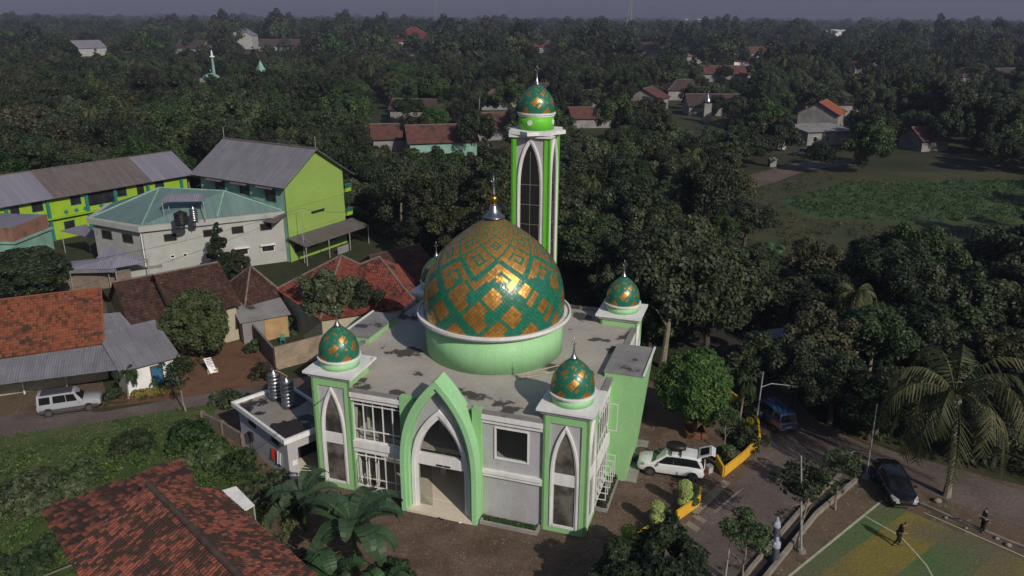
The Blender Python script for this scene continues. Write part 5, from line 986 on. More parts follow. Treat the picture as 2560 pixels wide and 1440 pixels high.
for q in [('dark shrub mass filling the long yellow planter', 1862, 1105, 1.3, .9, 12, 'leaf'), ('yellow flowering shrub in the long yellow planter', 1872, 1092, .55, 1.2, 6, 'leafgold'), ('green shrub at the near end of the long yellow planter', 1815, 1150, .8, .8, 9, 'leafmid'), ('dark shrub at the far bend of the yellow planter', 1870, 1040, 1.2, 1.1, 10, 'leaf'),
          ('small green shrub behind the short yellow planter wall', 1725, 1262, .6, .7, 7, 'leafmid'), ('green shrub between two yellow topiaries', 1665, 1325, .8, .8, 8, 'leafmid'), ('yellow-orange flowering shrub below the middle topiary', 1655, 1345, .45, .6, 5, 'leafgold'),
          ('round dark bush in the red soil yard beside the old wall', 645, 880, .9, 1.0, 10, 'leaf'), ('reddish bush behind the steel tanks', 668, 945, 1.0, 1.0, 10, 'leafbrown'), ('dark shrub at the corner of the lane and the washroom', 560, 1010, 1.2, .7, 10, 'leafmid'), ('dark shrub beside the papaya tree', 285, 1000, .9, .6, 8, 'leaf'),
          ('big leafy bush against the washroom side wall', 600, 1175, 1.3, .8, 18, 'leafmid', .14, 3500), ('leafy bush mass between the lot and the banana plants', 670, 1245, 1.2, .9, 16, 'leafmid', .14, 3000), ('low leafy bush in the middle of the weedy lot', 480, 1110, 1.6, 1.0, 14, 'leafmid', .16, 3000), ('dark bush near the left edge of the weedy lot', 100, 1250, 2.0, 1.0, 20, 'leafmid', .15, 5000), ('dark bush in the weedy lot right of the left edge bush', 190, 1205, 1.5, .9, 16, 'leafmid', .15, 3500),
          ('leafy bush right behind the far corner of the foreground roof', 520, 1150, 1.3, .8, 16, 'leafmid', .15, 3600), ('taro-like low bush in the lot below the lane', 330, 1120, 1.3, .7, 12, 'leafmid', .17, 2000), ('dark bush under the left eave of the foreground roof', 70, 1420, 1.3, 1.2, 12, 'leaf', .14, 2600), ('dark undergrowth at the bottom edge beside the banana plants', 700, 1420, 1.5, 1.0, 12, 'leaf', .14, 2600), ('low plants at the bottom edge right of the banana plants', 1000, 1440, 1.0, .7, 8, 'leaf', .13, 1500),
          ('green bush left of the mosque windows under the left tower', 740, 1290, .8, .6, 10, 'leaf', .13, 1400), ('yellow croton plant against the mosque front windows', 935, 1225, .45, .6, 6, 'leafgold', .09, 700), ('leafy hedge clump behind the tan block wall', 720, 830, 1.2, 1.3, 10, 'leafmid', .13, 1800)]:
    bush(*q)
hg = cloud_mesh('hedge', [tuple(G(340+i*8, 985-i*1.1, .25)) for i in range(11)], [.42]*11, [170]*11, .08, K['leafgold'], up=.2); tag(link('hedge', hg), 'low clipped yellow hedge in front of the white cottage', 'hedge')
# planted strips along the mosque walls
me = cloud_mesh('bed_plants', [tuple(ML(12.0+.16*i, -.3, .18)) for i in range(21)], [.22]*21, [90]*21, .09, K['leafmid'], up=1.2, asp=.25); tag(link('bed_plants', me), 'row of spiky green plants in the bed below the square window', 'plants', kind='stuff')
me = cloud_mesh('bed_plants', [tuple(ML(MW+.4, TW+.5+.2*i, .25)) for i in range(18)], [.3]*18, [90]*18, .12, K['leaf'], up=1.0, asp=.3); tag(link('bed_plants', me), 'dark green plants in the bed below the right side windows', 'plants', kind='stuff')
# weeds covering the lot and grass tufts
def inpoly(P, x, y):
    c = np.zeros(len(x), bool); j = len(P)-1
    for i in range(len(P)):
        xi, yi = P[i]; xj, yj = P[j]; cond = ((yi > y) != (yj > y)) & (x < (xj-xi)*(y-yi)/(yj-yi+1e-12)+xi); c ^= cond; j = i
    return c
def cover(name, label, pxpoly, dens, rad, h, per, size, mat, cat='weeds', asp=.5, thr=None):
    P = [tuple(G(x, y)[:2]) for x, y in pxpoly]; A_ = np.array(P); lo, hi = A_.min(0), A_.max(0); n = int(dens*(hi[0]-lo[0])*(hi[1]-lo[1])); q = lo+(hi-lo)*RNG.random((n, 2)); q = q[inpoly(P, q[:, 0], q[:, 1])]
    f = np.sin(q[:, 0]*.9+1.3)*np.sin(q[:, 1]*.7+.4)+np.sin(q[:, 0]*.31+q[:, 1]*.43); 
    if thr is not None: q = q[f > thr]; f = f[f > thr]
    hh = h*(.3+.35*np.clip(f+1, 0, 2))*(.6+.8*RNG.random(len(q))); c = np.column_stack([q, hh*.4]); me = cloud_mesh(name, c, rad*(.6+.8*RNG.random(len(q))), np.full(len(q), per), size, K[mat], up=.8, squash=.8, asp=asp, inner=.2); return tag(link(name, me), label, cat, kind='stuff')
cover('weeds', 'knee-high weeds and grass covering the lot left of the washroom', [(-250, 1190), (0, 1140), (200, 1110), (400, 1075), (520, 1060), (600, 1125), (700, 1190), (760, 1240), (700, 1420), (500, 1440), (-200, 1800)], 3.4, .34, .45, 16, .11, 'weed', thr=-.9)
cover('grass_tufts', 'tufts of rough grass along the lane and cottages', [(230, 990), (440, 960), (450, 990), (250, 1020)], 5, .25, .2, 12, .08, 'leafmid', 'grass')
cover('grass_tufts', 'grass tufts on the verge between the road and the drain', [(2090, 1190), (1990, 1275), (1870, 1415), (1800, 1500), (1760, 1480), (1850, 1370), (1960, 1270), (2060, 1190)], 4, .22, .15, 12, .07, 'leaf', 'grass')
cover('maize_crop', 'young green crop covering the field on the right', [(1960, 500), (2120, 458), (2700, 450), (2700, 556), (2250, 556), (2030, 540)], .8, .6, .9, 14, .24, 'leafmid', 'crop', .3)
cover('dry_grass', 'tall dry grass along the near edge of the crop field', [(1850, 530), (1900, 472), (2010, 445), (2120, 440), (1950, 495), (2000, 550), (2250, 570), (2700, 565), (2700, 610), (2300, 600), (1960, 630)], .3, .7, .8, 10, .25, 'leafbrown', 'grass', .3)
# ================================================================ the wood
FP = [proto('broad_tree', 4.3, 3.6, 5.0, 64, 1.1, 12000, .2, 'leaf', 101, .3, 8, hollow=.55), proto('tall_tree', 3.3, 4.6, 7.4, 54, .95, 10000, .19, 'leaf', 102, .26, 8, 'palebark', hollow=.4), proto('leafy_tree', 3.7, 3.8, 4.6, 60, .95, 11000, .19, 'leafmid', 103, .28, 7, hollow=.5),
      proto('olive_tree', 3.5, 4.2, 6.2, 50, .9, 8500, .2, 'leafbrown', 104, .25, 8, 'palebark', hollow=.35), cone_proto('pointed_tree', 2.8, 11.5, 66, .9, 10000, .2, 'leaf', 105, 1.5, .24, .7), proto('spreading_tree', 5.0, 3.0, 6.0, 64, 1.0, 12000, .2, 'leafmid', 106, .33, 9, hollow=.5)]
FPALM = palm_proto('forest_palm', 9, 18, 3.6, 33, (.8, .3), 'palmleaf', .18, False); FBAN = banana_proto('forest_banana', 2.6, 10, 2.8, 51)
LIM = [(-3000, 500), (520, 500), (560, 540), (860, 545), (900, 590), (1000, 600), (1060, 690), (1440, 700), (1500, 800), (1600, 840), (1660, 930), (1790, 960), (1840, 900), (1900, 930), (1960, 965), (2060, 1035), (2220, 1105), (2400, 1150), (2700, 1225), (4000, 1225)]
def lim(x): return np.interp(x, [a for a, b in LIM], [b for a, b in LIM])
CLEAR = [(950, 300, 1300, 355, 165, .85), (1215, 230, 1300, 268, 240, .9), (960, 255, 1100, 280, 215, .6), (1620, 215, 1715, 260, 250, .95), (985, 92, 1062, 135, 560, 1), (1990, 265, 2130, 335, 185, .9), (2020, 185, 2060, 235, 230, .8), (1960, 452, 2600, 545, 118, .97), (1850, 470, 2000, 600, 100, .8), (1890, 395, 2115, 440, 145, .9), (620, 85, 665, 122, 800, 1), (1765, 170, 1840, 200, 260, 1),
         (1828, 148, 1905, 188, 300, 1), (638, 178, 675, 212, 230, 1), (512, 150, 555, 208, 230, 1), (200, 108, 270, 136, 600, 1), (2050, 74, 2115, 93, 900, 1), (1450, 235, 1500, 262, 240, 1), (2120, 165, 2240, 200, 300, .9), (2400, 180, 2560, 215, 270, .7), (1740, 250, 1790, 305, 200, 1), (1860, 860, 1990, 965, 63, 1), (1940, 1030, 2010, 1090, 52, 1), (1420, 540, 1560, 700, 66, 0), (430, 105, 500, 130, 620, 1), (600, 105, 750, 128, 700, .9), (930, 222, 955, 245, 260, 1), (295, 68, 325, 82, 1000, .8),
         (1340, 118, 1380, 130, 600, 1), (1600, 120, 1650, 140, 600, 1), (1715, 46, 1755, 57, 2500, 1), (1545, 0, 1590, 85, 1100, 0), (1930, 97, 2080, 122, 700, 1), (2270, 104, 2345, 124, 600, 1), (900, 412, 980, 430, 110, .5), (2310, 350, 2360, 376, 160, .9), (1700, 145, 1760, 160, 300, .7), (1395, 290, 1500, 320, 180, .7), (1780, 270, 1890, 300, 200, .6)]
bld = [(float(o.location.x), float(o.location.y)) for o in S.objects if o.get('category') in ('house', 'hall', 'warehouse', 'dome', 'tower', 'mast') and o.location.y > 100]
BX = np.array([[*((o.matrix_basis @ Vector((0, 0, 0)))[:2])] for o in S.objects if o.get('category') in ('house', 'hall', 'warehouse', 'dome', 'tower') and o.location.y > 100])
for o in list(S.objects):
    if o.get('category') in ('house', 'hall', 'warehouse', 'dome', 'tower', 'building', 'hut') and o.location.y > 90 and o.parent is None:
        q = []
        for ch in o.children:
            M_ = o.matrix_basis
            for v in list(ch.data.vertices)[:60] if ch.type == 'MESH' and ch.name.split('.')[0] in ('wall', 'roof', 'dome', 'cap', 'shaft', 'base') else []:
                w_ = M_ @ v.co; q.append(PX(w_))
        if q:
            q = np.array(q); x0_, x1_ = q[:, 0].min(), q[:, 0].max(); y0_, y1_ = q[:, 1].min(), q[:, 1].max(); CLEAR.append((x0_+.12*(x1_-x0_), y0_, x1_-.12*(x1_-x0_), y0_+.5*(y1_-y0_), o.location.y, .8))
def scatter(y0, y1, step, smax, jit=.42):
    out = []; y = y0; row = 0
    while y < y1:
        hw_ = .76*y+14; xs_ = np.arange(-hw_, hw_, step)+(row % 2)*step/2; xs_ = xs_+RNG.uniform(-jit, jit, len(xs_))*step; ys_ = y+RNG.uniform(-jit, jit, len(xs_))*step
        for x, yy in zip(xs_, ys_): out.append((x, yy, RNG.random()))
        y += step*.87; row += 1
    return np.array(out)
def fits(x, y, h, R):
    px, py = PX((x, y, 0)); 
    if py > lim(px) or px < -150 or px > 2710: return False
    tx, ty = PX((x, y, h)); sx, sy = PX((x+R, y, h*.6)); hwp = abs(sx-tx)+2
    for (a, b, c, d, yy, pr) in CLEAR:
        if y < yy and tx+hwp*.8 > a and tx-hwp*.8 < c and ty < d and PX((x, y, h*.25))[1] > b and RNG.random() < pr: return False
    if len(BX) and np.min((BX[:, 0]-x)**2+(BX[:, 1]-y)**2) < 36: return False
    if inpoly(FIELD, np.array([x]), np.array([y]))[0] or inpoly(RIV, np.array([x]), np.array([y]))[0] or inpoly(VRD, np.array([x]), np.array([y]))[0]: return False
    return True
FIELD = [tuple(G(*q)[:2]) for q in [(1850, 560), (1900, 470), (2010, 442), (2700, 432), (2700, 600), (2300, 590), (2100, 630), (1960, 630)]]
RIV = [tuple(G(*q)[:2]) for q in [(1830, 890), (1870, 935), (1960, 960), (2010, 920), (1980, 870), (1900, 850)]]; VRD = [tuple(G(*q)[:2]) for q in [(1740, 482), (1900, 432), (2000, 408), (2110, 402), (2130, 412), (2020, 425), (1940, 455), (1760, 498)]]
near = []
for x, y, u in np.concatenate([scatter(45, 150, 5.1, 1)]):
    k = (0, 2, 1, 5, 4, 0, 2, 3)[int(u*7.999)] if (x*.37+y*.21) % 7 > 1.2 else int(u*2.99)+1; s_ = RNG.uniform(.62, 1.12)
    if x > 22 and y < 90 : s_ *= RNG.uniform(.75, 1.0)
    if u > .95: k = 6
    elif u < .03: k = 7
    R = (4.3, 3.3, 3.7, 3.5, 2.8, 5.0, 3, 2.4)[k]*s_; h = (9.8, 12.6, 9.8, 11, 11.5, 10, 10.5, 4)[k]*s_
    if y < 62: s_ = min(s_, .8); h = min(h, 8)
    if fits(x, y, h, R): near.append((x, y, k, s_, h, R))
near.sort(key=lambda t: t[1]); print('near trees', len(near))
inds, rest = near[:290], near[290:]
KN = [('broad_tree', 'dense broad-crowned tree'), ('tall_tree', 'tall pale-trunked tree'), ('leafy_tree', 'green leafy tree'), ('olive_tree', 'olive-brown loose-crowned tree'), ('pointed_tree', 'dark pointed tree'), ('spreading_tree', 'wide flat-crowned tree'), ('forest_palm', 'coconut palm'), ('forest_banana', 'banana plant')]
LM = [(-66, 118, 'behind the long school block'), (-45, 132, 'between school block and lime building'), (-28, 130, 'behind the tall lime building'), (-14, 108, 'right of the tall lime building'), (-12, 130, 'below the green-walled village house'), (-6, 90, 'behind the big red roof'), (2, 82, 'directly behind the large dome'), (4, 110, 'between the large dome and the village roofs'), (10, 90, 'just right of the minaret'), (16, 75, 'behind the far right small dome'), (20, 95, 'right of the minaret, mid wood'), (14, 125, 'right of the minaret near the village roofs'), (22, 66, 'behind the bright round tree'), (32, 62, 'beside the river behind the blue van'), (34, 80, 'in the shaded wood left of the crop field'), (42, 58, 'behind the big coconut palm'), (52, 72, 'in the dark wood on the right'), (50, 95, 'near the lower edge of the crop field'), (36, 120, 'left of the village road'), (48, 140, 'beside the village road'), (75, 130, 'beyond the crop field on the right'), (66, 90, 'at the right edge below the crop field'), (-90, 125, 'at the left edge beyond the school'), (-60, 145, 'far behind the school block'), (-30, 148, 'far behind the lime building'), (24, 148, 'left of the white gabled village house')]
lab = []
for (x, y, k, s_, h, R) in inds:
    d = [((x-a)**2+(y-b)**2, c) for a, b, c in LM]; lab.append((('small ' if s_ < .76 else 'large ' if s_ > 1.0 else '')+KN[k][1]+' '+min(d)[1]))
from collections import defaultdict
dd = defaultdict(list)
for i, l in enumerate(lab): dd[l].append(i)
ORD = ['leftmost', 'second from the left', 'third from the left', 'fourth from the left', 'fifth from the left', 'sixth from the left', 'seventh from the left', 'eighth from the left', 'ninth from the left', 'tenth from the left', 'eleventh from the left', 'twelfth from the left', 'thirteenth from the left', 'fourteenth from the left']
for l, ii in dd.items():
    if len(ii) > 1:
        ii.sort(key=lambda i: PX((inds[i][0], inds[i][1], inds[i][4]))[0])
        for n_, i in enumerate(ii): lab[i] = l+', '+(ORD[n_] if n_ < len(ORD)-0 and n_ < len(ii)-1 else 'rightmost')
for (x, y, k, s_, h, R), l in zip(inds, lab):
    pr = FP[k] if k < 6 else (FPALM if k == 6 else FBAN); plant(pr, KN[k][0], l, 'palm' if k == 6 else 'tree' if k < 7 else 'plant', (x, y, 0), s_, group='trees of the wood beyond the mosque', sz=random.uniform(.85, 1.12))
# farther wood: one mass, instanced on points
def far_crown(kind, R, H, zc, n, rc, leaves, size, mat, seed):
    c, rad = crown_clusters(R, H, n, rc, seed, hollow=.6); c[:, 2] += zc; me = cloud_mesh(kind, c, rad, np.full(n, leaves//n), size, K[mat]); return bpy.data.objects.new(kind, me)
def as_obj(pr):
    me = pr['crown']; return bpy.data.objects.new(pr['kind']+'_far', me)
midc = bpy.data.collections.new('mid_crowns'); farc = bpy.data.collections.new('far_crowns')
for i, pr in enumerate(FP): o = as_obj(pr); o.name = 'c%02d' % i; midc.objects.link(o)
o = as_obj(FPALM); o.name = 'c06'; midc.objects.link(o)
for i, (m_, R, H, z) in enumerate((('leaf', 5, 3.6, 6), ('leafmid', 4.5, 4, 6.5), ('leaf', 4, 5.5, 7.5), ('leafbrown', 4.6, 4, 6.2))): o = far_crown('d%02d' % i, R, H, z, 30, 1.4, 2000, .42, m_, 300+i); farc.objects.link(o)
def mass(name, label, pts, coll):
    me = bpy.data.meshes.new(name); P = np.array(pts); me.vertices.add(len(P)); me.vertices.foreach_set('co', np.column_stack([P[:, 0], P[:, 1], np.zeros(len(P))]).astype('f').ravel())
    a = me.attributes.new('idx', 'INT', 'POINT'); a.data.foreach_set('value', P[:, 2].astype('i')); a = me.attributes.new('scl', 'FLOAT_VECTOR', 'POINT'); a.data.foreach_set('vector', np.column_stack([P[:, 3], P[:, 3], P[:, -1]*RNG.uniform(.8, 1.25, len(P))]).astype('f').ravel())
    a = me.attributes.new('rot', 'FLOAT_VECTOR', 'POINT'); a.data.foreach_set('vector', np.column_stack([np.zeros(len(P)), np.zeros(len(P)), RNG.random(len(P))*6.28]).astype('f').ravel())
    o = link(name, me); ng = bpy.data.node_groups.new(name, 'GeometryNodeTree'); ng.interface.new_socket('Geometry', in_out='INPUT', socket_type='NodeSocketGeometry'); ng.interface.new_socket('Geometry', in_out='OUTPUT', socket_type='NodeSocketGeometry')
    N = ng.nodes; gi = N.new('NodeGroupInput'); go = N.new('NodeGroupOutput'); ci = N.new('GeometryNodeCollectionInfo'); ci.inputs['Collection'].default_value = coll; ci.inputs['Separate Children'].default_value = True; ci.inputs['Reset Children'].default_value = True
    ip = N.new('GeometryNodeInstanceOnPoints'); ip.inputs['Pick Instance'].default_value = True
    def at(nm, ty):
        x = N.new('GeometryNodeInputNamedAttribute'); x.data_type = ty; x.inputs['Name'].default_value = nm; return x.outputs['Attribute']
    ng.links.new(gi.outputs[0], ip.inputs['Points']); ng.links.new(ci.outputs[0], ip.inputs['Instance']); ng.links.new(at('idx', 'INT'), ip.inputs['Instance Index']); ng.links.new(at('scl', 'FLOAT_VECTOR'), ip.inputs['Scale']); ng.links.new(at('rot', 'FLOAT_VECTOR'), ip.inputs['Rotation']); ng.links.new(ip.outputs[0], go.inputs[0])
    md = o.modifiers.new('trees', 'NODES'); md.node_group = ng; return tag(o, label, 'wood', kind='stuff')
mid = [(x, y, min(k, 6), s_) for x, y, k, s_, h, R in rest]
for x, y, u in scatter(150, 420, 8.0, 1):
    s_ = RNG.uniform(.7, 1.25); k = 6 if u > .96 else (0, 2, 1, 5, 4, 0, 2, 3)[int(u*8)]
    if fits(x, y, 10*s_, 4*s_): mid.append((x, y, k, s_))
mass('distant_wood', 'wooded land around the village houses in the middle distance', mid, midc)
fr_ = []
for a, b, st, m_ in ((420, 900, 13, 1.35), (900, 1800, 24, 1.9), (1800, 4200, 48, 3.0)):
    for x, y, u in scatter(a, b, st, 1):
        zf = min(1, 1.35/m_)
        s_ = m_*RNG.uniform(.6, 1.2)*(1+.35*math.sin(x*.011+y*.017)*math.sin(y*.006)); 
        if fits(x, y, 10*s_, 4*s_): fr_.append((x, y, (0, 1, 2, 0, 1, 2, 3)[int(u*6.999)], s_, s_*zf))
mass('horizon_wood', 'endless dark wood running to the horizon', fr_, farc); print('mid', len(mid), 'far', len(fr_))
cover('undergrowth', 'dark undergrowth between the trunks of the wood', [(-400, 500), (520, 500), (560, 545), (860, 548), (900, 600), (1000, 605), (1060, 690), (1440, 700), (1500, 800), (1640, 860), (1740, 850), (1700, 700), (1840, 640), (1960, 645), (2300, 610), (2750, 640), (2750, 1150), (2300, 1060), (2120, 960), (2040, 800), (1900, 760), (1700, 690), (1850, 440), (1800, 390), (1400, 380), (1000, 430), (900, 470), (850, 440), (500, 420), (-400, 440)], .32, .95, 1.3, 26, .26, 'leaf')

# litter of fallen leaves on the paving
P = [tuple(G(x, y)[:2]) for x, y in [(1480, 1340), (1540, 1180), (1640, 1100), (1780, 1100), (1800, 1180), (1700, 1290), (1600, 1420), (1400, 1480), (1000, 1420), (1050, 1330), (1300, 1340)]]; A_ = np.array(P); q = A_.min(0)+(A_.max(0)-A_.min(0))*RNG.random((9000, 2)); q = q[inpoly(P, q[:, 0], q[:, 1])]; q = q[RNG.random(len(q)) < .25+.5*(np.sin(q[:, 0]*.9)*np.sin(q[:, 1]*1.1) > 0)]
me = cloud_mesh('fallen_leaves', np.column_stack([q, np.full(len(q), .03)]), np.full(len(q), .02), np.full(len(q), 1), .055, K['dryleaf'], squash=.2); tag(link('fallen_leaves', me), 'dry fallen leaves scattered over the brown paving', 'leaves', kind='stuff')
for q_ in [(1605, 845, 1.0, 0, 'dark tree leaning over the river right behind the stair block'), (1640, 815, 1.1, 2, 'leafy tree at the near river bank left of the lamp'), (1560, 800, .8, 5, 'low spreading tree beside the far right mosque tower')]:
    plant(FP[q_[3]], KN[q_[3]][0], q_[4], 'tree', G(q_[0], q_[1]), q_[2]*.8, 1.0)

cover('undergrowth', 'dark bushes and grass beyond the shaded road under the big palm', [(1980, 985), (2080, 1060), (2220, 1112), (2400, 1160), (2700, 1235), (2750, 1100), (2300, 1030), (2060, 940)], .9, .7, .9, 26, .18, 'leaf')

cover('short_grass', 'short bright grass along the top of the lot below the lane', [(-250, 1150), (0, 1090), (250, 1056), (430, 1027), (530, 1014), (590, 1080), (500, 1100), (200, 1150), (-250, 1240)], 7, .22, .12, 12, .06, 'weed', 'grass')

for q_ in [(1880, 985, .62, 2, 'leafy tree on the river bank just behind the blue van'), (1985, 1020, .66, 0, 'dark tree overhanging the shaded road right of the blue van'), (2075, 1062, .62, 5, 'low wide tree at the road edge between the blue van and the leaning pole'), (2170, 1100, .6, 2, 'leafy tree behind the leaning pole beside the black car'), (2480, 1165, .62, 0, 'dark tree behind the person in dark blue')]:
    plant(FP[q_[3]], KN[q_[3]][0], q_[4], 'tree', G(q_[0], q_[1]), q_[2], 2.0, matname='leaf')  # dark leaf colour stands in for the shade over this side
# ================================================================ vehicles
def paint(name, c, rough=.3, metal=0., coat=.6): return pm(name, c, tuple(x*.92 for x in c), 1.5, rough, metal, coat=coat, spec=.5)
K['carwhite'] = paint('white_car_paint', (.66, .66, .67)); K['carsilver'] = paint('silver_car_paint', (.5, .5, .52), .3, .4); K['cargrey'] = paint('grey_car_paint', (.10, .10, .11), .35, .4); K['carblack'] = paint('black_car_paint', (.008, .008, .010), .18); K['carblue'] = paint('blue_van_paint', (.03, .06, .14), .35)
K['tyre'] = pm('tyre_rubber', (.02, .02, .02), (.03, .028, .026), 3, .85); K['carglass'] = pm('car_glass', (.008, .010, .012), (.012, .014, .016), 1, .06, spec=.7); K['greenglass'] = pm('green_tinted_windscreen', (.012, .05, .03), (.015, .06, .035), 1, .08, spec=.7)
K['lens'] = pm('clear_lamp_lens', (.55, .56, .58), None, 4, .12, .4, spec=.8); K['redlens'] = pm('red_lamp_lens', (.35, .01, .01), None, 4, .2, spec=.7); K['chrome'] = pm('chrome', (.7, .7, .72), None, 4, .12, 1.)
def car(name, label, cat, loc, rz, L_=4.6, W_=1.82, Hh=1.75, style='mpv', body='carwhite', lower=None, ws='carglass', hatch_open=False, boards=False):
    """+x is the front"""
    T = thing(name, label, cat, loc, rz); w = W_/2
    P = {'mpv': dict(st=[(0, .50, .92, .90), (.1, .33, 1.02, .97), (.9, .30, 1.04, 1.), (2.0, .28, 1.02, 1.), (3.1, .28, .99, 1.), (3.55, .28, .98, .99), (4.0, .28, .93, .96), (4.35, .30, .84, .90), (4.55, .34, .74, .80), (4.6, .42, .62, .7)], rf=[(.3, -.12), (.6, -.04), (1.2, .0), (1.95, .0), (2.1, .0), (2.55, -.05), (2.68, -.08)], bl=[(.08), (.2), (1.05), (1.95), (2.1), (3.3), (3.66)]),
         'wagon': dict(st=[(0, .52, .95, .94), (.08, .40, 1.02, .98), (.9, .38, 1.03, 1.), (2.0, .36, 1.03, 1.), (3.1, .36, 1.02, 1.), (3.4, .36, 1.02, .99), (3.9, .36, .99, .98), (4.35, .38, .94, .95), (4.5, .42, .86, .93), (4.56, .5, .68, .9)], rf=[(.1, 0), (.25, 0), (1.05, 0), (1.2, 0), (2.1, 0), (2.7, -.02), (2.8, -.04)], bl=[.04, .2, 1.02, 1.17, 2.15, 2.95, 3.3]),
         'van': dict(st=[(0, .48, .98, .95), (.06, .36, 1.02, .98), (.9, .34, 1.03, 1.), (1.8, .34, 1.03, 1.), (2.8, .34, 1.03, 1.), (3.2, .34, 1.02, .99), (3.5, .34, .98, .96), (3.7, .36, .88, .9), (3.76, .44, .7, .85), (3.78, .5, .6, .8)], rf=[(.22, 0), (.35, 0), (1.1, 0), (1.25, 0), (2.2, 0), (2.85, -.02), (2.95, -.05)], bl=[.06, .22, 1.07, 1.22, 2.2, 3.0, 3.3])}[style]
    sx = L_/P['st'][-1][0]; zr = Hh; b = MB(); b.smooth = False
    sec = []
    for (x, zb, zt, kw) in P['st']:
        ww = w*kw; zm = (zb+zt)/2; sec.append([(x*sx, s_*yy, z) for s_, yy, z in ((-1, ww*.72, zb), (-1, ww*.95, zb+.06), (-1, ww, zb+.2), (-1, ww, zm+.08), (-1, ww*.96, zt-.03), (-1, ww*.88, zt+.015), (1, 0, zt+.05), (1, ww*.88, zt+.015), (1, ww*.96, zt-.03), (1, ww, zm+.08), (1, ww, zb+.2), (1, ww*.95, zb+.06), (1, ww*.72, zb))])
    n = len(sec[0]); vs = [p for s_ in sec for p in s_]; fs = []
    for i in range(len(sec)-1):
        for j in range(n): a = i*n+j; c = i*n+(j+1) % n; fs.append((a, a+n, c+n, c))
    fs += [tuple(range(n)), tuple(range((len(sec)-1)*n, len(sec)*n))[::-1]]; b.add(vs, fs)
    bd = b.build('body', K[body], T); bd.data.polygons.foreach_set('use_smooth', [True]*len(bd.data.polygons)); bd.data.set_sharp_from_angle(angle=math.radians(38))
    # greenhouse
    g_, gl, wn = MB(), MB(), MB(); zb = np.interp([x for x in P['bl']], [s_[0] for s_ in P['st']], [s_[2] for s_ in P['st']]); kb = .90; kr = .76; rows = []
    for (xb, z0), (xr, dz) in zip([(x*sx, z) for x, z in zip(P['bl'], zb)], P['rf']): rows.append(((xb, w*kb, z0+.01), (xr*sx, w*kr, zr-.07+dz), (xr*sx, w*kr*.82, zr-.01+dz), (xr*sx+.02, 0, zr+.02+dz)))
    for sgn in (-1, 1):
        for i in range(len(rows)-1):
            (a0, a1, a2, a3), (b0, b1, b2, b3) = rows[i], rows[i+1]; f = lambda p: (p[0], p[1]*sgn, p[2])
            g_.add([f(a1), f(b1), f(b2), f(a2)], [(0, 1, 2, 3)]); g_.add([f(a2), f(b2), f(b3), f(a3)], [(0, 1, 2, 3)])
            pillar = i in (0, len(rows)-2) or ((b0[0]-a0[0]) < .3 and style != 'mpv'); g_.add([f(a0), f(b0), f(b1), f(a1)], [(0, 1, 2, 3)])
            if not pillar:
                def lerp(p, q, t): return tuple(p[k]+(q[k]-p[k])*t for k in range(3))
                q = [lerp(lerp(a0, b0, .02), lerp(a1, b1, .02), .05), lerp(lerp(a0, b0, .97+.04*(style == 'mpv')), lerp(a1, b1, .97+.04*(style == 'mpv')), .05), lerp(lerp(a0, b0, .97+.04*(style == 'mpv')), lerp(a1, b1, .97+.04*(style == 'mpv')), .9), lerp(lerp(a0, b0, .02), lerp(a1, b1, .02), .9)]
                s_ = MB(); s_.add([(p[0], (p[1]+.012)*sgn, p[2]+.004) for p in q], [(0, 1, 2, 3)]); s_.build('side_window', K['carglass'], T)
    for (r_, nm, mt) in ((rows[-1], 'windscreen', ws), (rows[0], 'rear_window', 'carglass')):
        d = 1 if nm == 'windscreen' else -1; a0, a1 = r_[0], r_[1]
        g_.add([(a0[0], -a0[1], a0[2]), (a0[0], a0[1], a0[2]), (a1[0], a1[1], a1[2]), (r_[2][0], r_[2][1], r_[2][2]), (r_[3][0], 0, r_[3][2]), (r_[2][0], -r_[2][1], r_[2][2]), (a1[0], -a1[1], a1[2])], [(0, 1, 2, 3, 4, 5, 6)])
        if nm == 'rear_window' and hatch_open:
            wn.box(a0[0]-.02, -w*.78, .62, a0[0]+.3, w*.78, zr-.2); wn.build('boot_dark_fill', K['black'], T); continue  # solid black block; its colour stands for the shade inside the boot
        s_ = MB(); k1, k2 = .06, .88; bx = lambda t, yy: (a0[0]+(a1[0]-a0[0])*t+d*.015, yy*(a0[1]+(a1[1]-a0[1])*t)*.94, a0[2]+(a1[2]-a0[2])*t+.012); s_.add([bx(k1, -1), bx(k1, 1), bx(k2, 1), bx(k2, -1)], [(0, 1, 2, 3)]); s_.build(nm, K[mt], T)
    cb_ = g_.build('cabin', K[body], T)
    if lower:
        for sgn in (-1, 1): s_ = MB(); s_.box(.15, sgn*w*.985-.02, .36, L_-.25, sgn*w*.985+.025, .62); s_.build('side_cladding', K[lower], T)
        s_ = MB(); s_.box(.35*sx, -w*.70, zr+.005, 2.6*sx, w*.70, zr+.03); s_.build('roof_panel', K[lower], T)
    if boards:
        for sgn in (-1, 1): s_ = MB(); s_.box(1.2, sgn*(w+.03)-.08, .28, 3.2, sgn*(w+.03)+.08, .33); s_.build('running_board', K['chrome'], T)
    r_ = .32 if style != 'van' else .28
    for x in (L_*.17, L_*.80):
        for sgn in (-1, 1):
            h_ = MB(); h_.tube((x, sgn*(w-.2), r_+.03), (x, sgn*(w+.004), r_+.03), r_+.075, n=20); h_.build('wheel_arch', K['black'], T)
            t_ = MB(); t_.tube((x, sgn*(w-.19), r_), (x, sgn*(w+.012), r_), r_, n=20); wl = t_.build('wheel', K['tyre'], T); q = MB(); q.tube((x, sgn*(w+.0), r_), (x, sgn*(w+.022), r_), r_*.64, n=16); rim = q.build('rim', K['chrome' if body == 'carsilver' else 'cargrey'], wl)
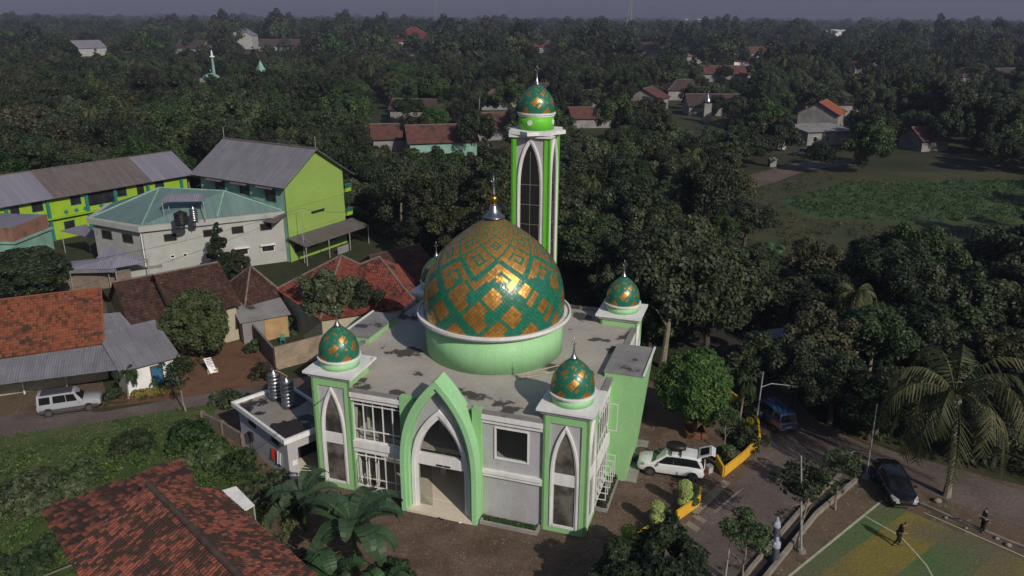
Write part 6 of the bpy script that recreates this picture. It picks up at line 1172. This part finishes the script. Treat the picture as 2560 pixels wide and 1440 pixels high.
    for sgn in (-1, 1):
        xx = L_-.2; s_ = MB(); s_.add([(L_-.5, sgn*w*.99, .80), (L_-.08, sgn*w*.86, .72), (L_+.03, sgn*w*.55, .68), (L_-.06, sgn*w*.5, .86), (L_-.5, sgn*w*.92, .96)], [(0, 1, 2, 3, 4), (0, 4, 3, 2, 1)]); s_.box(L_-.14, min(sgn*w*.45, sgn*w*.72), .60, L_+.005, max(sgn*w*.45, sgn*w*.72), .72); s_.build('headlight', K['lens'], T)
        s_ = MB(); s_.box(-.02, min(sgn*w*.70, sgn*w*.93), .74, .1, max(sgn*w*.70, sgn*w*.93), .98); s_.build('tail_light', K['redlens'], T)
        s_ = MB(); s_.box(L_*.66, min(sgn*(w+.0), sgn*(w+.2)), .98, L_*.66+.1, max(sgn*(w+.0), sgn*(w+.2)), 1.12); s_.build('mirror', K[body], T)
    s_ = MB(); s_.box(L_-.1, -w*.42, .56, L_+.01, w*.42, .70); s_.build('grille', K['black'], T)
    s_ = MB(); s_.box(L_-.06, -w*.8, .36, L_+.03, w*.8, .42); s_.box(L_-.04, -w*.44, .705, L_+.018, w*.44, .73); s_.build('front_trim', K['chrome' if body == 'carblack' else 'black'], T)
    s_ = MB(); s_.box(-.035, -.26, .60, -.0, .26, .72); s_.build('number_plate', K['lens' if body != 'carwhite' else 'black'], T)
    return T
# white people carrier, nose to the left, boot open, box on the roof
f0, r0 = G(1612, 1192), G(1745, 1212); rz = math.atan2(f0.y-r0.y, f0.x-r0.x); ce = G(1680, 1190)
wl_ = 4.55; o0 = ce-Vector((math.cos(rz), math.sin(rz), 0))*wl_/2+Vector((0, .55, 0))
wc = car('white_car', 'white people carrier with open boot and black box on its roof', 'car', o0, rz, wl_, 1.85, 1.74, 'mpv', 'carwhite', ws='greenglass', hatch_open=True)
mb = MB(); mb.add([(.5, -.72, 1.74), (.5, .72, 1.74), (-.35, .66, 2.1), (-.35, -.66, 2.1), (.46, -.72, 1.80), (.46, .72, 1.80), (-.36, .66, 2.17), (-.36, -.66, 2.17)], [(0, 1, 2, 3), (4, 7, 6, 5), (0, 4, 5, 1), (2, 6, 7, 3), (1, 5, 6, 2), (0, 3, 7, 4)]); mb.add([(-.35, -.66, 2.1), (-.35, .66, 2.1), (-.62, .6, 2.0), (-.62, -.6, 2.0)], [(0, 1, 2, 3)]); tg = mb.build('tailgate', K['carwhite'], wc)
mb = MB(); mb.add([(.36, -.5, 1.875), (.36, .5, 1.875), (-.2, .46, 2.108), (-.2, -.46, 2.108)], [(0, 1, 2, 3)]); mb.build('rear_window', K['carglass'], tg)
mb = MB(); mb.smooth = True
bx = [(x_*1.05, y_*.42, z_) for x_, y_, z_ in ()]
for i in range(9):
    t = i/8; k = math.sin(math.pi*min(max(t, .06), .94))**.35
    for j in range(10): a = 2*math.pi*j/10; mb.v.append((1.35+1.35*t, -.1+.46*k*max(-1, min(1, 1.25*math.cos(a))), 2.02+.2*k*max(-.8, min(1, 1.3*math.sin(a)))))
for i in range(8):
    for j in range(10): mb.f.append((i*10+j, i*10+(j+1) % 10, (i+1)*10+(j+1) % 10, (i+1)*10+j)); mb.m.append(0); mb.r.append(.5); mb.sm.append(True)
for q in (tuple(range(10))[::-1], tuple(range(80, 90))): mb.f.append(q); mb.m.append(0); mb.r.append(.5); mb.sm.append(False)
rb = mb.build('roof_box', K['black']); rb.matrix_world = wc.matrix_basis.copy(); tag(rb, 'black streamlined luggage box strapped on the roof of the white car', 'roof box')
mb = MB()
for x in (1.65, 2.3): mb.box(x-.04, -.72, 1.80, x+.04, .72, 1.87); mb.tube((x, .38, 1.84), (x, .78, 1.72), .03); mb.tube((x, -.38, 1.84), (x, -.78, 1.72), .03)
mb.build('roof_bars', K['black'], wc)
c = G(1772, 1180); bn = thing('white_bin', 'small white crate standing on the ground behind the open white car', 'crate', c, .5); mb = MB(); mb.frame_xz(-.2, 0, .2, .5, -.2, .2, .02); mb.box(-.18, -.18, 0.01, .18, .18, .4); mb.build('crate_body', K['wallw'], bn); mb = MB(); mb.box(-.22, -.22, .5, .22, .22, .53); mb.build('lid', K['slabc'], bn)
# silver car on the lane
r0, f0 = G(122, 1043), G(226, 1027); rz = math.atan2(f0.y-r0.y, f0.x-r0.x); mid_ = (r0+f0)/2; sl_ = 4.5
car('silver_car', 'old silver estate car with grey roof parked on the lane before the cottages', 'car', mid_-Vector((math.cos(rz), math.sin(rz), 0))*(sl_*.485)-Vector((math.sin(rz), -math.cos(rz), 0))*.8, rz, sl_, 1.7, 1.78, 'wagon', 'carsilver', lower='cargrey', boards=True)
# black car facing the camera
f0, r0 = G(2262, 1280), G(2210, 1196); rz = math.atan2(f0.y-r0.y, f0.x-r0.x); car('black_car', 'glossy black car with bright headlights at the corner of the green court', 'car', f0-Vector((math.cos(rz), math.sin(rz), 0))*4.25, rz, 4.25, 1.78, 1.6, 'mpv', 'carblack')
# blue van driving away
b0, f0 = G(1968, 1088), G(1922, 1046); rz = math.atan2(f0.y-b0.y, f0.x-b0.x)+.02; bv = car('blue_van', 'old dark blue minivan seen from behind on the shaded road', 'van', b0, rz, 3.8, 1.6, 1.72, 'van', 'carblue')
mb = MB(); mb.box(-.06, -.72, .95, .0, .72, 1.0); mb.box(-.08, -.75, .5, -.0, .75, .56); mb.build('rear_trim', K['chrome'], bv)
# parked far vehicles by the village road
for (x, y, lb, bd, st_) in ((2030, 392, 'dark pickup truck parked by the white awning house near the field', 'cargrey', 'wagon'), (1962, 378, 'small white van parked left of the dark pickup by the village road', 'carwhite', 'van')):
    car('parked_car', lb, 'car', G(x, y), 2.6, 4.4, 1.8, 1.9, st_, bd)
c = G(1925, 418); sh = house('guard_box', 'small white box hut beside the village road bend', 'hut', c, .2, 1.4, 1.2, 1.6, .2, 'shed', K['farwall'], K['wallw'], ov=.08)
# motorcycle in the shade of the tree by the road
c = G(2150, 1178); mc = thing('motorcycle', 'motorcycle standing in the shade left of the leaning pole', 'motorcycle', c, 1.9)
for x in (0, 1.25):
    mb = MB(); mb.tube((x, -.05, .29), (x, .05, .29), .29, n=16); wl = mb.build('wheel', K['tyre'], mc); mb = MB(); mb.tube((x, -.055, .29), (x, .055, .29), .2, n=12); mb.build('rim', K['galv'], wl)
mb = MB(); mb.path([(0, 0, .3), (.25, 0, .55), (.75, 0, .5), (1.0, 0, .8), (1.25, 0, .3)], [.05, .09, .12, .06, .04]); mb.build('frame', K['carblack'], mc); mb = MB(); mb.path([(-.05, 0, .72), (.3, 0, .76), (.68, 0, .72)], [.07, .12, .09]); mb.build('seat', K['black'], mc); mb = MB(); mb.tube((1.0, -.3, .98), (1.0, .3, .98), .02); mb.tube((1.0, 0, .8), (1.0, 0, .98), .05); mb.box(.96, -.08, .82, 1.1, .08, 1.0); mb.build('handlebar', K['galv'], mc)
# wheelbarrow-like cart beside the stair block
c = ML(19.85, 9.3); wb = thing('wheelbarrow', 'small dark wheelbarrow with a red handle leaning at the green side block', 'wheelbarrow', (c.x, c.y, 0), MTH); mb = MB(); mb.lathe([(.12, .25), (.32, .5), (.34, .52), (.3, .5), (.1, .28)], 0, 0, 14); mb.build('tray', K['black'], wb); mb = MB(); mb.tube((.2, .2, .5), (.35, .3, 1.15), .03); mb.tube((0, 0, 0), (0, 0, .3), .05); mb.build('handle', K['redcloth'], wb)
mb = MB(); mb.box(MW+.02, 6.9, 0, 20.3, 12.6, .09); o = mb.build('walkway', K['plinth']); o.matrix_world = mosque.matrix_basis.copy(); o['kind'] = 'structure'
# leaning banner with lines of print
a = [G(508, 897, 1.25), G(527, 893, 1.25), G(543, 930, .15), G(526, 934, .15)]; bn = thing('banner', 'white printed banner leaning in the red soil yard left of the tanks', 'banner')
mb = MB(); mb.poly(a, .03); mb.build('sheet', K['white'], bn)
ux = (a[1]-a[0]); uy = (a[3]-a[0]); nn = ux.cross(uy).normalized(); nn = nn if nn.z > 0 else -nn; mb = MB()
for i, (t, l0, l1, hh) in enumerate([(.06, .3, .95, .08), (.2, .1, .9, .05), (.29, .15, .8, .04), (.37, .1, .85, .04), (.45, .2, .7, .04), (.56, .5, .85, .05), (.8, .6, .95, .1)]):
    x = l0
    while x < l1: w_ = random.uniform(.06, .16); q = [a[0]+ux*x+uy*t, a[0]+ux*(x+w_)+uy*t, a[0]+ux*(x+w_)+uy*(t+hh), a[0]+ux*x+uy*(t+hh)]; mb.add([p+nn*.012 for p in q], [(0, 1, 2, 3)]); x += w_+.03
mb.build('printed_lines', K['cargrey'], bn)
mb = MB(); mb.box(0, 0, 0, .9, .05, .5); o = mb.build('board', K['ply']); o.location = G(520, 936); o.rotation_euler = (-.9, 0, .5); tag(o, 'tan board lying against the foot of the leaning banner', 'board')
K['tealplastic'] = pm('teal_plastic', (.02, .22, .17), None, 2, .4)
def chair(label, p, rz):
    T = thing('plastic_chair', label, 'chair', p, rz)
    for x, y in ((0, 0), (.4, 0), (0, .4), (.4, .4)): mb = MB(); mb.tube((x-.03 if x == 0 else x+.03, y-.03 if y == 0 else y+.03, 0), (x, y, .43), .028); mb.build('leg', K['tealplastic'], T)
    mb = MB(); mb.box(-.03, -.03, .43, .43, .43, .46); mb.build('seat', K['tealplastic'], T); mb = MB()
    for i in range(5): mb.box(-.02+.095*i, .41, .46, .045+.095*i, .44, .84)
    mb.box(-.03, .405, .84, .44, .445, .9); mb.build('backrest', K['tealplastic'], T)
    return T
chair('teal plastic chair standing left of the great green arch', G(982, 1270), 2.2); chair('teal plastic chair in the walled yard beside the plywood outhouse', G(703, 862), .4)
# shoes on the threshold
for i, (x, y) in enumerate(((1098, 1297), (1106, 1300), (1150, 1308))):
    mb = MB(); mb.smooth = True; mb.lathe([(.01, .21), (.05, .22), (.06, .26), (.03, .3), (.01, .3)], 0, 0, 8, False); o = mb.build('shoe', K['black' if i < 2 else 'white']); o.location = G(x, y, 0)-Vector((0, 0, .2)); o.scale = (1.9, .9, 1); tag(o, ['dark shoe left on the ground at the mosque threshold', 'second dark shoe beside the first at the threshold', 'pale slipper at the right end of the mosque threshold'][i], 'shoe')
# child bicycle on the porch
c = G(232, 945); bc = thing('bicycle', 'small green and blue bicycle parked under the corrugated porch', 'bicycle', c, .3)
for x in (0, .8):
    mb = MB()
    for k in range(16): a0, a1 = 2*math.pi*k/16, 2*math.pi*(k+1)/16; mb.tube((x+.22*math.cos(a0), 0, .24+.22*math.sin(a0)), (x+.22*math.cos(a1), 0, .24+.22*math.sin(a1)), .022, n=5)
    for k in range(6): a0 = math.pi*k/6; mb.tube((x-.2*math.cos(a0), 0, .24-.2*math.sin(a0)), (x+.2*math.cos(a0), 0, .24+.2*math.sin(a0)), .006, n=3)
    mb.build('wheel', K['tyre'], bc)
mb = MB(); mb.path([(0, 0, .24), (.28, 0, .5), (.65, 0, .52), (.8, 0, .24)], .025); mb.path([(0, 0, .24), (.35, 0, .24), (.65, 0, .52)], .022); mb.tube((.65, 0, .52), (.68, 0, .72), .02); mb.tube((.68, -.2, .72), (.68, .2, .72), .018); mb.build('frame', K['tealplastic'], bc); mb = MB(); mb.box(.18, -.06, .56, .38, .06, .6); mb.build('saddle', K['black'], bc)
# ================================================================ people
K['skin'] = pm('brown_skin', (.28, .15, .09), None, 4, .6); K['clothblack'] = pm('black_cloth', (.012, .012, .016), None, 6, .9); K['clothwhite'] = pm('white_cloth', (.33, .35, .42), (.27, .28, .36), 5, .9); K['clothgrey'] = pm('grey_blue_cloth', (.06, .065, .09), (.045, .05, .07), 5, .9); K['hair'] = pm('black_hair', (.008, .007, .007), None, 6, .5)
def skin(name, verts, edges, radii, mat_, parent=None, root=0, sub=2):
    me = bpy.data.meshes.new(name); me.from_pydata(verts, edges, []); me.materials.append(mat_); o = link(name, me, parent)
    if not me.skin_vertices: 
        bpy.context.view_layer.objects.active = o; md = o.modifiers.new('skin', 'SKIN')
        if not me.skin_vertices: bpy.context.view_layer.update()
    else: md = o.modifiers.new('skin', 'SKIN')
    if me.skin_vertices:
        for i, r in enumerate(radii): me.skin_vertices[0].data[i].radius = (r, r) if not isinstance(r, tuple) else r
        me.skin_vertices[0].data[root].use_root = True
    md.use_smooth_shade = True; s_ = o.modifiers.new('smooth', 'SUBSURF'); s_.levels = s_.render_levels = sub; return o
def person(label, loc, rz, j, top, bottom, hair='short', skirt=False, scale=1.0):
    T = thing('person', label, 'person', loc, rz, scale=scale); V = []; E_ = []; R_ = []
    def add(p, r, par=None):
        V.append(p); R_.append(r); 
        if par is not None: E_.append((par, len(V)-1))
        return len(V)-1
    pel = add(j['pelvis'], .13); sp = add(j['spine'], .125, pel); ch = add(j['chest'], (.15, .12), sp); nk = add(j['neck'], .055, ch); hd = add(j['head'], (.085, .095), nk); tp = add(tuple(np.array(j['head'])+np.array(j.get('up', (0, 0, .11)))), .07, hd); add(tuple(np.array(j['head'])+np.array((0.0, .1, -.02))), .022, hd)
    hands = []
    for s_ in 'LR':
        sh = add(j['sh'+s_], .065, ch); el = add(j['el'+s_], .045, sh); wr = add(j['wr'+s_], .03, el); d = (np.array(j['wr'+s_])-np.array(j['el'+s_])); d = d/np.linalg.norm(d); pal = add(tuple(np.array(j['wr'+s_])+d*.07), .034, wr); hands.append((np.array(V[pal]), d))
        hip = add(j['hip'+s_], .095, pel); kn = add(j['kn'+s_], .06, hip); an_ = add(j['an'+s_], .042, kn); add(tuple(np.array(j['an'+s_])+np.array((0, .13, -.045))), .036, an_)
        for q in range(4):
            off = np.array((.0, .022*(q-1.5), 0)); f1 = add(tuple(np.array(V[pal])+d*.04+off), .009, pal); add(tuple(np.array(V[pal])+d*(.09+.008*(q in (1, 2)))+off+np.array((0, .0, -.004))), .007, f1)
        th_ = add(tuple(np.array(V[pal])+d*.0+np.array((.0, .05, 0))), .011, pal); add(tuple(np.array(V[pal])+d*.035+np.array((.0, .065, 0))), .008, th_)
    skin('body', V, E_, R_, K['skin'], T)
    def garment(nm, pts, ed, rd, mt): skin(nm, pts, ed, rd, K[mt], T)
    mid = tuple((np.array(j['wrL'])+np.array(j['elL']))/2); 
    garment('shirt', [j['pelvis'], j['spine'], j['chest'], tuple((np.array(j['neck'])*.8+np.array(j['chest'])*.2)), j['shL'], j['elL'], j['shR'], j['elR']], [(0, 1), (1, 2), (2, 3), (2, 4), (4, 5), (2, 6), (6, 7)], [.155, .145, (.17, .14), .075, .085, .062, .085, .062], top)
    if skirt:
        mb = MB(); mb.smooth = True; p = j['pelvis']; mb.lathe([(.15, p[2]+.12), (.19, p[2]), (.25, .5), (.31, .08), (.30, .06)], p[0], p[1], 20); mb.build('skirt', K[bottom], T)
    else: garment('trousers', [j['pelvis'], j['hipL'], j['knL'], tuple(np.array(j['anL'])+np.array((0, 0, .03))), j['hipR'], j['knR'], tuple(np.array(j['anR'])+np.array((0, 0, .03)))], [(0, 1), (1, 2), (2, 3), (0, 4), (4, 5), (5, 6)], [.15, .115, .08, .06, .115, .08, .06], bottom)
    for s_ in 'LR':
        a_ = j['an'+s_]; mb = MB(); mb.smooth = True; mb.path([(a_[0], a_[1]-.07, .04), (a_[0], a_[1]+.03, .05), (a_[0], a_[1]+.17, .035)], [.045, .055, .035], 8); mb.build('shoe', K['hair'], T)
    h_ = np.array(j['head'])
    if hair == 'short':
        skin('hair', [tuple(h_+np.array((0, -.03, .02))), tuple(h_+np.array((0, -.015, .12)))], [(0, 1)], [.098, .088], K['hair'], T)
    else:
        mb = MB(); mb.smooth = True; mb.lathe([(.0+.02, h_[2]+.19), (.09, h_[2]+.165), (.125, h_[2]+.06), (.125, h_[2]-.06), (.17, h_[2]-.2), (.24, h_[2]-.36), (.27, h_[2]-.52), (.25, h_[2]-.53)], h_[0], h_[1]-.03, 18); mb.build('headscarf', K['clothwhite'], T)
        skin('face', [tuple(h_+np.array((0, .085, -.03))), tuple(h_+np.array((0, .09, .06)))], [(0, 1)], [.055, .06], K['skin'], T)
    return T
walk = dict(pelvis=(0, 0, .93), spine=(0, .03, 1.12), chest=(0, .09, 1.33), neck=(0, .16, 1.47), head=(0, .25, 1.57), up=(0, .03, .09), shL=(-.18, .09, 1.38), elL=(-.23, .12, 1.1), wrL=(-.12, .32, 1.0), shR=(.18, .09, 1.38), elR=(.23, .14, 1.1), wrR=(.1, .34, 1.02), hipL=(-.09, 0, .86), knL=(-.1, .14, .5), anL=(-.1, .12, .09), hipR=(.09, 0, .86), knR=(.09, -.02, .48), anR=(.09, -.22, .12))
stand = dict(pelvis=(0, 0, .94), spine=(0, .0, 1.12), chest=(0, .02, 1.34), neck=(0, .04, 1.48), head=(0, .09, 1.6), shL=(-.18, .02, 1.4), elL=(-.24, .06, 1.14), wrL=(-.12, .3, 1.2), shR=(.18, .02, 1.4), elR=(.25, .0, 1.13), wrR=(.26, .1, .9), hipL=(-.09, 0, .87), knL=(-.1, .03, .48), anL=(-.1, -.01, .09), hipR=(.09, 0, .87), knR=(.1, .03, .48), anR=(.11, .0, .09))
person('man in black looking down while walking across the green court', G(2242, 1364), -1.9, walk, 'clothblack', 'clothblack'); person('person in dark blue clothes standing on the stone edging beyond the court', G(2455, 1330), 1.6, stand, 'clothgrey', 'clothblack')
person('girl in white headscarf and grey skirt at the drain, farther from the camera', G(1938, 1352), .4, stand, 'clothwhite', 'clothgrey', 'scarf', True, .93); person('girl in white headscarf and long grey skirt at the drain, nearer the camera', G(1936, 1405), .3, stand, 'clothwhite', 'clothgrey', 'scarf', True, .95)
# stones along the dirt road
for i, (x, y, s_) in enumerate(((2343, 1255, .28), (2364, 1296, .14), (2492, 1348, .16), (2415, 1322, .12), (2520, 1365, .2))):
    mb = MB(); mb.smooth = True; mb.lathe([(.02, 0), (1, .15), (1.05, .5), (.7, .85), (.05, 1)], 0, 0, 9); me_ = mb
    me_.v = [(a*(1+.2*random.uniform(-1, 1)), b*(1+.2*random.uniform(-1, 1)), c) for a, b, c in me_.v]; o = mb.build('stone', K['kerb']); o.location = G(x, y); o.scale = (s_, s_*.8, s_); tag(o, ['largest pale stone beside the foot of the coconut palm', 'small stone on the edging right of the black car', 'stone near the feet of the person in dark blue', 'smallest stone on the edging below the palm trunk', 'stone on the edging close to the right edge of the photo'][i], 'stone', 'stones along the dirt road')
# ================================================================ air
hz = MB(); hz.box(-5200, -60, -1, 5200, 4600, 104); ho = hz.build('haze', []); ho['kind'] = 'stuff'; ho.data.materials.clear()
m = bpy.data.materials.new('haze_air'); m.use_nodes = True; n = m.node_tree; n.nodes.remove(n.nodes['Principled BSDF']); pv = n.nodes.new('ShaderNodeVolumePrincipled'); pv.inputs['Color'].default_value = (.42, .45, .64, 1); pv.inputs['Density'].default_value = HAZE
n.links.new(pv.outputs[0], n.nodes['Material Output'].inputs['Volume']); ho.data.materials.append(m)
